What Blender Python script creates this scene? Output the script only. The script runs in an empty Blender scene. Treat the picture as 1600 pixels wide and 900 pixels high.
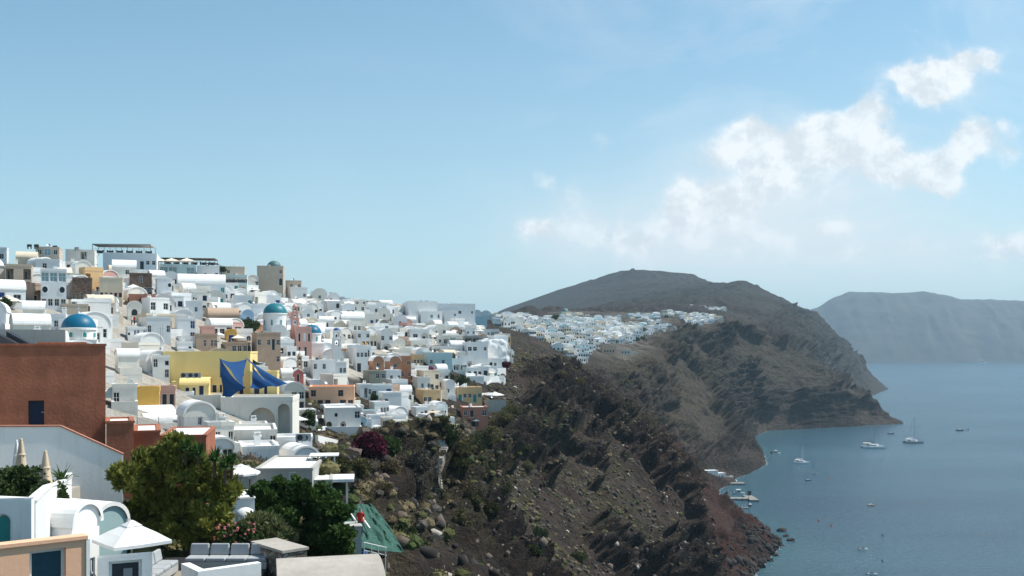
import bpy, math, random
import numpy as np
from mathutils import Vector, Matrix
R = math.radians
C = bpy.context.scene.collection
SC = bpy.context.scene
random.seed(11)
# ---------------------------------------------------------------- camera
F = 1555.0; CZ = 100.0; HY = 545.0
cam = bpy.data.objects.new('camera', bpy.data.cameras.new('camera')); C.objects.link(cam)
cam.location = (0, 0, CZ); cam.rotation_euler = (R(90), 0, 0)
cam.data.sensor_width = 36; cam.data.lens = 36 * F / 1600; cam.data.shift_y = (HY - 450) / 1600
cam.data.clip_start = 1; cam.data.clip_end = 60000
SC.camera = cam
SC.render.resolution_x = 1024; SC.render.resolution_y = 576
SC.view_settings.view_transform = 'Standard'; SC.view_settings.look = 'None'
SC.view_settings.gamma = 1; SC.view_settings.exposure = 0.34
SC.view_settings.use_curve_mapping = False
# ---------------------------------------------------------------- sun and sky
SUN_EL = 55.0; SUN_AZ = 74.0          # azimuth measured from the view axis (+Y) towards +X
sd = Vector((math.sin(R(SUN_AZ)) * math.cos(R(SUN_EL)), math.cos(R(SUN_AZ)) * math.cos(R(SUN_EL)), math.sin(R(SUN_EL))))
sl = bpy.data.lights.new('sun', 'SUN'); sl.energy = 4.7; sl.angle = R(0.53); sl.color = (1, 0.95, 0.87)
so = bpy.data.objects.new('sun', sl); C.objects.link(so)
so.rotation_euler = sd.to_track_quat('Z', 'Y').to_euler(); so.location = (0, 0, 400)
W = bpy.data.worlds.new('World'); SC.world = W; W.use_nodes = True
wn = W.node_tree; wn.nodes.clear()
def N(t, kind, ins=None, **kw):
    n = t.nodes.new(kind)
    for k, v in kw.items(): setattr(n, k, v)
    for k, v in (ins or {}).items():
        if isinstance(v, bpy.types.NodeSocket): t.links.new(v, n.inputs[k])
        else: n.inputs[k].default_value = v
    return n
def M(t, op, a, b=None, c=None, clamp=False):
    n = t.nodes.new('ShaderNodeMath'); n.operation = op; n.use_clamp = clamp
    for i, v in enumerate((a, b, c)):
        if v is None: continue
        if isinstance(v, bpy.types.NodeSocket): t.links.new(v, n.inputs[i])
        else: n.inputs[i].default_value = v
    return n.outputs[0]
def MIX(t, f, a, b, mode='MIX'):
    n = t.nodes.new('ShaderNodeMix'); n.data_type = 'RGBA'; n.blend_type = mode
    for i, v in ((0, f), (6, a), (7, b)):
        if isinstance(v, bpy.types.NodeSocket): t.links.new(v, n.inputs[i])
        elif i and len(v) == 3: n.inputs[i].default_value = (*v, 1)
        else: n.inputs[i].default_value = v
    return n.outputs[2]
sky = N(wn, 'ShaderNodeTexSky', sky_type='NISHITA', sun_disc=False, sun_elevation=R(SUN_EL), sun_rotation=R(SUN_AZ),
        altitude=100.0, air_density=1.0, dust_density=0.6, ozone_density=1.6)
tc = N(wn, 'ShaderNodeTexCoord')
sep = N(wn, 'ShaderNodeSeparateXYZ', {0: tc.outputs['Generated']})
dx, dy, dz = sep.outputs
ysafe = M(wn, 'MAXIMUM', dy, 0.05)
u = M(wn, 'DIVIDE', dx, ysafe); v = M(wn, 'DIVIDE', dz, ysafe)
# cloud banks: centre (bearing, height) and spread as tangents of the viewing angles from the village, density
BLOBS = [(1152,212,34,26,.8),(1185,200,24,20,.7),(1120,250,45,22,.55),(1060,300,22,30,.75),(1095,325,42,20,.75),(1150,320,42,22,.75),
 (1210,290,50,26,.5),(1190,250,45,35,.45),(1240,225,40,26,.8),(1295,205,38,28,.95),(1355,185,26,26,.95),(1340,230,40,26,.85),
 (1395,255,45,24,.8),(1450,268,40,20,.8),(1490,235,34,24,.85),(1535,212,34,22,.95),(1480,280,30,16,.6),(1590,240,24,20,.6),
 (1430,126,36,24,1.15),(1480,122,38,26,1.2),(1535,100,28,16,.8),(1450,150,26,18,.5),(1400,130,22,12,.5),
 (835,355,20,14,.8),(845,275,24,18,.45),(950,202,24,20,.38),(900,350,60,32,.38),(1000,360,90,36,.35),(1305,342,28,14,.55),
 (1150,370,130,32,.42),(1420,390,90,24,.42),(1560,390,70,30,.5),(1300,270,70,40,.35),(1270,395,120,26,.3),(1425,45,18,10,.3),
 (1590,372,40,18,.4),(960,395,80,26,.3),(1490,72,24,10,.25),(890,300,28,16,.35)]
vec = N(wn, 'ShaderNodeCombineXYZ', {0: u, 1: v, 2: 0.0}).outputs[0]
def noise(t, vecs, scale, detail, rough=.55, dist=0.0, lac=2.0):
    return N(t, 'ShaderNodeTexNoise', {'Vector': vecs, 'Scale': scale, 'Detail': detail, 'Roughness': rough, 'Distortion': dist, 'Lacunarity': lac})
wob = noise(wn, vec, 14, 5)
wv = N(wn, 'ShaderNodeVectorMath', {0: wob.outputs['Color'], 1: (.5, .5, .5)}, operation='SUBTRACT')
wv2 = N(wn, 'ShaderNodeVectorMath', {0: wv.outputs[0], 'Scale': .055}, operation='SCALE')
pv = N(wn, 'ShaderNodeVectorMath', {0: vec, 1: wv2.outputs[0]}, operation='ADD').outputs[0]
ps = N(wn, 'ShaderNodeSeparateXYZ', {0: pv}); pu, pw = ps.outputs[0], ps.outputs[1]
tot = None
for (bx_, by_, sx_, sy_, am_) in BLOBS:
    a = M(wn, 'MULTIPLY', M(wn, 'SUBTRACT', pu, (bx_ - 800) / F), F / sx_)
    b = M(wn, 'MULTIPLY', M(wn, 'SUBTRACT', pw, (HY - by_) / F), F / sy_)
    r2 = M(wn, 'ADD', M(wn, 'MULTIPLY', a, a), M(wn, 'MULTIPLY', b, b))
    g = M(wn, 'MULTIPLY', M(wn, 'EXPONENT', M(wn, 'MULTIPLY', r2, -0.7)), am_)
    tot = g if tot is None else M(wn, 'ADD', tot, g)
fb = noise(wn, vec, 26, 12, .66, .1).outputs[0]
fbo = noise(wn, N(wn, 'ShaderNodeVectorMath', {0: vec, 1: (.012, .016, 0)}, operation='ADD').outputs[0], 26, 12, .66, .1).outputs[0]
veil = noise(wn, N(wn, 'ShaderNodeMapping', {0: vec, 2: (0, 0, .5), 3: (.6, 1.7, 1)}).outputs[0], 5, 8, .62, .6).outputs[0]
fb2 = noise(wn, vec, 70, 6, .6).outputs[0]
dn = M(wn, 'SUBTRACT', M(wn, 'ADD', M(wn, 'MULTIPLY', tot, 1.18), M(wn, 'MULTIPLY', M(wn, 'SUBTRACT', fb, .5), 2.0)), .16)
dn = M(wn, 'ADD', dn, M(wn, 'MULTIPLY', M(wn, 'SUBTRACT', fb2, .5), .25))
dens = N(wn, 'ShaderNodeMapRange', {0: dn, 1: .02, 2: .88, 3: 0.0, 4: 1.0}, interpolation_type='SMOOTHSTEP').outputs[0]
dens = M(wn, 'MULTIPLY', dens, M(wn, 'MULTIPLY', tot, 1.4, clamp=True))
dens = M(wn, 'MULTIPLY', dens, M(wn, 'GREATER_THAN', dy, 0.05))
# overall thin veil
skyc = MIX(wn, 1.0, sky.outputs[0], (0.67, 1.01, .98), 'MULTIPLY')
# thin high haze: paler towards the horizon and towards the sea side
low_ = M(wn, 'EXPONENT', M(wn, 'MULTIPLY', M(wn, 'MAXIMUM', v, 0.0), -4.6))
side_ = N(wn, 'ShaderNodeMapRange', {0: u, 1: -.5, 2: .5, 3: .75, 4: 1.05}).outputs[0]
skyc = MIX(wn, M(wn, 'MULTIPLY', M(wn, 'MULTIPLY', low_, side_), .80, clamp=True), skyc, (5.0, 5.45, 5.75))
vk = N(wn, 'ShaderNodeMapRange', {0: veil, 1: .48, 2: .75, 3: 0.0, 4: .5}).outputs[0]
skyc = MIX(wn, M(wn, 'MULTIPLY', vk, N(wn, 'ShaderNodeMapRange', {0: u, 1: -.25, 2: .35}).outputs[0]), skyc, (6.0, 6.5, 6.8))
lit_ = N(wn, 'ShaderNodeMapRange', {0: M(wn, 'SUBTRACT', fb, fbo), 1: -.10, 2: .10}).outputs[0]
shade = MIX(wn, lit_, (5.3, 5.65, 5.9), (6.9, 7.1, 7.2))
soft = None
for (bx_, by_, sx_, sy_, am_) in ((1150,330,190,75,.62),(1330,290,170,75,.5),(1000,380,170,55,.5),(1450,385,190,50,.5),(1180,410,250,40,.4),(1480,140,60,30,.25),(880,350,90,40,.3)):
    a = M(wn, 'MULTIPLY', M(wn, 'SUBTRACT', pu, (bx_ - 800) / F), F / sx_); b = M(wn, 'MULTIPLY', M(wn, 'SUBTRACT', pw, (HY - by_) / F), F / sy_)
    g = M(wn, 'MULTIPLY', M(wn, 'EXPONENT', M(wn, 'MULTIPLY', M(wn, 'ADD', M(wn, 'MULTIPLY', a, a), M(wn, 'MULTIPLY', b, b)), -0.8)), am_)
    soft = g if soft is None else M(wn, 'ADD', soft, g)
soft = M(wn, 'MULTIPLY', soft, M(wn, 'MULTIPLY', M(wn, 'ADD', .25, veil), M(wn, 'GREATER_THAN', dy, 0.05)), clamp=True)
skyc = MIX(wn, M(wn, 'MULTIPLY', soft, .95), skyc, (5.9, 6.2, 6.4))
cl = MIX(wn, M(wn, 'MULTIPLY', dens, .88), skyc, shade)
bg = N(wn, 'ShaderNodeBackground', {'Color': cl, 'Strength': 0.12})
wo = N(wn, 'ShaderNodeOutputWorld', {'Surface': bg.outputs[0]})
# ---------------------------------------------------------------- helpers
def tag(o, label=None, cat=None, group=None, kind=None):
    if label: o['label'] = label
    if cat: o['category'] = cat
    if group: o['group'] = group
    if kind: o['kind'] = kind
    return o
def empty(name, loc, rz=0, label=None, cat=None, group=None):
    o = bpy.data.objects.new(name, None); C.objects.link(o); o.empty_display_size = .3
    o.location = loc; o.rotation_euler = (0, 0, rz)
    return tag(o, label, cat, group)
def link(name, me, parent=None, loc=None):
    o = bpy.data.objects.new(name, me); C.objects.link(o)
    if parent is not None: o.parent = parent
    if loc is not None: o.location = loc
    return o
def copy_tree(o, parent=None):
    c = o.copy(); C.objects.link(c)
    if parent is not None: c.parent = parent
    for ch in o.children: copy_tree(ch, c)
    return c
def np_mesh(name, V, Fq, mats=(), smooth=False, attrs=None, mi=None):
    me = bpy.data.meshes.new(name); V = np.asarray(V, np.float32); Fq = np.asarray(Fq, np.int32)
    n, k = Fq.shape
    me.vertices.add(len(V)); me.vertices.foreach_set('co', V.ravel())
    me.loops.add(n * k); me.loops.foreach_set('vertex_index', Fq.ravel())
    me.polygons.add(n); me.polygons.foreach_set('loop_start', np.arange(0, n * k, k, dtype=np.int32))
    if mi is not None: me.polygons.foreach_set('material_index', np.asarray(mi, np.int32))
    if smooth: me.polygons.foreach_set('use_smooth', np.ones(n, bool))
    for m in mats: me.materials.append(m)
    for an, arr in (attrs or {}).items():
        at = me.color_attributes.new(an, 'FLOAT_COLOR', 'POINT')
        at.data.foreach_set('color', np.asarray(arr, np.float32).ravel())
    me.update(calc_edges=True); me.validate()
    return me
class MB:
    def __init__(s): s.v = []; s.f = []; s.m = []; s.sm = []
    def add(s, vs, fs, m=0, sm=False):
        b = len(s.v); s.v.extend(vs)
        for f in fs: s.f.append([i + b for i in f]); s.m.append(m); s.sm.append(sm)
        return s
    def box(s, x0, x1, y0, y1, z0, z1, m=0):
        return s.add([(x0,y0,z0),(x1,y0,z0),(x1,y1,z0),(x0,y1,z0),(x0,y0,z1),(x1,y0,z1),(x1,y1,z1),(x0,y1,z1)],
            [(0,3,2,1),(4,5,6,7),(0,1,5,4),(1,2,6,5),(2,3,7,6),(3,0,4,7)], m)
    def obox(s, c, sx, sy, sz, rz=0, m=0, tilt=None):
        M3 = Matrix.Rotation(rz, 3, 'Z')
        if tilt: M3 = M3 @ Matrix.Rotation(tilt[0], 3, 'X') @ Matrix.Rotation(tilt[1], 3, 'Y')
        vs = [tuple(M3 @ Vector((a*sx/2, b*sy/2, d*sz/2)) + Vector(c)) for d in (-1,1) for a,b in ((-1,-1),(1,-1),(1,1),(-1,1))]
        return s.add(vs, [(0,3,2,1),(4,5,6,7),(0,1,5,4),(1,2,6,5),(2,3,7,6),(3,0,4,7)], m)
    def tube(s, p0, p1, r0, r1=None, n=8, m=0, sm=True):
        r1 = r0 if r1 is None else r1
        p0 = Vector(p0); p1 = Vector(p1); d = (p1 - p0).normalized()
        a = d.orthogonal().normalized(); b = d.cross(a)
        vs = []
        for p, r in ((p0, r0), (p1, r1)):
            for i in range(n):
                t = 2*math.pi*i/n; vs.append(tuple(p + (a*math.cos(t) + b*math.sin(t))*r))
        s.add(vs, [(i, (i+1)%n, n+(i+1)%n, n+i) for i in range(n)], m, sm)
        return s.add(vs, [tuple(range(n-1,-1,-1)), tuple(range(n, 2*n))], m)
    def lathe(s, prof, n=16, c=(0,0,0), m=0, sm=True, a0=0, a1=2*math.pi):
        vs = []; k = len(prof); full = abs(a1-a0-2*math.pi) < 1e-6; nn = n if full else n+1
        for i in range(nn):
            t = a0 + (a1-a0)*i/n
            for r, z in prof: vs.append((c[0]+r*math.cos(t), c[1]+r*math.sin(t), c[2]+z))
        fs = []
        for i in range(n):
            j = (i+1) % nn
            for q in range(k-1): fs.append((i*k+q, j*k+q, j*k+q+1, i*k+q+1))
        return s.add(vs, fs, m, sm)
    def prism(s, pts, y0, y1, m=0, sm=False):      # polygon in XZ, extruded along Y
        n = len(pts); vs = [(x, y0, z) for x, z in pts] + [(x, y1, z) for x, z in pts]
        s.add(vs, [tuple(range(n)), tuple(range(2*n-1, n-1, -1))], m)
        return s.add(vs, [(i, n+i, n+(i+1)%n, (i+1)%n) for i in range(n)], m, sm)
    def plan(s, pts, z0, z1, m=0):                 # polygon in XY, extruded along Z; z1 may be a list
        n = len(pts); zt = z1 if isinstance(z1, (list, tuple)) else [z1]*n
        vs = [(x, y, z0) for x, y in pts] + [(x, y, z) for (x, y), z in zip(pts, zt)]
        return s.add(vs, [tuple(range(n-1,-1,-1)), tuple(range(n, 2*n))] + [(i, (i+1)%n, n+(i+1)%n, n+i) for i in range(n)], m)
    def ribbon(s, pts, w, z0f, z1f, m=0):          # wall of thickness w following XY points, per-point bottom and top
        n = len(pts); L = []; Rr = []
        for i, p in enumerate(pts):
            a = Vector(pts[max(i-1,0)]); b = Vector(pts[min(i+1,n-1)]); d = (b-a).normalized(); q = Vector((-d.y, d.x))*w/2
            L.append(Vector(p)+q); Rr.append(Vector(p)-q)
        for i in range(n-1):
            za, zb = z0f[i], z0f[i+1]; ta, tb = z1f[i], z1f[i+1]
            vs = [(L[i].x,L[i].y,za),(Rr[i].x,Rr[i].y,za),(Rr[i+1].x,Rr[i+1].y,zb),(L[i+1].x,L[i+1].y,zb),
                  (L[i].x,L[i].y,ta),(Rr[i].x,Rr[i].y,ta),(Rr[i+1].x,Rr[i+1].y,tb),(L[i+1].x,L[i+1].y,tb)]
            fs = [(4,5,6,7),(1,2,6,5),(3,0,4,7)]
            if i == 0: fs.append((0,1,5,4))
            if i == n-2: fs.append((2,3,7,6))
            s.add(vs, fs, m)
        return s
    def mesh(s, name, mats):
        me = bpy.data.meshes.new(name); me.from_pydata(s.v, [], s.f)
        mats = mats if isinstance(mats, (list, tuple)) else [mats]
        for m in mats: me.materials.append(m)
        me.polygons.foreach_set('material_index', s.m); me.polygons.foreach_set('use_smooth', s.sm)
        me.update(); return me
    def build(s, name, mats, parent=None, loc=None):
        return link(name, s.mesh(name, mats), parent, loc)
# numpy noise
def _h(ix, iy, iz, seed):
    h = (ix.astype(np.uint32)*np.uint32(374761393) + iy.astype(np.uint32)*np.uint32(668265263)
         + iz.astype(np.uint32)*np.uint32(2246822519) + np.uint32(seed*3266489917 & 0xffffffff))
    h = (h ^ (h >> np.uint32(13)))*np.uint32(1274126177); h = h ^ (h >> np.uint32(16))
    return h.astype(np.float64)/4294967295.0
def vn(P, seed=0):
    i = np.floor(P).astype(np.int64); f = P - i; f = f*f*f*(f*(f*6-15)+10)
    i = i & 0xffffffff
    x, y, z = i[:,0], i[:,1], i[:,2]; x1, y1, z1 = x+1, y+1, z+1
    fx, fy, fz = f[:,0], f[:,1], f[:,2]
    def L(a, b, t): return a + (b-a)*t
    return L(L(L(_h(x,y,z,seed),_h(x1,y,z,seed),fx), L(_h(x,y1,z,seed),_h(x1,y1,z,seed),fx), fy),
             L(L(_h(x,y,z1,seed),_h(x1,y,z1,seed),fx), L(_h(x,y1,z1,seed),_h(x1,y1,z1,seed),fx), fy), fz)
def fbm(P, oct=4, seed=0, gain=.5, ridged=False):
    t = 0; a = 1; s = 0
    for o in range(oct):
        n = vn(P*(2.03**o) + o*17.3, seed+o)
        if ridged: n = 1-np.abs(2*n-1)
        t = t + a*n; s += a; a *= gain
    return t/s
def worley(P, seed=0):
    i = np.floor(P).astype(np.int64); f1 = np.full(len(P), 9.); f2 = np.full(len(P), 9.)
    for a in (-1, 0, 1):
        for b in (-1, 0, 1):
            for c in (-1, 0, 1):
                k = (i+np.array([a, b, c])) & 0xffffffff
                q = np.stack([_h(k[:,0], k[:,1], k[:,2], seed+s_) for s_ in (0, 1, 2)], 1)+i+np.array([a, b, c]); d = np.sqrt(((q-P)**2).sum(1))
                f2 = np.minimum(f2, np.maximum(f1, d)); f1 = np.minimum(f1, d)
    return f1, f2
def sst(a, b, x):
    t = np.clip((x-a)/(b-a), 0, 1); return t*t*(3-2*t)
# ---------------------------------------------------------------- materials
MATS = {}
def mat(name, col, rough=.85, var=.12, scale=1.2, bump=.15, bscale=6, spec=.3, metal=0, dirt=0.0, col2=None, rnd=0.0):
    if name in MATS: return MATS[name]
    m = bpy.data.materials.new(name); m.use_nodes = True; t = m.node_tree; b = t.nodes['Principled BSDF']
    co = N(t, 'ShaderNodeTexCoord').outputs['Object']
    n1 = noise(t, co, scale, 6, .62).outputs[0]
    c = MIX(t, N(t, 'ShaderNodeMapRange', {0: n1, 1: .3, 2: .7, 3: 0.0, 4: 1.0}).outputs[0],
            tuple(x*(1-var) for x in col), col2 or tuple(min(1, x*(1+var*.6)) for x in col))
    if dirt:
        mp = N(t, 'ShaderNodeMapping', {0: co, 3: (3.0, 3.0, .45)}).outputs[0]
        n2 = noise(t, mp, scale*1.7, 7, .7).outputs[0]
        k = N(t, 'ShaderNodeMapRange', {0: n2, 1: .52, 2: .75, 3: 0.0, 4: dirt}).outputs[0]
        c = MIX(t, k, c, tuple(x*.62 for x in (col[0], col[1]*.95, col[2]*.88)))
    if rnd:
        oi = N(t, 'ShaderNodeObjectInfo').outputs['Random']
        hs = N(t, 'ShaderNodeHueSaturation', {'Value': M(t, 'ADD', M(t, 'MULTIPLY', oi, rnd*2), 1-rnd), 'Color': c})
        c = hs.outputs[0]
    t.links.new(c, b.inputs['Base Color'])
    b.inputs['Roughness'].default_value = rough; b.inputs['Metallic'].default_value = metal
    b.inputs['Specular IOR Level'].default_value = spec
    if bump:
        n3 = noise(t, co, bscale, 5, .6).outputs[0]
        bp = N(t, 'ShaderNodeBump', {'Strength': bump, 'Distance': .05, 'Height': n3})
        t.links.new(bp.outputs[0], b.inputs['Normal'])
    MATS[name] = m; return m
WHITE = mat('whitewash', (.78,.77,.75), var=.05, scale=.5, dirt=.35, rnd=.04)
WCOOL = mat('whitewash_cool', (.715,.725,.73), var=.05, scale=.5, dirt=.3, rnd=.04)
WWARM = mat('whitewash_warm', (.74,.70,.63), var=.06, scale=.5, dirt=.4, rnd=.04)
CREAM = mat('cream_plaster', (.66,.57,.44), var=.1, scale=.6, dirt=.4, rnd=.05)
BEIGE = mat('beige_plaster', (.52,.43,.34), var=.1, scale=.6, dirt=.4, rnd=.05)
TAN = mat('tan_plaster', (.46,.33,.24), var=.12, scale=.6, dirt=.4)
GREYP = mat('grey_plaster', (.42,.41,.38), var=.1, scale=.6, dirt=.4, rnd=.05)
OLIVE = mat('olive_grey_plaster', (.30,.29,.24), var=.1, scale=.6, dirt=.4)
YELLOW = mat('yellow_plaster', (.80,.62,.27), var=.06, scale=.35, dirt=.12)
OCHRE = mat('ochre_plaster', (.72,.42,.10), var=.12, scale=.5, dirt=.4)
ORANGE = mat('light_orange_plaster', (.70,.46,.24), var=.08, scale=.5, dirt=.3)
PINK = mat('pink_plaster', (.64,.36,.30), var=.08, scale=.5, dirt=.3)
ROSE = mat('rose_red_plaster', (.50,.16,.15), var=.1, scale=.5, dirt=.3)
TERRA = mat('terracotta_plaster', (.37,.13,.072), var=.32, scale=.7, dirt=.55, bump=.5)
BROWNP = mat('brown_orange_plaster', (.42,.21,.12), var=.14, scale=.5, dirt=.4)
DUSTY = mat('dusty_red_plaster', (.42,.19,.13), var=.16, scale=.5, dirt=.4)
PEACH = mat('peach_plaster', (.86,.49,.31), var=.06, scale=.6, dirt=.15)
LBLUE = mat('pale_blue_plaster', (.38,.55,.72), var=.06, scale=.5, dirt=.2)
LTEAL = mat('pale_teal_plaster', (.50,.66,.68), var=.06, scale=.5, dirt=.2)
TEALG = mat('grey_teal_plaster', (.30,.42,.42), var=.06, scale=.5, dirt=.2)
DOME = mat('blue_dome_paint', (.005,.12,.215), rough=.45, var=.12, scale=1.5, dirt=.15, bump=.1)
DOME2 = mat('green_blue_dome_paint', (.02,.17,.21), rough=.45, var=.12, scale=1.5, dirt=.2, bump=.1)
DOME3 = mat('grey_green_dome_paint', (.09,.17,.17), rough=.5, var=.15, scale=1.5, dirt=.2, bump=.1)
DOME4 = mat('deep_blue_dome_paint', (.02,.07,.24), rough=.45, var=.12, scale=1.5, bump=.1)
GLASS = mat('window_glass', (.018,.024,.032), rough=.2, var=.2, spec=.25, bump=0)
DARKW = mat('dark_painted_wood', (.035,.04,.05), rough=.5, var=.3, scale=4)
BLUEW = mat('blue_painted_wood', (.02,.06,.22), rough=.45, var=.2, scale=4)
NAVYW = mat('navy_painted_wood', (.012,.022,.06), rough=.45, var=.2, scale=4)
TEALW = mat('teal_painted_wood', (.03,.24,.23), rough=.45, var=.15, scale=4)
DTEALW = mat('dark_teal_painted_wood', (.012,.06,.09), rough=.45, var=.15, scale=4)
MAROON = mat('maroon_painted_wood', (.10,.018,.02), rough=.5, var=.2, scale=4)
BROWNW = mat('brown_wood', (.14,.07,.035), rough=.7, var=.3, scale=5)
GREYW = mat('weathered_wood', (.24,.21,.18), rough=.8, var=.3, scale=5)
FRAMEW = mat('white_frame_paint', (.75,.75,.73), rough=.6, var=.05)
CANVAS = mat('cream_canvas', (.70,.64,.54), rough=.9, var=.06, scale=2)
WCANVAS = mat('white_canvas', (.76,.76,.75), rough=.9, var=.05, scale=2)
BCANVAS = mat('blue_sail_cloth', (.004,.052,.165), rough=.85, var=.12, scale=1.5)
BEIGEC = mat('beige_canvas', (.58,.46,.33), rough=.9, var=.08, scale=2)
BRCANVAS = mat('brown_canvas', (.16,.10,.08), rough=.9, var=.1, scale=2)
METAL = mat('grey_metal', (.35,.36,.37), rough=.45, var=.1, metal=.6)
DMETAL = mat('dark_metal', (.05,.05,.055), rough=.5, var=.2, metal=.3)
CUSH = mat('grey_cushion', (.36,.37,.38), rough=.95, var=.08, scale=3)
CONC = mat('pale_concrete', (.42,.38,.33), rough=.9, var=.15, scale=.8, dirt=.5, bump=.3)
TARP = mat('green_netting', (.035,.10,.075), rough=.9, var=.45, scale=3, dirt=.5, bump=.8)
WOODT = mat('table_wood', (.30,.25,.19), rough=.7, var=.15, scale=4)
RED = mat('red_cloth', (.5,.03,.02), rough=.9)
POOL = mat('pool_water', (.10,.50,.52), rough=.08, var=.1, spec=.6, bump=.1)
SKIN = mat('skin', (.48,.30,.22), rough=.7)
def stone_mat(name, c1, c2, mortar, sc):
    m = bpy.data.materials.new(name); m.use_nodes = True; t = m.node_tree; b = t.nodes['Principled BSDF']
    co = N(t, 'ShaderNodeTexCoord').outputs['Object']
    mp = N(t, 'ShaderNodeMapping', {0: co, 3: (1, 1, 1.7)}).outputs[0]
    vo = N(t, 'ShaderNodeTexVoronoi', {'Vector': mp, 'Scale': sc}, feature='F1')
    ve = N(t, 'ShaderNodeTexVoronoi', {'Vector': mp, 'Scale': sc}, feature='DISTANCE_TO_EDGE')
    k = N(t, 'ShaderNodeMapRange', {0: ve.outputs[0], 1: .03, 2: .10}).outputs[0]
    sv = N(t, 'ShaderNodeSeparateColor', {0: vo.outputs['Color']}).outputs[0]
    c = MIX(t, k, mortar, MIX(t, sv, c1, c2))
    t.links.new(c, b.inputs['Base Color']); b.inputs['Roughness'].default_value = .9
    bp = N(t, 'ShaderNodeBump', {'Strength': .9, 'Distance': .08, 'Height': k}); t.links.new(bp.outputs[0], b.inputs['Normal'])
    MATS[name] = m; return m
STONE = stone_mat('grey_rubble_stone', (.08,.075,.07), (.30,.28,.25), (.36,.33,.29), 3.2)
BSTONE = stone_mat('brown_rubble_stone', (.07,.035,.025), (.20,.12,.09), (.22,.17,.13), 2.6)
STONE2 = stone_mat('mixed_fieldstone', (.09,.06,.05), (.42,.34,.28), (.16,.13,.11), 4.5)
# ================================================================ TERRAIN
# cross-sections of the caldera wall: Y, then (X, Z) for ridge, village middle, village foot, mid slope, low slope, shore
SEC = [
 (-120, (-110,117),(-50,104),(-16,92),(2,86),(40,58),(92,0)),
 (0,   (-110,117),(-50,104),(-18,91),(-4,86),(38,56),(90,0)),
 (30,  (-108,117),(-50,104),(-18,92),(-5,87.5),(35,58),(90,0)),
 (60,  (-106,117),(-55,103),(-20,91),(-5,84),(33,52),(88,0)),
 (90,  (-106,117),(-60,102),(-23,90),(-8,81),(30,46),(85,0)),
 (140, (-108,117),(-66,103),(-28,87),(-10,75),(25,40),(80,0)),
 (200, (-112,117),(-64,102),(-20,81),(0,62),(28,34),(76,0)),
 (250, (-110,118),(-60,102),(-14,80),(8,60),(34,32),(77,0)),
 (300, (-100,120),(-54,102),(-8,84),(22,61),(52,32),(80,0)),
 (340, (-90,120),(-46,104),(-4,90),(32,70),(59,44),(80,0)),
 (380, (-82,119),(-40,105),(2,97),(38,80),(64,51),(84,0)),
 (400, (-77,117),(-37,106),(4,97),(38,77),(63,46),(87,0)),
 (440, (-66,116),(-32,109),(10,98),(34,67),(57,33),(107,0)),
 (510, (-48,116),(-18,111),(22,92),(52,64),(88,30),(138,0)),
 (546, (-38,116),(-8,107),(30,87),(62,62),(95,32),(139,0)),
 (600, (-26,117),(2,105),(44,84),(72,58),(98,28),(134,0)),
 (662, (-16,118),(16,104),(58,82),(82,54),(108,24),(138,0)),
 (710, (-10,119),(25,105),(70,83),(98,47),(122,12),(147,0)),
 (745, (-6,120),(32,106),(82,84),(108,44),(136,3.5),(168,.6)),
 (768, (-3,121),(36,108),(87,86),(114,46),(142,4),(172,.6)),
 (795, (-1,122),(42,110),(94,88),(126,50),(156,18),(188,0)),
 (864, (4,126),(56,114),(112,94),(155,47),(190,18),(221,0)),
 (972, (10,127),(70,118),(140,102),(188,50),(216,20),(244,0)),
 (1111,(22,135),(92,131),(166,118),(214,60),(238,22),(261,0)),
 (1215,(40,143),(130,141),(205,128),(258,74),(285,24),(312,0)),
 (1264,(60,147),(180,145),(265,130),(325,85),(372,32),(406,0)),
 (1329,(90,149),(270,142),(345,120),(420,80),(470,30),(528,0)),
 (1450,(100,152),(250,145),(335,122),(392,92),(435,45),(476,0)),
 (1700,(150,160),(330,170),(430,150),(495,105),(545,48),(585,0)),
 (2000,(250,188),(420,204),(520,185),(600,125),(655,50),(710,0)),
 (2400,(420,232),(560,246),(680,195),(760,110),(835,50),(900,0)),
 (2508,(470,240),(585,262),(712,198),(802,108),(880,50),(950,0)),
 (2700,(400,262),(560,262),(700,205),(790,120),(860,60),(910,0)),
 (3200,(381,350),(560,332),(700,280),(800,200),(900,100),(1000,0)),
 (4200,(400,260),(560,240),(700,180),(800,120),(900,60),(1000,0)),
 (5200,(400,-10),(560,-12),(700,-12),(800,-12),(900,-12),(1000,-12)),
]
def full_section(s):
    Y = s[0]; r = s[1]
    if Y < 1500: l1 = (r[0]-45, r[1]-2); l2 = (r[0]-350, 45); l3 = (-1500, -8)
    elif Y < 2100: k = (Y-1450)/600; l1 = (r[0]-120, r[1]-18); l2 = (r[0]-420, 90+50*k); l3 = (-1700, -8)
    elif Y < 3000: l1 = (r[0]-220, r[1]-25); l2 = (r[0]-560, 140); l3 = (-1900, -8)
    elif Y < 4000: l1 = (165, 296); l2 = (-70, 214); l3 = (-1900, -8)
    else: l1 = (100, min(200, r[1])); l2 = (-200, min(140, r[1])); l3 = (-1900, -8)
    c = s[6]
    cols = [l3, l2, l1] + list(s[1:7]) + [(c[0]+12, -6), (c[0]+60, -25)]
    return Y, cols
FS = [full_section(s) for s in SEC]
NC = 11
YD = np.concatenate([np.arange(-120, 1600, 2.0), np.arange(1600, 5201, 10.0)])
def _col(j, k): return np.interp(YD, [f[0] for f in FS], [f[1][j][k] for f in FS])
def _smooth(a):
    o = a.copy()
    for it, w in ((0, 5), (1, 5)):
        ker = np.ones(w)/w; p = np.pad(o, w//2, mode='edge'); o = np.convolve(p, ker, 'valid')
    return o
CX = np.stack([_smooth(_col(j, 0)) for j in range(NC)], 1)
CZZ = np.stack([_smooth(_col(j, 1)) for j in range(NC)], 1)
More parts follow.
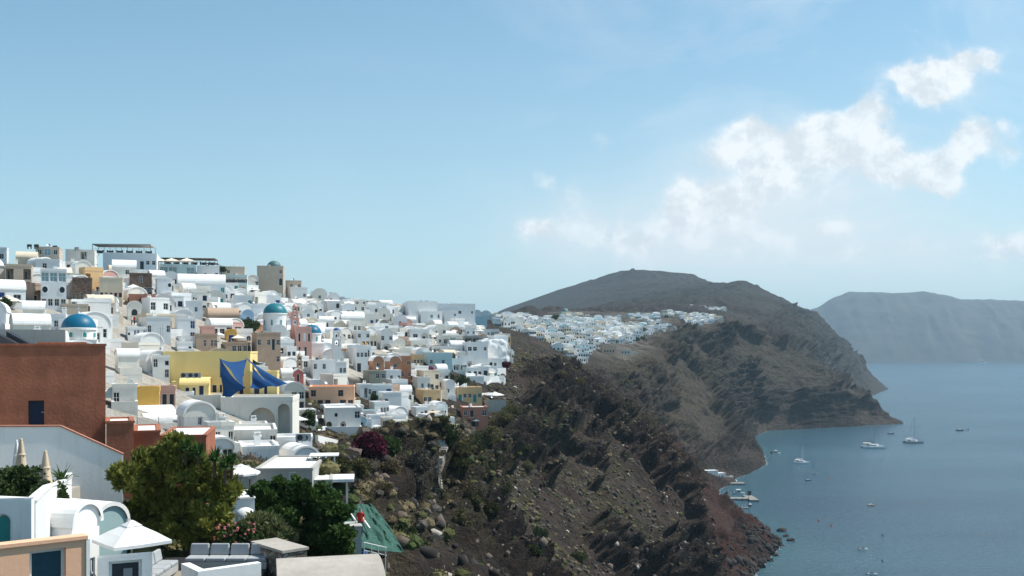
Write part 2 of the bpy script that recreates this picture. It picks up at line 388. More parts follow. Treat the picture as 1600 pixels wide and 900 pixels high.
def rowat(Y):
    i = np.clip(np.searchsorted(YD, Y) - 1, 0, len(YD)-2); t = (Y - YD[i])/(YD[i+1]-YD[i])
    return CX[i]*(1-t)+CX[i+1]*t, CZZ[i]*(1-t)+CZZ[i+1]*t
def H(X, Y):
    a, b = rowat(Y); return float(np.interp(X, a, b))
def hit(px, py, y0=60, y1=1500, st=1.0):
    a = (px-800)/F; b = (HY-py)/F; Y = y0
    while Y < y1:
        if CZ + b*Y < H(a*Y, Y): return Y
        Y += st
    return None
# --- mesh rows and columns
rows = np.concatenate([np.arange(-110, 20, 4.0), np.arange(20, 90, 1.2), np.arange(90, 520, .62), np.arange(520, 760, 1.5), np.arange(760, 1500, 2.6),
                       np.arange(1500, 2800, 7), np.arange(2800, 5201, 20)])
#      l3-l2 l2-l1 l1-R R-V V-E E-M M-W W-C C-c1 c1-c2
dens_ = [8, 14, 16, 30, 34, 62, 78, 70, 8, 3]
tt = np.concatenate([np.linspace(j, j+1, n, endpoint=False) for j, n in enumerate(dens_)] + [[NC-1.0]])
ri = np.clip(np.searchsorted(YD, rows) - 1, 0, len(YD)-2); rt = ((rows-YD[ri])/(YD[ri+1]-YD[ri]))[:, None]
RX = CX[ri]*(1-rt)+CX[ri+1]*rt; RZ = CZZ[ri]*(1-rt)+CZZ[ri+1]*rt
ji = np.minimum(tt.astype(int), NC-2); jt = tt - ji
GX = RX[:, ji]*(1-jt) + RX[:, ji+1]*jt; GZ = RZ[:, ji]*(1-jt) + RZ[:, ji+1]*jt
# soften the creases of the section across the slope
for it in range(6):
    GZ[:, 1:-1] = .25*GZ[:, :-2]+.5*GZ[:, 1:-1]+.25*GZ[:, 2:]
GY = np.repeat(rows[:, None], len(tt), 1); T = np.repeat(tt[None, :], len(rows), 0)
nr, ncl = GX.shape
P = np.stack([GX, GY, GZ], 2)
def normals(P):
    du = np.gradient(P, axis=1); dv = np.gradient(P, axis=0); n = np.cross(du, dv)
    n /= np.linalg.norm(n, axis=2, keepdims=True)+1e-9; return n
nrm = normals(P)
# relief strength: village terraces smooth, cliffs rugged
far = sst(450, 1100, GY); vfar = sst(1500, 2600, GY)
cl_ = sst(4.95, 5.45, T)*(1-sst(8.0, 8.6, T))                     # below the village foot
up_ = sst(2.0, 3.0, T)*(1-cl_)*(1-.8*sst(480, 560, GY)*0)
rough_up = sst(470, 560, GY)*.5                                    # beyond the village the top is rough too
vil = (1-sst(4.75, 5.0, T))*sst(2.2, 2.8, T)*(1-sst(455, 500, GY))*sst(-200, 0, GY)
amp = np.clip(cl_ + (1-vil)*rough_up*sst(1.5, 3, T), 0, 1)
amp *= (.35+.65*sst(95, 160, GY))
Pf = P.reshape(-1, 3)
def fl(a): return a.reshape(nr, ncl)
# gullies running down the slope: noise stretched across the contour
g = np.stack([GY.ravel()/34, T.ravel()*.55, np.zeros(nr*ncl)], 1)
gul = fl(fbm(g, 4, 3, ridged=True)) - .5
g2 = np.stack([GY.ravel()/150, T.ravel()*.5, np.zeros(nr*ncl)], 1)
gul2 = fl(fbm(g2, 4, 9, ridged=True)) - .5
big = fl(fbm(Pf/30, 4, 21)) - .5
oc = fl(fbm(Pf*np.array([1/30, 1/30, 1/15]), 5, 5, .6))
for (yc_, tc_, sy_, st_, am_) in ((385,5.95,40,.5,.12),(395,7.0,45,.5,.14),(200,5.75,45,.3,.10),(160,5.6,30,.3,.10),(350,5.25,30,.25,.08),(300,6.2,40,.4,-.07),(260,5.6,35,.4,-.08),(520,7.2,50,.6,-.12),(640,5.5,60,.5,.03)):
    oc = oc + am_*np.exp(-((GY-yc_)/sy_)**2-((T-tc_)/st_)**2)
outc = sst(.50, .56, oc)
oc2 = fl(fbm(Pf*np.array([1/80, 1/80, 1/32]), 7, 15, .62)); outf = sst(.50, .57, oc2)
rg = fl(fbm(Pf*np.array([1/10, 1/10, 1/6]), 6, 31, gain=.64, ridged=True)) - .5
rg2 = fl(fbm(Pf/1.7, 3, 41, ridged=True)) - .5
rgf = fl(fbm(Pf*np.array([1/30, 1/30, 1/14]), 7, 51, gain=.66, ridged=True)) - .5
strata = np.abs(((GZ + 10*big + GY*.02)/7.5) % 1 - .5)*2
near = 1-far
wf1, wf2 = worley(Pf*np.array([1/5.5, 1/5.5, 1/4.0])+rg.reshape(-1)[:, None]*.6, 3); crag = fl(np.minimum(wf2-wf1, .45)/.45)
wg1, wg2 = worley(Pf/2.3, 9); peb = fl(np.clip(1-wg1*1.5, 0, 1))*sst(.5, .62, fl(vn(Pf/9, 33)))
wh1, wh2 = worley(Pf*np.array([1/24, 1/24, 1/14])+rgf.reshape(-1)[:, None]*.8, 5); cragf = fl(np.minimum(wh2-wh1, .45)/.45)
D = near*(outc*crag*2.6 + peb*.55 + gul*9 + big*10 + (outc-.3)*2.4 + outc*(rg*12+2.2*strata) + (1-outc)*rg*2.6 + rg2*(.5+.8*outc))
D += far*(1-vfar)*(gul2*26 + gul*3 + big*8 + (outf-.5)*9 + outf*(rgf*17+3*strata+cragf*6) + (1-outf)*rgf*6 + rg*3.0)
D += vfar*(gul2*60 + big*6 + rgf*16 + outf*10)
fv0 = sst(700, 800, GY)*(1-sst(1400, 1450, GY))*sst(2.6, 3.0, T)*(1-sst(4.8, 5.0, T))
amp = amp*(1-.97*np.exp(-((GY-757)/24)**4)*sst(6.7, 7.0, T))
shk = 1-np.exp(-((GY-757)/20)**4)
D = (D-2.6*near*sst(5.2, 6.0, T))*amp*(1-.85*fv0)*(1-.6*sst(500, 560, GY)*(1-sst(760, 860, GY))*(1-sst(4.6, 5.3, T)))
# soft edge at the shore so the outline stays put
D *= np.clip((8.0-T)*np.where(GY > 1200, .75, 1.3), .08, 1)
# spur at the near headland: keep steep dark face
P2 = P + nrm*D[..., None]
P2[..., 2] = np.where((T > 8) & (P2[..., 2] > -1), P2[..., 2]-.6, P2[..., 2])
shore = np.exp(-((T-7.85)/.18)**2)
P2[..., 2] += shore*(fl(fbm(Pf/2.6, 3, 61, ridged=True))-.42)*5.0*shk*np.where(GY > 1400, .2, 1)
n2 = normals(P2)
# paint masks: r village paving, g red soil, b dark outcrop rock with cliff shade painted in, a vegetation
red = np.clip(sst(400, 450, GY)*(1-sst(640, 760, GY))*sst(5.4, 6.2, T), 0, 1)*sst(.42, .55, fl(fbm(Pf/40, 3, 71))+.12*sst(6.5, 7.5, T))
red = np.clip(red + .35*sst(5.8, 6.8, T)*sst(300, 380, GY)*(1-sst(640, 760, GY)), 0, 1)
fv = sst(720, 820, GY)*(1-sst(1330, 1400, GY))*sst(3.0, 3.2, T)*(1-sst(4.9, 5.1, T))
nz = fl(fbm(Pf/9, 3, 81))
pv0 = vil*(1-sst(4.4, 4.55, -.7*(1-sst(125, 165, GY))+ T+.25*(nz-.5)+.12*sst(.0, 1., (GX*0+GY-330)/60)))
pave = np.clip(pv0*sst(3, 3.05, T)*.9 + pv0*.5 + fv*sst(.40, .5, nz)*.3, 0, 1)
veg = sst(.46, .60, fl(fbm(Pf/16, 4, 91)))*np.clip(1-.8*sst(5.8, 7.6, T)-.3*red, 0, 1)
veg = np.clip(veg + .5*sst(700, 900, GY)*sst(4.6, 5.2, T)*(1-sst(5.8, 6.3, T)), 0, 1)
att = np.stack([pave, red, np.clip(near*outc+far*outf+.75*np.exp(-((GY-390)/38)**2-((T-6.6)/.9)**2), 0, 1)*amp, veg], 2)  # dark rock, plus the shade of the camera-facing spur put into the colour
idx = np.arange(nr*ncl).reshape(nr, ncl)
Q = np.stack([idx[:-1, :-1], idx[:-1, 1:], idx[1:, 1:], idx[1:, :-1]], 2).reshape(-1, 4)
def terrain_mat():
    m = bpy.data.materials.new('caldera_rock'); m.use_nodes = True; t = m.node_tree; b = t.nodes['Principled BSDF']
    at = N(t, 'ShaderNodeAttribute', attribute_name='mask'); s = N(t, 'ShaderNodeSeparateColor', {0: at.outputs['Color']})
    pv_, rd, ot = s.outputs[0], s.outputs[1], s.outputs[2]; vg = at.outputs['Alpha']
    g = N(t, 'ShaderNodeNewGeometry'); pos = g.outputs['Position']; nz_ = N(t, 'ShaderNodeSeparateXYZ', {0: g.outputs['Normal']}).outputs[2]
    a = noise(t, pos, .09, 8, .65).outputs[0]; b1 = noise(t, pos, .8, 8, .7).outputs[0]; c1 = noise(t, pos, 3.2, 5, .7).outputs[0]
    def mr(x, lo, hi, o0=0.0, o1=1.0): return N(t, 'ShaderNodeMapRange', {0: x, 1: lo, 2: hi, 3: o0, 4: o1}).outputs[0]
    scree = MIX(t, mr(a, .35, .65), (.044, .031, .024), (.138, .102, .080))
    scree = MIX(t, mr(b1, .40, .68), MIX(t, .55, scree, (.05, .04, .034)), scree)
    rock = MIX(t, mr(b1, .35, .65), (.007, .006, .0055), (.040, .031, .027))
    c = MIX(t, M(t, 'MULTIPLY', ot, mr(nz_, .95, .75, .45, 1.0)), scree, rock)
    redc = MIX(t, mr(b1, .3, .7), (.045, .018, .014), (.105, .045, .033))
    c = MIX(t, M(t, 'MULTIPLY', rd, .8), c, redc)
    vc = MIX(t, mr(c1, .35, .65), (.05, .052, .022), (.12, .105, .06))
    c = MIX(t, M(t, 'MULTIPLY', vg, mr(b1, .42, .58, 0.0, .75)), c, vc)
    # pale loose stones
    vo = N(t, 'ShaderNodeTexVoronoi', {'Vector': pos, 'Scale': 1.5}); vs_ = N(t, 'ShaderNodeSeparateColor', {0: vo.outputs['Color']}).outputs[0]
    st = M(t, 'MULTIPLY', mr(vo.outputs[0], .34, .26), mr(vs_, .93, .96))
    c = MIX(t, M(t, 'MULTIPLY', st, .8), c, (.34, .30, .26))
    pc = MIX(t, mr(c1, .35, .65), (.27, .245, .21), (.48, .45, .40))
    c = MIX(t, pv_, c, MIX(t, mr(b1, .52, .66), pc, (.20, .165, .12)))
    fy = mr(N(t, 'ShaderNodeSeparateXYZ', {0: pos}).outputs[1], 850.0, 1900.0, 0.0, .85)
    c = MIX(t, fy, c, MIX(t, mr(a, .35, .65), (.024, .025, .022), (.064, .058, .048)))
    t.links.new(c, b.inputs['Base Color']); b.inputs['Roughness'].default_value = .95; b.inputs['Specular IOR Level'].default_value = .15
    a2 = noise(t, pos, .14, 9, .68).outputs[0]
    hh = M(t, 'ADD', M(t, 'ADD', M(t, 'MULTIPLY', b1, 1.0), M(t, 'MULTIPLY', c1, .35)), M(t, 'MULTIPLY', a2, 6.0))
    hh = M(t, 'MULTIPLY', hh, M(t, 'SUBTRACT', 1.0, M(t, 'MULTIPLY', pv_, .85)))
    bp = N(t, 'ShaderNodeBump', {'Strength': 1.0, 'Distance': 1.5, 'Height': hh}); t.links.new(bp.outputs[0], b.inputs['Normal'])
    return m
ROCK = terrain_mat()
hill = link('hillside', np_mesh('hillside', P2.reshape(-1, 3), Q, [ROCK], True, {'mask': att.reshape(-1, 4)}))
tag(hill, kind='structure')
from mathutils.bvhtree import BVHTree
_r0 = int(np.searchsorted(rows, 40)); _r1 = int(np.searchsorted(rows, 640)); _c0 = int(np.searchsorted(tt, 3.6)); _c1 = int(np.searchsorted(tt, 8.2))
_sv = P2[_r0:_r1:2, _c0:_c1:2]; _ix = np.arange(_sv.shape[0]*_sv.shape[1]).reshape(_sv.shape[:2])
_sq = np.stack([_ix[:-1,:-1], _ix[:-1,1:], _ix[1:,1:], _ix[1:,:-1]], 2).reshape(-1, 4)
BVH = BVHTree.FromPolygons(_sv.reshape(-1, 3).tolist(), _sq.tolist())
def real_hit(px, py):
    d = Vector(((px-800)/F, 1, (HY-py)/F)).normalized(); l, n, i, q = BVH.ray_cast(Vector((0, 0, CZ)), d)
    return l
# ---------------------------------------------------------------- far island across the water
def island():
    pts = [(600,520),(900,505),(1150,498),(1255,486),(1278,480),(1300,466),(1325,456),(1345,456),(1395,458),(1440,455),(1475,461),(1500,467),(1560,468),(1620,471),(1800,478),(2200,500),(2700,540)]
    xs = np.linspace(600, 2700, 420); top = np.interp(xs, [p[0] for p in pts], [p[1] for p in pts])
    Yc = 7700.; Hc = 100 + (HY-top)*Yc/F
    s = np.linspace(0, 1.6, 90); X = np.repeat(((xs-800)/F*Yc)[None], 90, 0)
    prof = np.interp(s, [0, .04, .3, .62, .85, 1, 1.6], [-.02, .03, .38, .72, .93, 1, .3])
    Z = Hc[None]*prof[:, None]; Y = np.repeat((7060+s*640)[:, None], len(xs), 1)
    p = np.stack([X/210, Y/900, Z/900], 2).reshape(-1, 3)
    n = (fbm(p*1.5, 7, 7, .6, True)-.5).reshape(X.shape); env = (np.sin(np.clip(s, 0, 1)*math.pi)[:, None])**.6
    Z = Z + n*48*env + (1-env)*n*10*(s > .5)[:, None]; Y = Y - n*95*env
    X = X + env*(fbm(p*1.7+9, 4, 8)-.5).reshape(X.shape)*120
    i = np.arange(X.size).reshape(X.shape)
    q = np.stack([i[:-1,:-1], i[:-1,1:], i[1:,1:], i[1:,:-1]], 2).reshape(-1, 4)
    m = bpy.data.materials.new('island_rock'); m.use_nodes = True; t = m.node_tree; b = t.nodes['Principled BSDF']
    pos = N(t, 'ShaderNodeNewGeometry').outputs['Position']
    a = noise(t, pos, .008, 8, .65).outputs[0]
    c = MIX(t, N(t, 'ShaderNodeMapRange', {0: a, 1: .35, 2: .65}).outputs[0], (.018,.018,.016), (.060,.052,.044))
    t.links.new(c, b.inputs['Base Color']); b.inputs['Roughness'].default_value = .95
    tag(link('far_island', np_mesh('far_island', np.stack([X, Y, Z], 2).reshape(-1, 3), q, [m], True)), kind='structure')
island()
# ---------------------------------------------------------------- sea
def sea():
    ys = np.concatenate([np.linspace(-1800, -120, 20), np.arange(-110, 1500, 6.0), np.arange(1500, 3000, 20), np.linspace(3000, 12500, 40)])
    a, _ = zip(*[rowat(float(np.clip(y, -119, 5190))) for y in ys]); xc = np.array([r[8] for r in a])
    off = np.array([-4500, -60, -20, -10, -5, 0, 2, 4, 6, 9, 13, 18, 25, 35, 50, 75, 110, 170, 300, 600, 1500, 4000, 9000.])
    X = xc[:, None] + off[None]; X[:, 0] = -5000; X[:, -1] = 12500
    Y = np.repeat(ys[:, None], len(off), 1); Z = np.zeros_like(X)
    d = np.repeat(off[None], len(ys), 0)
    nn = vn(np.stack([X/45, Y/45, Z], 2).reshape(-1, 3), 4).reshape(X.shape)
    sh = np.exp(-np.clip(d, 0, None)/(10+45*nn**2)); fo = np.exp(-np.clip(d, 0, None)/4.0)*np.where(ys > 1700, .4, 1)[:, None]
    far_ok = (ys < 5000)[:, None]
    at = np.stack([sh*far_ok, fo*far_ok, Z, Z+1], 2).reshape(-1, 4)
    i = np.arange(X.size).reshape(X.shape); q = np.stack([i[:-1,:-1], i[:-1,1:], i[1:,1:], i[1:,:-1]], 2).reshape(-1, 4)
    m = bpy.data.materials.new('sea_water'); m.use_nodes = True; t = m.node_tree; b = t.nodes['Principled BSDF']
    pos = N(t, 'ShaderNodeNewGeometry').outputs['Position']
    av = N(t, 'ShaderNodeSeparateColor', {0: N(t, 'ShaderNodeAttribute', attribute_name='shore').outputs['Color']})
    big_ = noise(t, N(t, 'ShaderNodeMapping', {0: pos, 3: (.35, 1, 1)}).outputs[0], .006, 5, .6).outputs[0]
    c = MIX(t, N(t, 'ShaderNodeMapRange', {0: big_, 1: .35, 2: .65}).outputs[0], (.014,.054,.090), (.034,.096,.138))
    c = MIX(t, M(t, 'MULTIPLY', av.outputs[0], .28), c, (.05,.15,.14))
    fn = noise(t, pos, .35, 7, .7).outputs[0]
    fk = N(t, 'ShaderNodeMapRange', {0: M(t, 'ADD', fn, M(t, 'MULTIPLY', av.outputs[1], .36)), 1: .80, 2: .94}).outputs[0]
    c = MIX(t, fk, c, (.62,.66,.66)); t.links.new(c, b.inputs['Base Color'])
    rg_ = MIX(t, fk, (.22,)*3, (.8,)*3); t.links.new(rg_, b.inputs['Roughness'])
    b.inputs['IOR'].default_value = 1.33
    w1 = noise(t, N(t, 'ShaderNodeMapping', {0: pos, 2: (0, 0, .5), 3: (1, 2.2, 1)}).outputs[0], .22, 6, .62).outputs[0]
    w2 = noise(t, pos, 1.3, 4, .6).outputs[0]
    bp = N(t, 'ShaderNodeBump', {'Strength': 1.0, 'Distance': 1.8, 'Height': M(t, 'ADD', w1, M(t, 'MULTIPLY', w2, .22))})
    t.links.new(bp.outputs[0], b.inputs['Normal'])
    tag(link('sea', np_mesh('sea', np.stack([X, Y, Z], 2).reshape(-1, 3), q, [m], False, {'shore': at})), kind='structure')
sea()
# ---------------------------------------------------------------- haze
hb = MB().box(-5400, 13000, -2200, 13000, -40, 640)
hm = bpy.data.materials.new('haze'); hm.use_nodes = True; t = hm.node_tree; t.nodes.clear()
pvn = N(t, 'ShaderNodeVolumePrincipled', {'Color': (.60,.82,1,1), 'Density': .78e-4, 'Anisotropy': .1})
N(t, 'ShaderNodeOutputMaterial', {'Volume': pvn.outputs[0]})
tag(hb.build('haze', hm), kind='stuff')
# ================================================================ HOUSE BUILDER
MC = {'W': WHITE, 'C': WCOOL, 'K': WWARM, 'c': CREAM, 'b': BEIGE, 't': TAN, 'g': GREYP, 'o': OLIVE, 'y': YELLOW, 'O': OCHRE, 'n': ORANGE,
      'p': PINK, 'r': ROSE, 'T': TERRA, 'B': BROWNP, 'D': DUSTY, 'P': PEACH, 'l': LBLUE, 'L': LTEAL, 'S': STONE, 's': BSTONE}
def facade(mb, o, ux, W_, zb, zt, holes, m=0, deep=.2):
    """vertical wall from point o along ux (2D unit), inward normal to the left of ux; holes = (x0,x1,z0,z1,arched,depth)"""
    nx, ny = -ux[1], ux[0]
    def p(x, z, d=0.0): return (o[0]+ux[0]*x+nx*d, o[1]+ux[1]*x+ny*d, z)
    xs = sorted({0.0, W_} | {h[0] for h in holes} | {h[1] for h in holes}); zs = sorted({zb, zt} | {h[2] for h in holes} | {h[3] for h in holes})
    for i in range(len(xs)-1):
        for j in range(len(zs)-1):
            cx, cz = (xs[i]+xs[i+1])/2, (zs[j]+zs[j+1])/2
            if any(h[0] < cx < h[1] and h[2] < cz < h[3] for h in holes): continue
            mb.add([p(xs[i], zs[j]), p(xs[i+1], zs[j]), p(xs[i+1], zs[j+1]), p(xs[i], zs[j+1])], [(0,1,2,3)], m)
    for (x0, x1, z0, z1, ar, dp) in holes:
        if ar:
            r = (x1-x0)/2; zc = max(z1-r, z0+.05); rz_ = z1-zc; cx = (x0+x1)/2; n = 10
            arc = [(cx-r*math.cos(math.pi*k/n), zc+rz_*math.sin(math.pi*k/n)) for k in range(n+1)]
            h2 = n//2
            mb.add([p(x0, z1)]+[p(*a) for a in arc[:h2+1]], [tuple(range(h2+2))[::-1]], m)
            mb.add([p(x1, z1)]+[p(*a) for a in arc[h2:]][::-1], [tuple(range(h2+2))], m)
            out = [(x0, z0)] + arc + [(x1, z0)]
        else: out = [(x0, z0), (x0, z1), (x1, z1), (x1, z0)]
        for k in range(len(out)):
            a, b = out[k], out[(k+1) % len(out)]
            if abs(a[0]-b[0]) + abs(a[1]-b[1]) < 1e-4: continue
            mb.add([p(*a), p(*b), p(*b, dp), p(*a, dp)], [(0,1,2,3)], m)
_wc = {}
def window_mesh(w, h, arched, fm, pm, mull=True):
    key = (round(w, 2), round(h, 2), arched, fm.name, pm.name, mull)
    if key in _wc: return _wc[key]
    mb = MB(); f = min(.09, w*.12); rz_ = min(w/2, h*.6)
    if arched:
        n = 10; zc = h-rz_; o = [(-w/2, 0)] + [(-w/2*math.cos(math.pi*k/n), zc+rz_*math.sin(math.pi*k/n)) for k in range(n+1)] + [(w/2, 0)]
    else: o = [(-w/2, 0), (-w/2, h), (w/2, h), (w/2, 0)]
    cz = h/2; inn = [(x*(1-2*f/w), cz+(z-cz)*(1-2*f/h)) for x, z in o]
    n = len(o)
    mb.add([(x, 0, z) for x, z in inn], [tuple(range(n))[::-1]], 1)
    for i in range(n):
        j = (i+1) % n
        mb.add([(o[i][0],-.03,o[i][1]),(o[j][0],-.03,o[j][1]),(inn[j][0],-.03,inn[j][1]),(inn[i][0],-.03,inn[i][1]),
                (inn[j][0],.01,inn[j][1]),(inn[i][0],.01,inn[i][1])], [(0,1,2,3),(3,2,4,5)], 0)
    if mull: mb.box(-.025, .025, -.028, .005, f, h-f-(.2 if arched else 0)); mb.box(-w/2+f, w/2-f, -.026, .005, h*.55, h*.55+.04)
    _wc[key] = mb.mesh('window', [fm, pm]); return _wc[key]
def round_mesh(r, fm, pm):
    key = ('o', r, fm.name, pm.name)
    if key in _wc: return _wc[key]
    mb = MB(); n = 14; c = [(math.cos(2*math.pi*i/n), math.sin(2*math.pi*i/n)) for i in range(n)]
    mb.add([(x*r, -.02, z*r*1.25) for x, z in c], [tuple(range(n))], 1)
    for i in range(n):
        j = (i+1) % n; (a, b), (d, e) = c[i], c[j]; q = 1.18
        mb.add([(a*r,-.06,b*r*1.25),(d*r,-.06,e*r*1.25),(d*r*q,-.06,e*r*1.25*q),(a*r*q,-.06,b*r*1.25*q),(a*r*q,.02,b*r*1.25*q),(d*r*q,.02,e*r*1.25*q),(a*r,-.02,b*r*1.25),(d*r,-.02,e*r*1.25)],
               [(0,1,2,3),(3,2,5,4),(0,6,7,1)], 0)
    _wc[key] = mb.mesh('round_window', [fm, pm]); return _wc[key]
def door_mesh(w, h, arched, dm, fm):
    key = ('d', round(w, 2), round(h, 2), arched, dm.name, fm.name)
    if key in _wc: return _wc[key]
    me = window_mesh(w, h, arched, fm, dm, False).copy(); me.name = 'door'; _wc[key] = me; return me
KIND = {'w': (.85, 1.05, 0, 0), 'W': (1.5, 1.25, 0, 0), 'B': (.95, 1.3, 0, 0), 'T': (.95, 1.3, 0, 0), 'M': (.95, 1.3, 0, 0), 'a': (.8, 1.5, 1, 0),
        'd': (1.0, 2.1, 0, 1), 'b': (1.05, 2.2, 0, 1), 't': (1.05, 2.15, 0, 1), 'm': (1.05, 2.15, 0, 1), 'D': (1.1, 2.3, 1, 1), 'v': (.5, .6, 0, 0)}
KM = {'w': GLASS, 'W': GLASS, 'B': BLUEW, 'T': TEALW, 'M': MAROON, 'a': DARKW, 'd': DARKW, 'b': BLUEW, 't': TEALW, 'm': MAROON, 'D': DARKW, 'v': GLASS}
def put(me, name, parent, face, x, z, dp):
    """face: (origin, ux) of a facade"""
    o, ux = face; nx, ny = -ux[1], ux[0]
    ob = link(name, me, parent, (o[0]+ux[0]*x+nx*dp, o[1]+ux[1]*x+ny*dp, z)); ob.rotation_euler = (0, 0, math.atan2(ux[1], ux[0])); return ob
def layout(rows, Wd, H_, sc=1.0):
    """parse 'wd/w' style storey strings into holes + parts"""
    rs = rows.split('/'); n = len(rs); holes = []; parts = []; sh = H_/n
    for r, row in enumerate(rs):
        zb = H_-(r+1)*sh; k = len(row); sw = Wd/max(k, 1)
        for i, ch in enumerate(row):
            if ch in '. ': continue
            cx = (i+.5)*sw
            if ch in KIND:
                w, h, ar, door = KIND[ch]; w = min(w*sc, sw*.8); h = min(h*sc, sh*.82)
                z0 = zb+.03 if door else zb + (sh-h)*.5
                holes.append((cx-w/2, cx+w/2, z0, z0+h, ar, .2)); parts.append((ch, cx, z0, w, h, ar, .19, door))
            elif ch == 'A':          # deep arched porch with a door in it
                w = min(sw*.78, 3.6); h = min(sh*.9, w*.5+1.9)
                holes.append((cx-w/2, cx+w/2, zb+.02, zb+.02+h, 1, 1.3)); parts.append(('A', cx, zb+.02, w, h, 1, 1.3, 1))
            elif ch == 'p':          # open porch
                w = sw*.86; h = min(sh*.78, 2.5)
                holes.append((cx-w/2, cx+w/2, zb+.02, zb+.02+h, 0, 1.6)); parts.append(('p', cx, zb+.02, w, h, 0, 1.6, 1))
            elif ch == 'g':          # glazed bay
                w = sw*.93; h = sh*.75
                holes.append((cx-w/2, cx+w/2, zb+sh*.12, zb+sh*.12+h, 0, .12)); parts.append(('g', cx, zb+sh*.12, w, h, 0, .11, 0))
            elif ch == 'o': parts.append(('o', cx, zb+sh*.5, 0, 0, 0, 0, 0))
    return holes, parts
NH = [0]
def house(x, y, z, rz, W_, D_, H_, roof='flat', wm='W', rows='', side='', sink=4.0, label=None, group=None, name='house', cat='house', frame=FRAMEW,
          terrace=0, chim=None, rise=None, rm=None, para=.35, back=None, sc=1.0, par_h=.85, custom=None):
    NH[0] += 1
    t = empty(name, (x, y, z), rz, label, cat, group)
    wmat = MC[wm] if isinstance(wm, str) else wm
    rmat = rm or (WHITE if wm in ('W', 'C', 'K', 'S', 's', 'T', 'B', 'l', 'D', 'r', 'b', 'n', 'p', 'L', 'o') else wmat)
    a = 0
    if roof == 'vault': a = rise or W_*.42
    if roof == 'vaultx': a = rise or D_*.36
    hs, ps = layout(rows, W_, H_, sc) if rows else ([], [])
    hs2, ps2 = layout(side, D_, H_, sc) if side else ([], [])
    for (a0, a1, b0, b1, ar_, dp_, m_) in (custom or ()): hs.append((a0, a1, b0, b1, ar_, dp_))
    mb = MB()
    fF = ((-W_/2, 0), (1, 0)); fR = ((W_/2, 0), (0, 1))
    facade(mb, fF[0], fF[1], W_, -sink, H_, hs); facade(mb, fR[0], fR[1], D_, -sink, H_, hs2)
    mb.add([(W_/2, D_, -sink), (-W_/2, D_, -sink), (-W_/2, D_, H_), (W_/2, D_, H_)], [(0,1,2,3)])
    mb.add([(-W_/2, D_, -sink), (-W_/2, 0, -sink), (-W_/2, 0, H_), (-W_/2, D_, H_)], [(0,1,2,3)])
    # recess backs
    for face, pl in ((fF, ps), (fR, ps2)):
        o, ux = face; nx, ny = -ux[1], ux[0]
        for (ch, cx, z0, w, h, ar, dp, door) in pl:
            if ch in 'Ap':
                q = lambda xx, zz: (o[0]+ux[0]*xx+nx*dp, o[1]+ux[1]*xx+ny*dp, zz)
                mb.add([q(cx-w/2, z0), q(cx+w/2, z0), q(cx+w/2, z0+h), q(cx-w/2, z0+h)], [(0,1,2,3)])
    n = 14; roofmb = MB()
    if roof == 'vault':
        arc = [(W_/2*math.cos(math.pi*k/n), H_+a*math.sin(math.pi*k/n)) for k in range(n+1)]
        mb.add([(px_, 0, pz_) for px_, pz_ in arc], [tuple(range(n+1))[::-1]]); mb.add([(px_, D_, pz_) for px_, pz_ in arc], [tuple(range(n+1))])
        o = .12
        for k in range(n):
            (xa, za), (xb, zb) = arc[k], arc[k+1]; s = 1+.16/W_
            A = [(xa*s, -o, za+.05), (xb*s, -o, zb+.05), (xb*s, D_+o, zb+.05), (xa*s, D_+o, za+.05)]
            roofmb.add(A, [(0,3,2,1)], 0, True); roofmb.add([(xa*.97, -o, za-.12), (xb*.97, -o, zb-.12), A[1], A[0]], [(0,1,2,3)])
        roofmb.box(-W_/2*s-.02, -W_/2+.06, -o, D_+o, H_-.14, H_+.06); roofmb.box(W_/2-.06, W_/2*s+.02, -o, D_+o, H_-.14, H_+.06)
    elif roof == 'vaultx':
        arc = [(D_/2-D_/2*math.cos(math.pi*k/n), H_+a*math.sin(math.pi*k/n)) for k in range(n+1)]
        for sx in (-1, 1): mb.add([(sx*W_/2, py_, pz_) for py_, pz_ in arc], [tuple(range(n+1)) if sx < 0 else tuple(range(n+1))[::-1]])
        o = .1
        for k in range(n):
            (ya, za), (yb, zb) = arc[k], arc[k+1]
            roofmb.add([(-W_/2-o, ya, za+.05), (W_/2+o, ya, za+.05), (W_/2+o, yb, zb+.05), (-W_/2-o, yb, zb+.05)], [(0,1,2,3)], 0, True)
            for sx in (-1, 1): roofmb.add([(sx*(W_/2+o), ya, za-.15), (sx*(W_/2+o), yb, zb-.15), (sx*(W_/2+o), yb, zb+.05), (sx*(W_/2+o), ya, za+.05)], [(0,1,2,3)])
        roofmb.box(-W_/2-o, W_/2+o, -.12, .03, H_-.12, H_+.08)
    elif roof == 'gable':
        a = rise or W_*.32
        mb.add([(-W_/2, 0, H_), (W_/2, 0, H_), (0, 0, H_+a)], [(0,1,2)]); mb.add([(-W_/2, D_, H_), (W_/2, D_, H_), (0, D_, H_+a)], [(0,2,1)])
        for sx in (-1, 1): roofmb.add([(sx*(W_/2+.15), -.15, H_-.06), (0, -.15, H_+a+.08), (0, D_, H_+a+.08), (sx*(W_/2+.15), D_, H_-.06),
                                       (sx*(W_/2+.15), -.15, H_-.2), (0, -.15, H_+a-.08), (0, D_, H_+a-.08), (sx*(W_/2+.15), D_, H_-.2)], [(0,1,2,3),(0,4,5,1),(0,3,7,4)])
    elif roof == 'flat':
        e = .14; zt = H_+para
        roofmb.box(-W_/2+.02, W_/2-.02, .02, D_-.02, H_-.2, H_+.05)
        c = .05; X0, X1, Y0, Y1 = -W_/2-c, W_/2+c, -c, D_+c
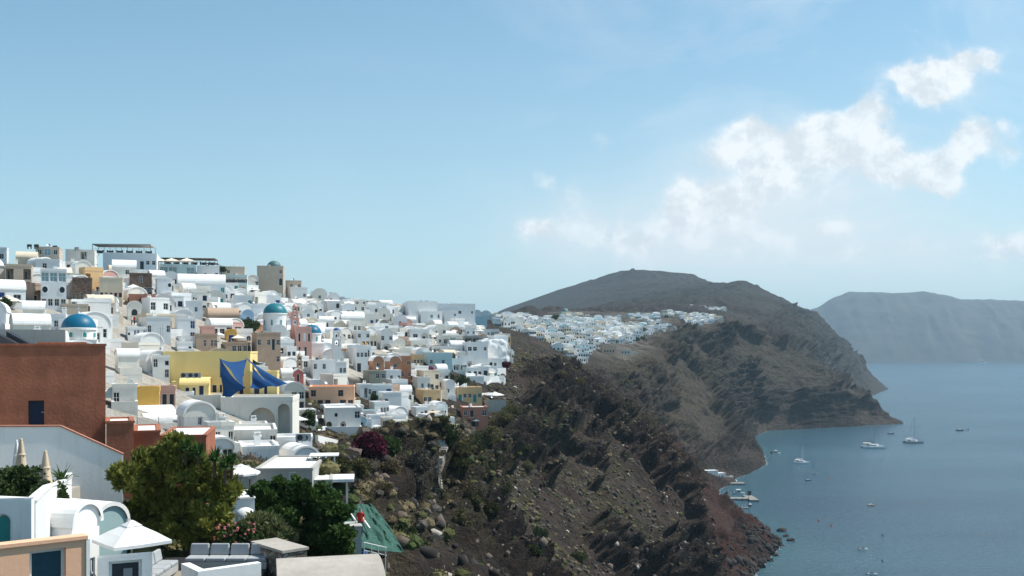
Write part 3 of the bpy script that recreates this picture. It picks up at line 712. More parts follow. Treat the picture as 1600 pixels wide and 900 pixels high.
        for bx4 in ((X0, X1, Y0, Y0+.25), (X0, X1, Y1-.25, Y1), (X0, X0+.25, Y0+.25, Y1-.25), (X1-.25, X1, Y0+.25, Y1-.25)):
            mb.box(*bx4, H_-.002, zt)
    elif roof == 'open': pass
    mb.build('wall', wmat, t)
    if roofmb.v: rf = roofmb.build('roof', rmat, t)
    for face, pl in ((fF, ps), (fR, ps2)):
        for (ch, cx, z0, w, h, ar, dp, door) in pl:
            if ch in KIND:
                if door: put(door_mesh(w, h, ar, KM[ch], frame), 'door', t, face, cx, z0, dp)
                else: put(window_mesh(w, h, ar, frame, KM[ch], ch not in 'v'), 'window', t, face, cx, z0, dp)
            elif ch == 'A': put(door_mesh(min(1.3, w*.45), min(2.1, h*.7), 0, DARKW, frame), 'door', t, face, cx, z0, dp-.03); 
            elif ch == 'p':
                put(door_mesh(min(1.2, w*.3), min(2.1, h*.85), 0, DARKW, frame), 'door', t, face, cx-w*.2, z0, dp-.03)
                put(window_mesh(min(1.2, w*.3), 1.1, 0, frame, GLASS), 'window', t, face, cx+w*.22, z0+.8, dp-.03)
            elif ch == 'g': put(window_mesh(w, h, 0, frame, MATS['pale_glass']), 'window', t, face, cx, z0, dp)
            elif ch == 'o': put(round_mesh(.42, frame, GLASS), 'window', t, face, cx, z0, 0)
    for (a0, a1, b0, b1, ar_, dp_, m_) in (custom or ()):
        if m_ is None:
            q = MB(); q.add([(a0-W_/2, dp_, b0), (a1-W_/2, dp_, b0), (a1-W_/2, dp_, b1), (a0-W_/2, dp_, b1)], [(0,1,2,3)]); q.build('recess', wmat, t); continue
        dr = b1-b0 > 1.0 and m_ is not GLASS
        put((door_mesh(a1-a0, b1-b0, ar_, m_, frame) if dr else window_mesh(a1-a0, b1-b0, ar_, frame, m_)), 'door' if dr else 'window', t, fF, (a0+a1)/2, b0, dp_-.01)
    if terrace:
        tb = MB(); pw = .22; e = .04
        x0, x1 = -W_/2-e, W_/2+(.9 if terrace > 2.4 else e)
        tb.box(x0, x1, -terrace, -.003, -sink-2, -.02)
        for b4 in ((x0, x1, -terrace-.02, -terrace+pw), (x1-pw, x1+.02, -terrace+pw, -.01), (x0-.02, x0+pw, -terrace+pw, -.01)):
            tb.box(*b4, -.025, par_h)
        tb.build('terrace', wmat if wm in 'WCKcb' else WHITE, t)
    for (cx, cy, h) in (chim or ()):
        cb = MB(); cb.box(cx-.28, cx+.28, cy-.28, cy+.28, H_, H_+h); cb.box(cx-.36, cx+.36, cy-.36, cy+.36, H_+h, H_+h+.12)
        for q in (-1, 1): cb.box(cx+q*.22-.06, cx+q*.22+.06, cy-.2, cy+.2, H_+h+.12, H_+h+.34)
        cb.box(cx-.3, cx+.3, cy-.26, cy+.26, H_+h+.34, H_+h+.42)
        cb.build('chimney', WHITE, t)
    return t
PG = mat('pale_glass', (.20,.30,.33), rough=.12, var=.15, spec=.6, bump=0)
def dome_on(t, cx, cy, z, r, dm, hz=.92, cross=True, name='dome', cap=None):
    b = MB(); n = 10
    pr = [(r*math.cos(math.pi/2*k/n), r*hz*math.sin(math.pi/2*k/n)) for k in range(n+1)]; pr[-1] = (.001, pr[-1][1])
    b.lathe(pr, 28, (cx, cy, z)); d = b.build(name, dm, t)
    rim = MB(); rim.lathe([(r-.1,-.22),(r+.12,-.2),(r+.12,.02),(r-.02,.06)], 28, (cx, cy, z), sm=False); rim.build('rim', WHITE, d)
    if cross:
        c = MB(); zt = z+r*hz; c.lathe([(.16,-.05),(.13,.15),(.05,.25)], 8, (cx, cy, zt)); c.box(cx-.03, cx+.03, cy-.03, cy+.03, zt+.2, zt+1.0); c.box(cx-.22, cx+.22, cy-.03, cy+.03, zt+.62, zt+.7)
        c.build('cross', WHITE, d)
    return d
def drum_on(t, cx, cy, z0, z1, r, wmt, nwin=8, wh=1.1, wmtw=None, n=24):
    b = MB(); b.lathe([(r, z0), (r, z1)], n, (cx, cy, 0), sm=True); b.lathe([(r+.08, z1-.25), (r+.14, z1-.2), (r+.14, z1), (r-.2, z1+.01)], n, (cx, cy, 0), sm=False)
    d = b.build('drum', wmt, t)
    for k in range(nwin):
        a = 2*math.pi*(k+.5)/nwin
        w = link('window', window_mesh(.6, wh, 1, FRAMEW, wmtw or DARKW, False), d, (cx+(r+.02)*math.cos(a), cy+(r+.02)*math.sin(a), (z0+z1)/2-wh/2-.05)); w.rotation_euler = (0, 0, a+math.pi/2)
    return d
def belfry(x, y, z, rz, w, tiers, wm, label, h=2.0, dome=None, name='bell_tower', sink=3, base_h=1.2, bells=True, cat='bell tower'):
    """wall belfry / square tower with arched openings, narrowing per tier"""
    t = empty(name, (x, y, z), rz, label, cat); m_ = MC[wm] if isinstance(wm, str) else wm
    b = MB(); b.box(-w/2, w/2, -w/2, w/2, -sink, base_h); zc = base_h; cw = w
    for k in range(tiers):
        th = h*(.85**k); aw = cw*.5
        for i, (o, ux) in enumerate((((-cw/2,-cw/2),(1,0)), ((cw/2,-cw/2),(0,1)), ((cw/2,cw/2),(-1,0)), ((-cw/2,cw/2),(0,-1)))):
            facade(b, o, ux, cw, zc, zc+th, [(cw/2-aw/2, cw/2+aw/2, zc+.15, zc+th*.85, 1, cw*.18)])
        b.box(-cw/2-.12, cw/2+.12, -cw/2-.12, cw/2+.12, zc+th, zc+th+.16)
        if bells:
            bb = MB(); bb.lathe([(.001,.5),(.14,.46),(.2,.2),(.3,0)], 10, (0, 0, zc+th*.35)); bb.tube((0,0,zc+th*.35+.45),(0,0,zc+th),.03); bb.build('bell', DMETAL, t)
        zc += th+.16; cw *= .78
    if dome: dome_on(t, 0, 0, zc, cw*.62, dome)
    else:
        b.lathe([(cw*.6, 0), (cw*.45, .35), (.02, .8)], 8, (0, 0, zc)); b.box(-.03, .03, -.03, .03, zc+.7, zc+1.5); b.box(-.2, .2, -.03, .03, zc+1.15, zc+1.22)
    b.build('tower', m_, t); return t
# pixel helpers -> world: everything is set down on the terrain
def skyY(px):
    a = (px-800)/F; best = None
    for Y in range(150, 640, 4):
        e = (H(a*Y, Y)-CZ)/Y
        if best is None or e > best[0]: best = (e, Y)
    return best[1]-2.
def ground(px, py, y0=60, Y=None):
    Yh = Y or hit(px, py, y0) or skyY(px)
    X = (px-800)/F*Yh; return X, Yh, CZ+(HY-py)/F*Yh
LM = []       # landmark rectangles in view, with depth and world position
PL = []
def phouse(x0, x1, yt, yb, roof, wm, rows, rz=18, D_=7.0, Y=None, label=None, side='', rise=None, terrace=0, chim=None, name='house', cat='house', fixed=None, keep=True, **kw):
    rz = R(rz + .5*math.degrees(math.atan((800-(x0+x1)/2)/F))*.6); X, Yh, z = ground((x0+x1)/2, yb, Y=Y); s = Yh/F
    Wt = (x1-x0)*s; D_ = max(2.5, min(D_, .38*Wt/max(.05, abs(math.sin(rz))))); W_ = max(2.2, (Wt - D_*abs(math.sin(rz)))/math.cos(rz))
    if W_ <= 2.21: D_ = max(2.0, (Wt-2.2*math.cos(rz))/max(.2, abs(math.sin(rz))))
    H_ = (yb-yt)*s; a = 0
    if roof == 'vault': a = rise if rise is not None else min(W_*.42, H_*.5); 
    elif roof == 'vaultx': a = rise if rise is not None else min(D_*.33, H_*.45)
    elif roof == 'gable': a = rise if rise is not None else W_*.3
    elif roof == 'flat': a = kw.get('para', .35)
    H_ = max(1.6, H_-a)
    cs, sn = math.cos(rz), math.sin(rz)
    cor = [(cx*cs-cy*sn, cx*sn+cy*cs) for cx, cy in ((-W_/2,0),(W_/2,0),(W_/2,D_),(-W_/2,D_))]
    mx = (min(c[0] for c in cor)+max(c[0] for c in cor))/2; my = min(c[1] for c in cor)
    X -= mx; Yo = Yh-my
    low = min(H(X+cx*cs-cy*sn, Yo+cx*sn+cy*cs) for cx, cy in ((-W_/2,-terrace),(W_/2+.9,-terrace),(W_/2,D_),(-W_/2,D_)))
    sink = max(1.5, z-low+1.0)
    t = house(X, Yo, z, rz, W_, D_, H_, roof, wm, rows, side, sink, label, None, name, cat, terrace=terrace, chim=chim,
              rise=a if roof not in ('flat', 'open') else None, **kw)
    LM.append((x0, x1, yt, yb, Yh)); PL.append((X, Yo+D_/2, max(W_, D_)/2))
    t['W'] = W_; t['D'] = D_; t['H'] = H_
    return t
def WHD(t): return t['W'], t['D'], t['H']

def fhouse(xl, xr, yt, yb, Yr, rz, D_, wm, label, ops=(), roof='flat', sink=5, keep=True, Yrest=None, **kw):
    """house whose front plane passes through the right edge at depth Yr; openings given on that plane"""
    rz = R(rz); Xr = (xr-800)/F*Yr; cs, sn = math.cos(rz), math.sin(rz)
    def loc(px, py):
        k = (px-800)/F            # (Xr - l*cs) = k*(Yr - l*sn)
        l = (Xr-k*Yr)/(cs-k*sn); Yp = Yr-l*sn; return l, CZ+(HY-py)/F*Yp
    W_, _ = loc(xl, yt); zb = loc(xr, yb)[1]; zt = CZ+(HY-yt)/F*Yr; H_ = zt-zb
    a = 0
    if roof == 'flat': a = kw.get('para', .35)
    elif roof == 'vault': a = kw.get('rise') or W_*.42
    elif roof == 'vaultx': a = kw.get('rise') or D_*.36
    H_ -= a
    cu = []
    for (p0, p1, q0, q1, ar, dp, m_) in ops:
        la, za = loc(p0, q0); lb, zc = loc(p1, q1); cu.append((W_-la, W_-lb, zc-zb, za-zb, ar, dp, m_))
    x = Xr-cs*W_/2; y = Yr-sn*W_/2
    t = house(x, y, zb, rz, W_, D_, H_, roof, wm, '', '', sink, label, custom=cu, **kw)
    t['W'] = W_; t['D'] = D_; t['H'] = H_
    LM.append((xl, xr, yt, yb, Yr-sn*W_)); PL.append((x-sn*D_/2, y+cs*D_/2, max(W_, D_)/2)); return t
# ================================================================ THE VILLAGE: houses one can point to
V = [
 # x0,x1,ytop,ybase,roof,wall,rows,rot,depth,Y,label,extra
 (-14,8,386,412,'flat','C','w',10,7,232,'small cool white house cut by the left edge of the picture, on the skyline',{}),
 (8,52,391,414,'vaultx','c','',12,8,236,'cream barrel vaulted building on the skyline, leftmost of the roofs against the sky',{}),
 (42,88,385,400,'flat','b','wgw',12,7,250,'flat dark roofed terrace block on the skyline, left of the green roofed hall',{'para':.2}),
 (85,142,389,404,'flat','K','..p.',14,9,262,'long low hall with a pale green flat roof on the skyline',{'rm':LTEAL,'para':.08}),
 (40,88,404,423,'flat','C','.w..',12,7,228,'cool white upper block with clean walls above the white house with round windows',{}),
 (-12,42,412,457,'flat','b','p.p/.w.d',14,8,None,'beige two storey house with dark covered roof terrace at the left edge',{'terrace':2}),
 (43,97,419,482,'flat','C','ggg/o.o/wwww',14,9,None,'tall cool white house with glazed gallery above two round windows and a window row',{}),
 (88,126,408,440,'flat','K','p/.w',16,7,236,'warm white house with a striped canvas awning behind the stone mansion',{}),
 (97,139,433,472,'flat','s','...../wwawd',14,7,None,'brown rubble stone mansion with arched middle window and cream sills',{'frame':CREAM}),
 (138,187,433,471,'flat','c','...../mmmmm',14,7,None,'cream mansion front with a row of five tall maroon doors',{}),
 (187,233,426,460,'flat','s','..a../wwwww',14,7,None,'brown stone mansion with white arched window and pale lower colonnade',{}),
 (186,238,459,482,'flat','D','.AA',14,7,None,'dusty red terrace block with two arches under the second stone mansion',{'para':.5}),
 (158,208,404,432,'vaultx','K','..w.',14,8,262,'cream white barrel vaulted house below the roof restaurant',{}),
 (143,237,394,420,'flat','C','....w.dww',10,12,285,'wide pale grey blue building carrying the canopied roof restaurant on the skyline',{'para':.7}),
 (236,300,412,434,'flat','L','gg.g',10,9,300,'glass fronted pale teal restaurant building with parasols, on the skyline',{}),
 (296,340,415,440,'flat','C','.D.w',10,8,305,'cool white block under the dark pergola on the skyline',{}),
 (232,266,434,472,'flat','C','..o/ww.d',14,7,None,'small cool white two storey house with one round window beside a tan doorway',{}),
 (263,346,426,462,'vaultx','C','..w.T..T',14,9,None,'long white barrel vaulted house with two teal windows, high on the slope',{}),
 (335,380,416,430,'flat','b','.w..',10,7,330,'low beige building with a small tree in front, on the skyline',{}),
 (344,384,429,444,'flat','L','gg',10,7,325,'blue grey building with dark terrace roofs below the small skyline tree',{}),
 (393,441,415,446,'flat','b','....w/....D',8,11,350,'large plain beige building with the grey green church dome behind it',{}),
 (441,470,438,452,'flat','b','.w.w',8,7,365,'low beige parapeted block right of the large plain beige building',{}),
 (405,442,444,462,'flat','W','w.w',16,7,None,'white flat roofed house with two windows directly under the large beige building',{}),
 (441,478,448,472,'flat','C','..w',16,8,None,'cool white block with blank walls right of a single parasol, near the skyline',{}),
 (478,510,450,476,'vault','K','w/m.',16,8,None,'cream white vaulted house with a maroon door on the skyline shoulder',{}),
 (505,529,457,474,'vault','W','a.',14,7,None,'small white vaulted house with one arched window on the skyline shoulder',{}),
 (505,532,470,492,'flat','W','.D/w.',14,7,None,'white block with a dark arched doorway below the small vaulted skyline house',{}),
 (308,369,480,508,'vaultx','t','d.www',16,8,None,'tan barrel vaulted house with dark door and three small windows',{}),
 (368,395,483,508,'vault','l','a',20,6,None,'sky blue painted vaulted house with one arched window',{}),
 (352,392,461,482,'flat','C','...t',16,7,None,'cool white house with one teal door above the sky blue vaulted house',{}),
 (378,420,475,502,'flat','C','..A',18,8,None,'cool white house with a curved arch niche, left of the large church dome',{}),
 (277,314,470,494,'flat','C','..w.',14,7,None,'white house with single dark window and little bell arch on its roof',{}),
 (210,262,494,530,'flat','C','w...w',18,9,None,'long white wall house with a few dark windows, above the grey stone vaulted house',{}),
 (262,302,496,532,'flat','C','..B/w.w',18,8,None,'white house with tall grey shutter and hanging plant on its wall',{}),
 (184,224,510,532,'flat','W','v.BB.B',18,7,None,'low white house with three small navy windows behind the blue domed church',{}),
 (188,218,470,500,'vault','K','D',16,5,None,'small white vaulted chapel with dark red arched door near the palm terrace',{}),
 (218,240,478,497,'flat','W','D',16,5,None,'small white block with one dark arched doorway next to the red terrace',{}),
 (-6,66,490,527,'vaultx','K','...',24,9,118,'large cream barrel roof seen over the terracotta wall at the left edge',{}),
 (75,131,474,516,'flat','b','',16,8,168,'plain tan block with blank walls standing behind the nearest blue dome',{}),
 (18,64,470,500,'vaultx','K','.',16,8,None,'white curved roof house left of the plain tan block',{}),
 (58,98,490,520,'flat','C','.w.',16,7,None,'small white block with one window left of the nearest blue dome',{}),
 (305,333,509,524,'flat','p','',18,6,None,'pink box shaped rooftop room with two round chimney caps',{}),
 (288,336,521,548,'flat','t','..w.ww',18,8,None,'tan terrace house with paired slit windows under the pink rooftop room',{}),
 (346,368,514,534,'vault','O','b',20,6,None,'little ochre and white vaulted room with a blue door',{}),
 (334,384,534,552,'flat','t','.www',18,7,None,'low tan terrace wall house with a row of dark openings behind the yellow house',{}),
 (381,435,519,574,'flat','t','w.wdw/....w',18,9,None,'tan two storey house with dark balcony doors, right of the yellow house',{}),
 (395,413,508,519,'flat','P','',18,5,None,'small orange rooftop block above the tan two storey house',{}),
 (264,298,533,552,'flat','W','..v',16,6,None,'low white rooftop with satellite dishes behind the yellow house',{}),
 (462,490,482,501,'vault','W','w/dwt',14,7,None,'white vaulted house with a window over three blue green openings, right of the large dome',{}),
 (488,507,486,501,'vault','C','ww',14,7,None,'small cool white vaulted house with two openings above the second blue dome',{}),
 (520,568,486,510,'vaultx','K','..w.',16,8,None,'cream white long barrel vaulted house with ochre ledge',{}),
 (560,592,490,511,'flat','K','.bw',16,7,None,'white house with one bright blue door under a pale parasol',{}),
 (586,609,481,506,'vault','K','w/www',12,7,None,'white vaulted house with bell arch on top and small dark windows',{}),
 (608,636,490,513,'gable','C','.a.',12,8,None,'white pointed roof chapel front with one tall arched window and bell arch',{}),
 (628,682,470,502,'flat','W','..v.',12,11,430,'tall blank white cube house dominating the skyline right of centre village',{'para':.3}),
 (648,690,486,514,'flat','W','.Ta/w.w.',14,9,None,'white two storey house with teal window at the foot of the tall white cube house',{}),
 (676,742,474,500,'flat','C','.T.W.w',10,10,470,'cool grey blue flat roofed house with two wide windows on the skyline',{}),
 (688,716,484,512,'flat','C','.w/p.',14,8,None,'cool white tall narrow house below the grey blue skyline house',{}),
 (735,752,484,502,'vault','C','w',10,7,None,'small pale blue vaulted house near the right end of the village skyline',{}),
 (748,768,485,502,'vault','C','w',10,6,None,'rightmost small vaulted house at the village skyline',{}),
 (722,761,494,508,'flat','L','..',12,7,None,'pale teal low wall house under the two small skyline vaults',{}),
 (724,742,512,526,'flat','C','w.w',14,6,None,'small pale blue house beside two cream parasols on a terrace',{}),
 (742,780,514,527,'flat','C','w.wpp',12,7,None,'pale blue house with white colonnade at the cliff end of the parasol terrace',{}),
 (584,613,513,550,'vault','W','W.w/A',16,8,None,'white vaulted house with large arched front and arched porch below',{}),
 (547,577,517,542,'flat','C','w.w/.ww',16,7,None,'white flat house with small scattered windows right of the little bell tower',{}),
 (576,588,524,545,'flat','c','dd',16,5,None,'tiny cream house with two dark doors above the ochre stair',{}),
 (676,722,524,540,'flat','K','wpgp',12,8,None,'long low white house with dark glazed openings under a row of skylights',{}),
 (720,762,525,537,'flat','g','ppp',10,7,None,'dark open fronted restaurant under a flat canopy near the cliff end',{'para':.15}),
 (668,722,540,556,'flat','W','p.pw',14,8,None,'white terrace house with deep shaded porches below the low glazed house',{}),
 (630,670,514,534,'flat','W','WA',16,8,None,'white block house with one wide window below the tall cube house',{}),
 (632,668,532,552,'flat','K','AA',16,8,None,'cream white house with two low dark arches left of the skylight terraces',{}),
 (720,762,534,573,'flat','W','WW.w/....',12,10,None,'big white house with two wide windows at the cliff end of the village',{}),
 (708,738,556,576,'flat','W','pp',14,7,None,'white porch house with railings below the big white cliff end house',{}),
 (750,784,560,577,'flat','W','.dw.',12,7,None,'low white annex with a doorway under the rounded white rock wall',{}),
 (546,574,543,582,'flat','W','www/d.',16,8,None,'white two storey house with three windows left of the brown orange houses',{}),
 (573,599,556,592,'vault','B','w/w',18,7,None,'leftmost brown orange vaulted house with a parasol in front',{}),
 (598,626,556,592,'vault','B','w/d',18,7,None,'middle brown orange vaulted house with a pale parasol in front',{}),
 (618,642,556,594,'flat','B','.w/w.w',16,7,None,'tall brown orange flat roofed house at the right of its colour group',{}),
 (638,661,554,574,'flat','n','www',16,6,None,'small pale orange house with three white framed windows',{}),
 (638,672,543,562,'vault','W','.b.',16,7,None,'white vaulted house with a blue doorway behind the small pale orange house',{}),
 (658,706,551,578,'flat','L','w.w.',16,8,None,'pale teal and white house right of the small pale orange house',{}),
 (700,730,560,582,'flat','W','pp',14,7,None,'white house with railed balconies and two porches by a dark cypress',{}),
 (562,602,579,606,'flat','o','.ww/...w',18,8,None,'olive grey house with two windows below the brown orange houses',{}),
 (590,626,578,600,'flat','W','.w.w',18,7,None,'white house with grey shutters right of the olive grey house',{}),
 (641,672,589,614,'flat','K','.w.w',20,7,None,'white house with two white framed windows below the orange stair',{}),
 (688,710,593,622,'vault','W','w.',22,6,None,'small white rounded house at the right edge of the village, above the pale orange long house',{}),
 (645,688,609,637,'flat','n','ww.A',22,8,None,'peach orange house with a covered porch on the lower right slope',{}),
 (707,753,605,630,'flat','n','twwtw',8,8,None,'pale orange long flat house with teal doors at the right edge of the village',{}),
 (716,762,636,667,'flat','D','wd.W/pA.',8,8,None,'dusty red two storey house standing alone on the scrub at the village edge',{}),
 (755,791,626,650,'open','g','',6,6,None,'grey concrete retaining block carrying a terrace with a white parasol',{}),
 (432,456,576,596,'vaultx','K','',20,6,None,'white barrel roof behind the rose red chapel',{}),
 (448,473,576,597,'gable','r','.D.',18,5,None,'small rose red chapel front with pointed roof and white framed door',{}),
 (440,462,541,566,'flat','W','dd',18,6,None,'small white house with two dark doors left of the pink church front',{}),
 (470,522,562,597,'flat','W','w.w../...A',16,9,None,'broad white house with a dark arch between the rose chapel and the white stairs',{}),
 (488,536,545,570,'vault','W','a.a/ww.',16,8,None,'tall white church hall with arched windows below the second blue dome',{}),
 (505,540,565,590,'flat','W','b.ww',18,7,None,'white lower house with small blue doorways under the church hall',{}),
 (468,514,598,608,'flat','C','',16,7,None,'low white roof terrace with tanks above the pale peach house',{}),
 (472,552,604,638,'flat','P','w..w./www.dw',8,9,None,'pale peach two storey house with a parasol terrace in the middle of the slope',{'frame':GREYW}),
 (490,562,637,674,'flat','W','.v..w/A.A..',10,9,None,'long white house with two arches under the pale peach house',{}),
 (424,474,597,640,'vault','K','.ww/p.d',22,8,None,'white vaulted house with grey windows right of the blue sail terrace',{}),
 (552,580,600,622,'flat','W','.pw',20,7,None,'white stepped house with a flat canopy right of the pale peach house',{}),
 (585,626,613,640,'flat','W','W...',18,9,None,'white house with one big window above the turquoise plunge pool',{}),
 (572,607,628,652,'flat','W','..www',20,7,None,'white house with three tall narrow windows beside the plunge pool',{}),
 (546,572,650,672,'vault','L','w',24,6,None,'small pale turquoise vaulted house near the plum bougainvillea',{}),
 (572,592,648,672,'flat','C','..',24,6,None,'cool white cube right of the small turquoise vaulted house',{}),
 (592,612,652,672,'flat','K','pd',24,6,None,'cream cube house with two dark openings below the three window house',{}),
 (578,600,668,688,'vault','W','BB',22,6,None,'white vaulted cave house with two grey blue windows right of the bougainvillea',{}),
 (608,642,664,694,'vault','W','a.w/dwd',22,7,None,'lowest white vaulted house at the foot of the village, with curved gable',{}),
 (640,668,636,656,'flat','W','.wd',22,6,None,'white house with one window and door next to the peach orange house',{}),
 (650,692,648,672,'flat','W','p.w.',24,7,None,'white cave house with a shaded porch at the top of the cliff stair',{}),
 (596,614,676,694,'flat','K','w.',24,5,None,'small square cream house right beside the lowest vaulted house',{}),
 (168,212,545,585,'vaultx','K','',26,8,None,'white barrel roof cascading behind the grey stone vaulted house',{}),
 (228,262,555,592,'flat','W','w.v/..w',18,7,None,'white terrace house stacked with parasols left of the yellow house',{}),
 (209,240,604,640,'flat','O','.',10,5,None,'small ochre yellow wall house beside the weathered pink wall house',{'para':.5}),
 (236,266,603,640,'flat','p','.dd',10,5,None,'weathered pink and white wall house with two arched dark doors',{'para':.5}),
 (167,206,600,640,'flat','K','w..',16,6,None,'cream house under parasols right of the big terracotta wall',{}),
 (262,330,628,690,'vault','K','..v../w..w',24,9,None,'cream white vaulted house with small square window below the yellow house',{}),
 (166,262,640,680,'vaultx','K','',24,9,98,'low white barrel roof behind the terracotta parapets',{}),
 (318,352,660,706,'flat','K','.w.w',22,7,None,'cream stepped house with slit windows and little arched gate',{}),
]
V += [(322,428,672,706,'flat','K','w..d.w',12,8,None,'long cream terrace block with a dark door under the arcaded cream house',{'terrace':2.4}),
 (346,432,702,732,'flat','W','',14,7,86,'plain white terrace block just above the grey beige flat building',{'para':.3}),
 (205,262,655,690,'vaultx','K','',20,6,94,'wide white barrel roof just right of the stepped terracotta block',{}),
 (300,352,688,724,'flat','K','d.w',18,6,84,'cream stepped terrace house with a dark door behind the yucca heads',{'terrace':2}),
 (352,416,664,700,'flat','K','w.p.w',14,6,112,'cream white house with an open porch below the closed parasols',{'terrace':1.8}),
 (316,350,700,730,'vault','W','.w',22,5,80,'small white vault with one window above the spiky yuccas',{}),
 (416,452,684,712,'flat','K','d.',16,5,100,'low cream stair head block with a dark door near the closed parasols',{}),
 (262,300,612,640,'flat','W','b.',18,5,132,'small white stair side house with a blue door at the foot of the yellow annex',{}),
 (206,232,575,604,'flat','W','w.',18,5,148,'white cube house tucked right of the grey stone vault',{}),
 (455,492,640,668,'flat','W','w.d',16,6,None,'white stepped house beside the dark climbing tree',{})]
HS = {}
rngv = random.Random(5)
for e in V:
    x0, x1, yt, yb, roof, wm, rows, rz, D_, Y, lab, ex = e
    terr = ex.pop('terrace', 0)
    if Y is None and wm in 'WCKcbl' and roof != 'open' and rngv.random() < .55: terr = terr or rngv.choice((1.6, 2.0, 2.4))
    ch = None
    if roof == 'flat' and rngv.random() < .35: ch = [(rngv.uniform(-1, 1), rngv.uniform(2, 4), rngv.uniform(.5, 1))]
    HS[lab] = phouse(x0, x1, yt, yb, roof, wm, rows, rz + rngv.uniform(-3, 3), D_, Y, lab, side=rngv.choice(('', 'w.', '.w.', 'w.w')) if rows else '', terrace=terr, chim=ch, sc=1.18, **ex)
def near_label(s): return [t for l, t in HS.items() if s in l][0]
# ================================================================ CHURCHES
def church(px, yb, y_base_dome, r_px, y_body_top, body_w_px, Y, rz, dm, label, wm='W', cross=True, sq=False, rows='', back=0):
    s = Y/F; X = (px-800)*s; zb = CZ+(HY-yb)*s; zt = CZ+(HY-y_body_top)*s; zd = CZ+(HY-y_base_dome)*s; r = r_px*s; w = body_w_px*s
    t = house(X, Y-w/2, zb, R(rz), w, w, zt-zb, 'flat', wm, rows, '', 6, label, name='church', cat='church', para=.12)
    drum_on(t, 0, w/2, zt-zb, zd-zb, r*1.0 if not sq else r*1.04, MC[wm], 8, min(1.5, (zd-zt)*.5), TEALW)
    dome_on(t, 0, w/2, zd-zb, r*1.02, dm, .9, cross)
    LM.append((px-body_w_px/2, px+body_w_px/2, y_base_dome-r_px, yb, Y)); PL.append((X, Y, w/2+1)); return t
church(133, 552, 513, 25, 532, 54, 126, 20, DOME, 'small white church with the nearest bright blue dome, above the terracotta wall')
CH1 = church(437, 538, 490, 18, 518, 40, hit(437, 538) or 240, 20, DOME2, 'white church with the largest teal blue dome in the middle of the village')
phouse(411, 446, 507, 530, 'vault', 'W', '.v.', 14, 7, CH1.location.y-2, 'white barrel vaulted nave in front of the largest teal blue dome', name='church_nave', cat='church')
CH2 = church(493, 560, 521, 15, 537, 34, hit(493, 556) or 230, 20, DOME, 'white church with the second blue dome, just right of the pink bell tower')
church(431, 446, 417, 10.5, 428, 26, 372, 12, DOME3, 'cream church with a small grey green dome on the skyline behind the big beige building', 'K')
x, y, z = ground(526, 562, Y=CH2.location.y-6)
belfry(x, y, z, R(18), 2.1, 2, 'W', 'white open bell tower with a small deep blue dome right of the second blue dome', 2.0, DOME4, base_h=3.2)
LM.append((516, 536, 507, 562, y)); PL.append((x, y, 1.5))
pk = fhouse(463, 487, 510, 562, CH2.location.y-7, 20, 6, 'p', 'pink church front with rows of arched windows beside the second blue dome',
  [(466,470,520,534,1,.15,DARKW),(474,478,520,534,1,.15,WCANVAS),(481,485,520,534,1,.15,DARKW),(466,470,541,554,1,.15,DARKW),(475,480,541,558,1,.15,BROWNW)], name='church', cat='church', para=.5, frame=FRAMEW)
x, y, z = ground(461, 515, Y=CH2.location.y-4)
belfry(x, y, z, R(18), 2.0, 3, 'p', 'pink stacked bell tower with arches beside the pink church front', 1.7, None, base_h=1.0, sink=7)
LM.append((455, 467, 490, 530, y))
hr = near_label('rose red chapel front')
belfry(hr.location.x-.2, hr.location.y+2.2, hr.location.z+hr['H']+.2, R(18), 1.1, 2, 't', 'tan stacked bell tower rising behind the rose red chapel', 1.1, None, base_h=.7, sink=4)
for lab, w, l2 in (('white house with single dark window and little bell', 1.6, 'small white bell arch on the roof of a plain white house, far from the domes'),
               ('white vaulted house with bell arch on top', 1.5, 'white bell arch on top of the vaulted house near the centre skyline'),
               ('white pointed roof chapel front', 1.3, 'slim white bell arch behind the pointed chapel front')):
    h = near_label(lab); t = empty('bell_arch', (h.location.x, h.location.y+.6, h.location.z+h['H']+(1.6 if 'vault' in lab else .3)), h.rotation_euler.z, l2, 'bell arch')
    b = MB(); facade(b, (-w/2, 0), (1, 0), w, -.8, 1.5, [(w*.12, w*.44, .1, 1.1, 1, .35), (w*.56, w*.88, .1, 1.1, 1, .35)]); facade(b, (w/2, .35), (-1, 0), w, -.8, 1.5, [(w*.12, w*.44, .1, 1.1, 1, .02), (w*.56, w*.88, .1, 1.1, 1, .02)])
    b.box(-w/2-.05, w/2+.05, -.04, .39, 1.5, 1.62); b.add([(-w/2, 0, 1.62), (w/2, 0, 1.62), (0, 0, 2.1), (-w/2, .35, 1.62), (w/2, .35, 1.62), (0, .35, 2.1)], [(0,1,2),(3,5,4),(0,2,5,3),(1,4,5,2)])
    b.box(-w/2-.002, -w/2+.002, 0, .35, -.8, 1.5); b.box(w/2-.002, w/2+.002, 0, .35, -.8, 1.5)
    b.build('arch_wall', WHITE, t)
    for q in (-.22, .22): bb = MB(); bb.lathe([(.001,.4),(.1,.36),(.14,.16),(.2,0)], 8, (q*w, .17, .45)); bb.tube((q*w,.17,.8),(q*w,.17,1.1),.02); bb.build('bell', DMETAL, t)
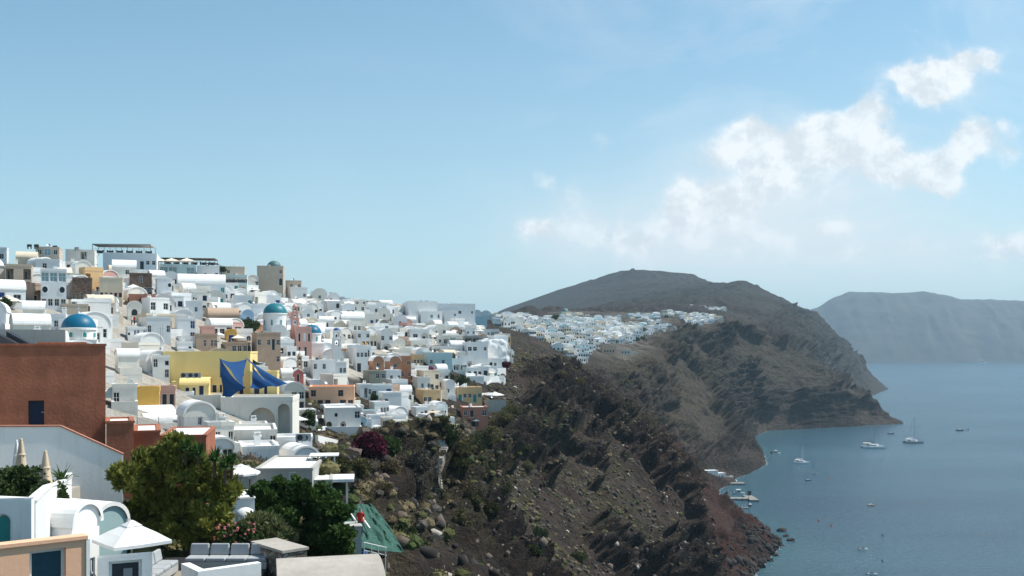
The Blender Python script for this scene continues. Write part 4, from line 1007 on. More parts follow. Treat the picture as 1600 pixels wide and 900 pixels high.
# ================================================================ THE YELLOW HOUSE AND ITS TERRACE
YH = fhouse(255, 391, 549, 622, 139, 8, 9, 'y', 'big yellow flat roofed house shaded by bright blue sails',
  [(343,349,567,590,0,.2,NAVYW),(376,381,567,588,0,.2,NAVYW),(331,339,601,619,0,.2,NAVYW),(343,347,601,620,0,.2,NAVYW),(355,360,604,620,0,.2,NAVYW),(373,381,604,620,0,.2,NAVYW)], para=.25, name='yellow_house')
fhouse(281, 326, 590, 624, 135, 12, 4, 'y', 'low yellow vaulted annex with navy doors against the big yellow house',
  [(289,296,605,620,0,.2,NAVYW),(300,306,605,620,0,.2,NAVYW),(310,319,602,620,0,.2,NAVYW)], roof='vaultx', rise=1.0)
fhouse(268, 283, 596, 640, 134.5, 12, 4, 'y', 'narrow yellow block at the left foot of the big yellow house', [], para=.2)
fhouse(391, 433, 580, 620, 137.5, 10, 5, 'y', 'low yellow house wing with dark doors behind the right hand blue sails', [(412,418,603,620,0,.2,NAVYW),(396,406,606,620,0,.2,DARKW)], para=.2)
fhouse(345, 457, 620, 690, 129, 6, 8, 'K', 'long cream white arcaded house below the blue sail terrace',
  [(358,367,648,658,0,.12,GREYW),(389,430,637,692,1,1.5,None),(434,453,631,686,1,1.5,None)], para=.6)
fhouse(282, 345, 617, 690, 131, 10, 7, 'K', 'cream white wall house left of the arcaded house, under the yellow annex', [(335,341,642,652,0,.2,GLASS)], para=.5)
def onpt(px, py, Y): return Vector(((px-800)/F*Y, Y, CZ+(HY-py)/F*Y))
for i, (p0, p1) in enumerate(((397,405),(439,445))):
    t = empty('recessed_door', onpt((p0+p1)/2, 690-8*i, 130.4), R(6), ('grey green door in the wide arch below the blue sails', 'pale door in the narrow arch below the blue sails')[i], 'door')
    link('panel', door_mesh(.75, 2.1, 0, (GREYP, TEALG)[i], FRAMEW), t)
def sail(c, label, k=.32, n=14):
    V_ = []; idx = {}; ctr = (c[0]+c[1]+c[2])/3; nrm_ = (c[1]-c[0]).cross(c[2]-c[0]).normalized()
    for a in range(n+1):
        for b in range(n+1-a):
            u_, v_, w_ = a/n, b/n, 1-a/n-b/n; p = c[0]*u_+c[1]*v_+c[2]*w_; q = 1-(u_*u_+v_*v_+w_*w_)
            p = p+(ctr-p)*k*q*1.2 + nrm_*.35*q*math.sin(u_*7+v_*5) - Vector((0, 0, .5*q)); idx[a, b] = len(V_); V_.append(p)
    fs = []
    for a in range(n):
        for b in range(n-a):
            fs.append((idx[a,b], idx[a+1,b], idx[a,b+1]))
            if a+b < n-1: fs.append((idx[a+1,b], idx[a+1,b+1], idx[a,b+1]))
    m_ = len(V_); mb = MB(); mb.add([tuple(v) for v in V_]+[tuple(v+nrm_*.012) for v in V_], fs+[tuple(i+m_ for i in reversed(f)) for f in fs], 0, True)
    o = mb.build('shade_sail', BCANVAS); tag(o, label, 'shade sail', 'blue shade sails on the yellow house terrace')
sail([onpt(343,560,134), onpt(386,561,137), onpt(380,604,131)], 'blue shade sail stretched flat against the yellow wall, inner of the left pair')
sail([onpt(343,559,133.5), onpt(384,606,129.5), onpt(347,627,130)], 'large blue shade sail hanging steeply, outer of the left pair', .26)
sail([onpt(395,573,135), onpt(428,603,130), onpt(390,606,131)], 'blue triangular shade sail right of the yellow corner, lower of the right pair', .24)
sail([onpt(382,556,137), onpt(450,600,132), onpt(424,602,131)], 'long narrow blue shade sail reaching farthest right', .15)
sail([onpt(392,560,142), onpt(414,566,140), onpt(396,568,146)], 'small distant blue sail peeking behind the yellow house corner', .15)
def aircon(x, y, z, rz, label, s=1.0, grp='air conditioning units on the village roofs'):
    t = empty('air_conditioner', (x, y, z), rz, label, 'air conditioner', grp)
    b = MB(); b.box(-.45*s, .45*s, -.18*s, .18*s, .06, .7*s); b.box(-.4*s,-.3*s,-.16*s,.16*s,0,.06); b.box(.3*s,.4*s,-.16*s,.16*s,0,.06); b.build('casing', METAL, t)
    f = MB(); f.lathe([(.001,0),(.24*s,0),(.26*s,.02),(.26*s,.03)], 14); o = f.build('fan', DMETAL, t); o.rotation_euler = (R(90), 0, 0); o.location = (-.1*s, -.185*s, .38*s)
for i, px in enumerate((288, 299, 308)):
    p = onpt(px, 591, 133.2); aircon(p.x, p.y, p.z, R(12), ('leftmost', 'middle', 'rightmost')[i]+' of the three grey air conditioners on the yellow annex roof', 1.05)
fhouse(178, 228, 549, 598, 160, 22, 8, 'S', 'grey rubble stone vaulted house with dark arched door and trefoil vent', [(187,196,581,598,1,.25,MAROON),(198,201,552,555,1,.15,GLASS),(196,199,556,559,1,.15,GLASS),(201,204,556,559,1,.15,GLASS)], roof='vault', rise=2.2, rm=WWARM)
fhouse(166, 178, 552, 600, 162, 22, 8, 'S', 'narrow strip of a second grey stone vault, left of the arched door one', [], roof='vault', rise=.8, rm=WWARM)
# ================================================================ PARASOLS
def parasol(p, w, h, label, mat_=None, square=True, closed=False, rz=.4, vent=True, steep=.2, grp='parasols on the terraces'):
    mat_ = mat_ or WCANVAS; t = empty('parasol', p, rz, label, 'parasol', grp); b = MB()
    b.tube((0,0,0),(0,0,h*.97),.035, n=8); b.lathe([(.3,0),(.3,.06),(.06,.1)], 12); b.build('pole', METAL if not closed else GREYW, t)
    c = MB()
    if closed:
        n = 16; pr = [(.02, h), (.05, h*.97), (.085, h*.86), (.125, h*.68), (.175, h*.48), (.235, h*.30), (.16, h*.275)]; vs = []
        for i in range(n):
            a = 2*math.pi*i/n; k = 1.08 if i % 2 else .66
            for r, z in pr: vs.append((r*k*w*math.cos(a), r*k*w*math.sin(a), z))
        m_ = len(pr); c.add(vs, [(i*m_+q, ((i+1)%n)*m_+q, ((i+1)%n)*m_+q+1, i*m_+q+1) for i in range(n) for q in range(m_-1)], 0, True)
        c.lathe([(.11*w, h*.72), (.14*w, h*.71), (.14*w, h*.68), (.11*w, h*.67)], 12); c.lathe([(.045*w, h-.05), (.05*w, h), (.01, h+.06)], 8)
        c.build('canopy', mat_, t); return t
    n = 4 if square else 8; ph = math.pi/4 if square else 0; r = w/2*(1.41 if square else 1.05); hz = h*.80; dz = w*steep
    def ring(rr, z, sub=4):
        o = []
        for i in range(n):
            a = Vector((math.cos(ph+2*math.pi*i/n), math.sin(ph+2*math.pi*i/n), 0)); b_ = Vector((math.cos(ph+2*math.pi*(i+1)/n), math.sin(ph+2*math.pi*(i+1)/n), 0))
            for k in range(sub):
                q = a.lerp(b_, k/sub)*rr; sag = math.sin(math.pi*k/sub)*.05*rr; o.append((q.x*(1-.04*math.sin(math.pi*k/sub)), q.y*(1-.04*math.sin(math.pi*k/sub)), z-sag*.4))
        return o
    rs = [ring(r, hz-.12), ring(r*1.001, hz), ring(r*.62, hz+dz*.45), ring(r*.2, hz+dz*.86)]; m_ = len(rs[0])
    for a, b_ in zip(rs, rs[1:]): c.add(a+b_, [(i, (i+1)%m_, m_+(i+1)%m_, m_+i) for i in range(m_)], 0)
    v1 = ring(r*.27, hz+dz*.84); v2 = ring(r*.05, hz+dz*1.12); c.add(v1+v2+[(0,0,hz+dz*1.14)], [(i, (i+1)%m_, m_+(i+1)%m_, m_+i) for i in range(m_)]+[(m_+i, m_+(i+1)%m_, 2*m_) for i in range(m_)], 0)
    c.build('canopy', mat_, t)
    rb = MB()
    for i in range(n):
        a = ph+2*math.pi*i/n; rb.tube((0,0,hz+dz*.8),(r*.97*math.cos(a), r*.97*math.sin(a), hz-.05),.012,n=4); rb.tube((0,0,hz-.35),(r*.5*math.cos(a), r*.5*math.sin(a), hz+dz*.5),.01,n=4)
    rb.build('ribs', METAL, t); return t
UM = [ # px, y of canopy rim, width px, label, square, mat
 (175,618,62,'wide cream parasol beside the big terracotta wall, above the barrel roofs',1,CANVAS),
 (12,470,40,'cream parasol with warm underside at the left edge of the picture',0,CANVAS),
 (208,449,22,'left of two white parasols on the dusty red terrace block',0,WCANVAS),(231,451,22,'right of two white parasols on the dusty red terrace block',0,WCANVAS),
 (398,453,14,'small white parasol under the big beige building',1,WCANVAS),(452,457,15,'white parasol on the blank cool white terrace near the skyline',1,WCANVAS),
 (342,523,16,'white parasol beside the little ochre vaulted room',0,WCANVAS),(371,528,21,'cream parasol behind the tan two storey house terrace',1,CANVAS),
 (584,655,20,'',0,WCANVAS),
 (456,655,38,'wide white parasol in front of the narrow arch below the blue sails',1,WCANVAS),
 (540,622,24,'cream parasol on the terrace of the pale peach house',1,CANVAS),
 (584,684,14,'',0,CANVAS),
 (582,495,17,'cream parasol by the house with one bright blue door',1,CANVAS),
 (584,573,14,'pale parasol before the leftmost brown orange vaulted house',0,CANVAS),(606,573,11,'pale parasol before the middle brown orange vaulted house',0,CANVAS),
 (616,545,13,'cream parasol on the terrace under the ochre stair',1,CANVAS),(600,549,14,'second cream parasol under the ochre stair, lower one',1,CANVAS),
 (709,517,12,'white parasol left of the two on the pale blue cliff terrace',0,WCANVAS),(737,517,13,'left of two cream parasols on the pale blue cliff terrace',0,CANVAS),(750,517,13,'right of two cream parasols on the pale blue cliff terrace',0,CANVAS),
 (773,617,22,'white parasol on the lone grey terrace beside the pale orange long house',1,WCANVAS),
 (744,657,12,'small white parasol in front of the dusty red house on the scrub',0,WCANVAS),
 (433,549,14,'cream parasol peeking over the right corner of the yellow house',1,CANVAS),
 (283,803-70,10,'',0,CANVAS),
 (95,511,24,'cream parasol against the wall left of the nearest blue dome',1,CANVAS),
 (425,459,14,'',1,WCANVAS),(430,475,12,'white parasol above the cool white house with the curved arch niche',1,WCANVAS),
]
for (px, py, w, lab, sq, m_) in UM:
    if not lab: continue
    Y = hit(px, py+8) or skyY(px)
    Y -= 3; s = Y/F; wm_ = w*s; h = 2.6
    p = onpt(px, py, Y); parasol((p.x, p.y, p.z-h*.8), wm_, h, lab, m_, bool(sq), rz=random.uniform(0, 1))
    LM.append((px-w/2, px+w/2, py-6, py+8, Y))
for (px, yt, yb, Y, lab) in ((382,664,688,124,'closed white parasol, left one before the wide arch below the sails'),(429,662,688,124,'closed white parasol between the two arches below the sails'),
                       (243,575,602,137,'closed brown parasol above the weathered pink wall house'),(257,622,652,112,'closed pale parasol on the terrace under the yellow house')):
    s = Y/F; parasol(tuple(onpt(px, yb, Y)), 1.3, (yb-yt)*s, lab, BRCANVAS if 'brown' in lab else WCANVAS, closed=True)
p = onpt(284, 668, 100); parasol(tuple(onpt(284, 677, 100)), 2.6, 1.9, 'white parasol behind the glass balustrade of the terracotta roof', WCANVAS)
# ================================================================ SKYLINE TERRACES
def pergola(x0, x1, yt, yb, Y, D_, label, slab=WCANVAS, posts=5, rail=True, tilt=0, dark=True):
    s = Y/F; t = empty('pergola', onpt((x0+x1)/2, yb, Y), R(10), label, 'pergola'); w = (x1-x0)*s*.97; h = (yb-yt)*s
    r = MB(); r.plan([(-w/2, -.2), (w/2, -.2), (w/2, D_), (-w/2, D_)], h-.14, [h+tilt*.3, h-.02+tilt, h-.02+tilt, h+tilt*.3]); r.build('roof', slab, t)
    for i in range(posts):
        for yy in (0, D_-.3):
            q = MB(); xx = -w/2+.1+(w-.2)*i/(posts-1); q.box(xx-.06, xx+.06, yy, yy+.12, -.3, h-.1); q.build('post', GREYW, t)
    if rail:
        q = MB(); q.box(-w/2, w/2, -.26, -.22, .9, .95); q.box(-w/2, w/2, -.26, -.22, .5, .53)
        for i in range(14): xx = -w/2+w*i/13; q.box(xx-.02, xx+.02, -.26, -.22, 0, .9)
        q.build('railing', METAL, t)
    if dark:
        q = MB()
        for i in range(6): xx = -w/2+w*(i+.5)/6; q.box(xx-.5, xx+.5, D_*.5, D_*.5+.8, 0, .75); q.box(xx-.9, xx-.6, D_*.5, D_*.5+.4, 0, .95); q.box(xx+.6, xx+.9, D_*.5, D_*.5+.4, 0, .95)
        q.build('furniture', DARKW, t)
    LM.append((x0, x1, yt, yb, Y)); return t
pergola(145, 235, 382, 394, 287, 8, 'grey canopy on posts over the roof restaurant, highest roof of the village', GREYP, 6, tilt=.25)
pergola(252, 336, 403, 412, 302, 7, 'long dark slatted pergola on the skyline right of the parasols', BROWNW, 7)
pergola(322, 340, 411, 424, 308, 5, 'short dark pergola stepping down at the right end of the slatted one', BROWNW, 3)
pergola(5, 41, 413, 424, 226, 4, 'dark wooden roof frame over the beige house terrace at the left edge', BROWNW, 3)
pergola(344, 384, 434, 440, 318, 4, 'low brown terrace roof under the small skyline tree', CANVAS, 4)
for i, px in enumerate((248, 268, 292)):
    p = onpt(px, 408, 297); parasol((p.x, p.y, p.z-2), 4.2, 2.5, ('leftmost', 'middle', 'rightmost')[i]+' of three cream parasols on the teal glass restaurant roof', CANVAS, True)
aw = empty('awning', onpt(100, 424, 228), R(16), 'pale striped canvas awning sloping out beside the glazed gallery', 'awning')
q = MB(); q.add([(-2,0,.9),(1.6,0,.9),(2.2,-2.6,-.5),(-.6,-2.6,-.5),(-2,.04,.86),(1.6,.04,.86),(2.2,-2.56,-.56),(-.6,-2.56,-.56)], [(0,3,2,1),(4,5,6,7),(0,1,5,4),(1,2,6,5),(2,3,7,6),(3,0,4,7)]); q.build('canvas', CANVAS, aw)
q = MB(); q.tube((-.6,-2.5,-.5),(-.6,0,-1.2),.03); q.tube((2.1,-2.5,-.5),(1.6,0,-1.2),.03); q.build('bracket', METAL, aw)
for i, (px, py, Y) in enumerate(((86,387,252),(46,385,250),(57,385,250),(120,389,262),(658,471,432))):
    p = onpt(px, py+2, Y); t = empty('roof_tank', p, 0, ('small box tank beside the flat dark roof edge on the skyline', 'first of two tanks on the skyline flat roof', 'second of two tanks on the skyline flat roof', 'round tank on the pale green roof', 'short dark flue pipe on the tall white cube house')[i], 'water tank' if i < 4 else 'flue')
    q = MB()
    if i < 4: q.tube((-.5,0,.55),(.5,0,.55),.32,n=12); q.box(-.45,-.35,-.25,.25,-.3,.4); q.box(.35,.45,-.25,.25,-.3,.4)
    else: q.tube((0,0,-.3),(0,0,1.0),.16); q.lathe([(.3,1.0),(.3,1.06),(.05,1.2)],8)
    q.build('tank', DMETAL if i != 3 else METAL, t)
# rounded white rock wall at the cliff end
def blob_wall():
    Y = (hit(775, 572) or 420); V_ = []; nu, nv = 40, 24
    for i in range(nu):
        for j in range(nv):
            u_ = i/(nu-1); v_ = j/(nv-1); px = 752+u_*44; yt = 533-3*math.sin(u_*3)+9*max(0, u_-.82)*5; py = yt+v_*42
            bulge = 2.2*math.sin(u_*math.pi)*math.sin(min(1, v_*1.3)*math.pi*.6+.2)
            p = onpt(px+ (2-4*v_)*(u_-.5), py, Y-bulge); V_.append(p)
    n_ = np.array([tuple(v) for v in V_]); d = (fbm(n_/1.6, 4, 3)-.5)*1.3; n_[:, 1] -= d; n_[:, 2] += (fbm(n_/1.2+5, 3, 4)-.5)*.9
    back = n_.copy(); back[:, 1] = Y+7; back[:, 0] -= 1.5
    ix = np.arange(nu*nv).reshape(nu, nv); q = [(ix[i,j], ix[i,j+1], ix[i+1,j+1], ix[i+1,j]) for i in range(nu-1) for j in range(nv-1)]
    m_ = nu*nv; q += [(ix[i,0], ix[i+1,0], ix[i+1,0]+m_, ix[i,0]+m_) for i in range(nu-1)] + [(ix[-1,j], ix[-1,j+1], ix[-1,j+1]+m_, ix[-1,j]+m_) for j in range(nv-1)]
    q += [(ix[0,j]+m_, ix[0,j+1]+m_, ix[0,j+1], ix[0,j]) for j in range(nv-1)]
    o = link('whitewashed_rock', np_mesh('whitewashed_rock', np.vstack([n_, back]), q, [WHITE], True)); tag(o, 'big rounded whitewashed rock face at the cliff end of the village', 'rock')
    LM.append((752, 796, 531, 575, Y)); PL.append((n_[:,0].mean(), Y+3, 6))
blob_wall()
# ================================================================ FOREGROUND
BT = fhouse(-210, 165, 537, 700, 56, 23, 7, 'T', 'big plain terracotta building with a narrow dark door, left foreground', [(44,69,626,672,0,.28,NAVYW)], para=.12, name='terracotta_building', frame=DARKW)
h = MB(); h.box(.25, .42, -.10, -.06, .95, 1.0); hd = h.build('handle', METAL, [c for c in BT.children if c.name.startswith('door')][0])
fhouse(60, 134, 534.5, 560, 62, 23, 3, 'T', 'thin terracotta roof ledge behind the big terracotta building', [], para=.1)
fhouse(166, 209, 657, 740, 55, 22, 3.5, 'T', 'square terracotta parapet block right of the big terracotta building', [], para=.15)
fhouse(250, 322, 679, 760, 58.5, 12, 6.5, 'T', 'low terracotta house with one dark window, behind the foreground pine', [(297,311,692,722,0,.2,GLASS)], para=.12, frame=DARKW)
fhouse(209, 250, 672, 740, 57, 20, 5, 'T', 'stepped terracotta block linking the two terracotta parapets', [], para=.12)
gb = empty('glass_balustrade', onpt(262, 672, 66), R(12), 'clear glass balustrade on the terracotta roof', 'balustrade')
gm = bpy.data.materials.new('clear_glass'); gm.use_nodes = True; b_ = gm.node_tree.nodes['Principled BSDF']; b_.inputs['Base Color'].default_value = (.8,.9,.9,1); b_.inputs['Roughness'].default_value = .05; b_.inputs['Alpha'].default_value = .22
for i in range(4):
    q = MB(); x0 = -1.9+i*1.35; q.box(x0, x0+1.28, -.01, .01, .05, .85); q.build('pane', gm, gb); q = MB(); q.box(x0-.04, x0, -.02, .02, 0, .9); q.build('post', METAL, gb)
for i, (px, Y, s) in enumerate(((14, 57.5, 1.0), (33, 58, 1.15))):
    p = onpt(px, 538, Y); t = MB(); t.add([(-.75,0,-.2),(.9,0,-.2),(-.75,0,.65),(-.75,.5,-.2),(.9,.5,-.2),(-.75,.5,.65)], [(0,1,2),(3,5,4),(0,2,5,3),(1,4,5,2),(0,3,4,1)])
    o = t.build('roof_vent', DMETAL, None, p); o.scale = (s, s, s); tag(o, ('left', 'right')[i]+' dark wedge shaped skylight on the terracotta roof', 'skylight')
cb = empty('concrete_roof_beam', onpt(40, 536, 66), R(20), 'long pale grey concrete roof curb with an arched end, behind the terracotta building', 'roof curb')
q = MB(); q.box(-8, 2.4, 0, .6, -1, .9); q.build('curb', GREYP, cb)
# sloping white wall
def slope_wall():
    Y = 50; pts = [(-240, 668), (94, 667), (192, 711), (192, 830), (-240, 830)]
    o = empty('garden_wall', onpt(0, 785, Y), 0, 'tall white wall with a sloping terracotta coping below the terracotta building', 'wall')
    o2 = o.location; 
    a_ = R(20); cs, sn = math.cos(a_), math.sin(a_); Xr = (192-800)/F*Y; o.location = (Xr, Y, o2.z); o.rotation_euler = (0, 0, a_); P_ = []
    for px, py in pts:
        k = (px-800)/F; l = (Xr-k*Y)/(cs-k*sn); P_.append((-l, CZ+(HY-py)/F*(Y-l*sn)-o2.z))
    q = MB(); q.prism(P_, 0, .35); q.build('wall', WHITE, o)
    q = MB()
    for a, b in ((P_[0], P_[1]), (P_[1], P_[2])):
        d = Vector((b[0]-a[0], b[1]-a[1])).normalized(); n = Vector((-d.y, d.x))*.07
        q.prism([(a[0], a[1]+.003), (b[0], b[1]+.003), (b[0]+n.x, b[1]+n.y+.003), (a[0]+n.x, a[1]+n.y+.003)], -.04, .39)
    q.build('coping', DUSTY, o)
slope_wall()
def ramp_wall():
    pts = [((48-800)/F*31.5, 31.5), ((60-800)/F*34.5, 34.5), ((75-800)/F*38, 38), ((92-800)/F*41.5, 41.5), ((107-800)/F*45, 45), ((106-800)/F*47, 47)]
    tops = [95.15, 94.95, 94.75, 94.4, 94.2, 94.1]; o = empty('curved_wall', (pts[0][0], pts[0][1], 90), 0, 'bright white curved garden wall rising to the left of the vaults', 'wall')
    q = MB(); q.ribbon([(a-pts[0][0], b-pts[0][1]) for a, b in pts], .28, [-3]*6, [t-90 for t in tops]); q.build('wall', WHITE, o)
    q = MB(); q.ribbon([(a-pts[0][0], b-pts[0][1]) for a, b in pts], .36, [t-90.0 for t in tops], [t-89.95 for t in tops]); q.build('coping', WHITE, o)
ramp_wall()
gt = empty('garden_terrace', (-24, 42, 93.2), 0, 'planted roof terrace behind the curved white wall', 'terrace'); q = MB(); q.box(-12, 2.6, -6, 7.6, -6, 0); q.build('slab', CONC, gt); 
q = MB(); q.box(-2.4, -.2, -1.5, -.9, 0, .55); q.build('planter', GREYP, gt)
# vaults
def fvault(px, yt, Y, rz, W_, D_, H_, wm, label, ops=()):
    p = onpt(px, yt, Y); a = W_*.46
    t = house(p.x, p.y, p.z-H_-a, R(rz), W_, D_, H_, 'vault', wm, '', '', 5, label, rise=a, custom=ops, rm=WHITE); LM.append((px-30, px+30, yt, yt+90, Y)); return t
fvault(134, 783, 38, 76, 1.6, 5, 2.8, 'W', 'white barrel vault with narrow tall windows in the lower left foreground', [(.45,.75,.8,2.3,0,.1,GLASS),(1.05,1.35,-.1,1.3,0,.1,GLASS)])
fvault(172, 786, 43, 66, 1.9, 6, 2.2, TEALG, 'white roofed barrel vault with a grey teal front, behind the open parasol')
fhouse(-60, 49, 780, 880, 31.2, 12, .4, 'W', 'white yard wall with an arched teal door, at the left edge', [(-8,18,803,858,1,.12,TEALW)], roof='open')
pe = fhouse(-90, 134, 842, 940, 28.5, 38, .35, 'P', 'peach yard wall with a dark teal double door, bottom left corner', [(46,103,862,930,0,.2,DTEALW)], roof='open')
W_, D_, H_ = WHD(pe); q = MB(); q.box(-W_/2-.05, W_/2+.05, -.06, D_+.06, H_, H_+.1); q.build('coping', PEACH, pe); q = MB(); q.box(W_/2+.004, W_/2+.1, -.05, D_+.05, -2, H_); q.build('end_pier', WHITE, pe)
wg = fhouse(153, 238, 866, 950, 30, 24, .4, 'W', 'white gate wall with a dark door and small plaque, bottom left', [(170,222,878,945,0,.15,DARKW)], roof='open')
W_, D_, H_ = WHD(wg); q = MB(); q.box(-.05, .2, .1, .12, H_-.62, H_-.38); q.build('plaque', METAL, wg)
parasol(tuple(onpt(206, 912, 38)), 2.2, 2.1, 'large open white parasol with tree shadow, lower left foreground', WCANVAS, True, rz=.75, steep=.3)
# lounge
lg = empty('lounge_terrace', onpt(320, 900, 40), 0, 'sunken dark lounge terrace floor below the pine', 'terrace'); q = MB(); q.box(-3.4, 2.2, -3.5, 3.6, -4, 0); q.build('floor', DMETAL, lg)
def sofa(loc, rz, segs, label):
    t = empty('sofa', loc, rz, label, 'sofa', 'built in lounge seats')
    L_ = segs*.85; b = MB(); b.box(0, L_, 0, .85, 0, .28); b.build('base', GREYP, t)
    for i in range(segs):
        c = MB(); x0 = i*.85+.02; c.box(x0, x0+.81, -.02, .7, .283, .45); cu_ = c.build('seat_cushion', CUSH, t)
        c = MB(); c.add([(x0,.62,.46),(x0+.81,.62,.46),(x0+.81,.86,.46),(x0,.86,.46),(x0+.03,.70,.92),(x0+.78,.70,.92),(x0+.78,.86,.9),(x0+.03,.86,.9)], [(0,3,2,1),(4,5,6,7),(0,1,5,4),(1,2,6,5),(2,3,7,6),(3,0,4,7)]); bc = c.build('back_cushion', CUSH, t)
        for o_ in (cu_, bc):
            m_ = o_.modifiers.new('round', 'BEVEL'); m_.width = .05; m_.segments = 3
zl = lg.location.z
sofa((-13.6, 41.3, zl), 0, 4, 'long grey cushioned sofa along the back of the lounge')
sofa((-13.75, 37.6, zl), R(90), 4, 'grey cushioned sofa along the left side of the lounge')
tb = empty('coffee_table', (-12.4, 38.6, zl), R(8), 'low square wooden table in the lounge', 'table'); q = MB(); q.box(-.65, .65, -.5, .5, .36, .42); q.build('table_top', WOODT, tb)
for a in (-.55, .55):
    for b in (-.42, .42): q = MB(); q.box(a-.03, a+.03, b-.03, b+.03, 0, .36); q.build('leg', DMETAL, tb)
lw = empty('lounge_wall', onpt(352, 900, 34), R(38), 'thick low white wall in front of the lounge', 'wall'); q = MB(); q.box(-.95, 1.3, 0, .3, -2, .28); q.box(-.95, -.65, .3, 1.6, -2, .28); q.build('wall', WHITE, lw)
sw = empty('stone_wall', onpt(418, 900, 41.5), R(-48), 'rough brown fieldstone wall with a flat grey cap right of the lounge', 'stone wall')
q = MB(); q.box(-1.3, 1.3, 0, 1.1, -3, 1.15); q.build('wall', STONE2, sw); q = MB(); q.plan([(-1.38,-.06),(1.36,-.06),(1.36,1.16),(-1.38,1.16)], 1.153, 1.26); q.build('cap', CONC, sw)
vr = onpt(520, 900, 34); t = house(vr.x, vr.y, vr.z-.6, R(14), 3.6, 4.2, .55, 'vaultx', 'g', '', '', 5, 'low weathered concrete barrel roof at the bottom edge, under the fig tree', rise=.75, rm=CONC, wm=None) if False else house(vr.x, vr.y, vr.z-1.2, R(14), 3.5, 4.2, .55, 'vaultx', CONC, '', '', 5, 'low weathered concrete barrel roof at the bottom edge, under the fig tree', rise=.75, rm=CONC)
# beige block below the village
fhouse(399, 488, 731, 800, 74, 4, 9, 'g', 'flat grey beige building with a broad pale roof, above the fig tree', [(452,463,737,757,0,.1,TEALG)], para=.18, rm=WWARM)
fhouse(357, 400, 741, 800, 72, 20, 6, 'g', 'narrow grey beige wing under the white parasol, left of the flat building', [(388,392,736+10,772,0,.1,DUSTY)], para=.12, rm=WWARM)
fhouse(487, 519, 749, 800, 75, 10, 5, 'g', 'low grey beige annex with a white slatted deck, right of the flat building', [], para=.1, rm=WHITE)
p = onpt(376, 770, 62); parasol((p.x, p.y, p.z-.4), 2.3, 2.1, 'white parasol in front of the narrow grey beige wing', WCANVAS, False)
dk = empty('deck', onpt(530, 758, 76), R(8), 'white cantilevered deck with thin edge beside the grey beige annex', 'deck'); q = MB(); q.box(-1.1, 1.1, -.6, 2.6, .3, .52); q.build('slab', WHITE, dk); q = MB(); q.box(-1.0,-.85,0,.15,-3,.3); q.box(.5,.65,0,.15,-3,.3); q.build('post', WHITE, dk)
pg = empty('white_pergola', onpt(505, 742, 80), R(8), 'small white pergola frame with a railing over the annex deck', 'pergola')
for a in (-.9, .9):
    for b in (0, 1.6): q = MB(); q.box(a-.06, a+.06, b-.06, b+.06, -1, 1.5); q.build('post', WHITE, pg)
q = MB(); q.box(-1.1, 1.2, -.3, 1.9, 1.5, 1.58); q.build('roof', WHITE, pg); q = MB(); q.box(-.9, .9, -.03, .01, .75, .8); [q.box(-.9+.12*i, -.87+.12*i, -.02, 0, .1, .75) for i in range(15)]; q.build('railing', WHITE, pg)
fhouse(412, 488, 682, 716, 96, 12, 4, 'C', 'long cool white terrace wall house with a shuttered window, under the arcades', [(455,468,688,700,0,.12,GREYW)], para=.3)
fvault(478, 697, 92, 30, 2.6, 4, 1.4, 'C', 'small white vaulted outbuilding with a round shadowed arch at the end of the terrace wall')
fhouse(352, 414, 706, 730, 90, 14, 6, 'W', 'white sloped terrace block with parasols above the grey beige wing', [], para=.3)
fhouse(349, 398, 777, 850, 51, 22, 3, 'W', 'thick white garden wall with rounded steps between pine and fig tree', [], para=.05)
for i in range(1):
    q = MB(); q.lathe([(.5, -2), (.5, .25), (.42, .45), (.2, .58), (.001, .62)], 20); o = q.build('rounded_buttress', WHITE, None, onpt(383+i*-9, 812+i*12, 49.5-i*.5)); tag(o, 'white rounded buttress between pine and fig tree', 'buttress')
for i, (px, py, Y, lab) in enumerate(((478,690,93,'grey air conditioner on the end of the long white terrace wall'),(470,690,90,'second grey air conditioner by the shuttered window'))):
    p = onpt(px, py, Y); aircon(p.x, p.y, p.z, R(20), lab)
# netting on the slope
def netting():
    pts = [(541,790),(575,788),(598,826),(612,852),(598,868),(572,858),(556,830)]
    def at(u_, v_):
        l = onpt(540+u_*18, 789+v_*68, 73-v_*9); r = onpt(580+v_*52, 788+v_*78-6*math.sin(v_*3), 76-v_*9); return l.lerp(r, u_)
    n, m_ = 50, 60; V_ = np.array([tuple(at(i/(n-1), j/(m_-1))) for i in range(n) for j in range(m_)])
    U = np.array([(i/(n-1), j/(m_-1)) for i in range(n) for j in range(m_)])
    ph = (U[:,0]*1.2-U[:,1]*.5); fold = np.abs(np.sin(ph*11+9*fbm(np.c_[U*3, U[:,0]*0], 4, 2)))*.22*fbm(np.c_[U*3+7, U[:,0]*0], 2, 9)*1.6 + (fbm(np.c_[U*4, U[:,0]*0], 3, 5)-.5)*.7
    V_[:,1] -= fold; V_[:,2] += fold*.6
    ix = np.arange(n*m_).reshape(n, m_); q = np.stack([ix[:-1,:-1], ix[1:,:-1], ix[1:,1:], ix[:-1,1:]], 2).reshape(-1, 4)
    o = link('construction_netting', np_mesh('construction_netting', V_, q, [TARP], True)); sm = o.modifiers.new('thick', 'SOLIDIFY'); sm.thickness = .02
    tag(o, 'crumpled dark green netting spread over the slope right of the fig tree', 'netting')
netting()
for i, (a, b) in enumerate((((541,793),(560,820)),((562,803),(578,826)))):
    q = MB(); A = onpt(*a, 72.0-i*.6); B = onpt(*b, 68.5-i*.5); q.tube((0,0,0), B-A, .07, n=8); q.box(-.09,.09,-.09,.09,-.04,.1); o = q.build('white_pole', WHITE, None, A); tag(o, ('left', 'right')[i]+' slanted white pole lying over the green netting', 'pole', 'white poles on the netting')
fhouse(540, 565, 822, 900, 60, 12, 1.6, 'g', 'grey concrete pier beside the green netting', [], para=.02)
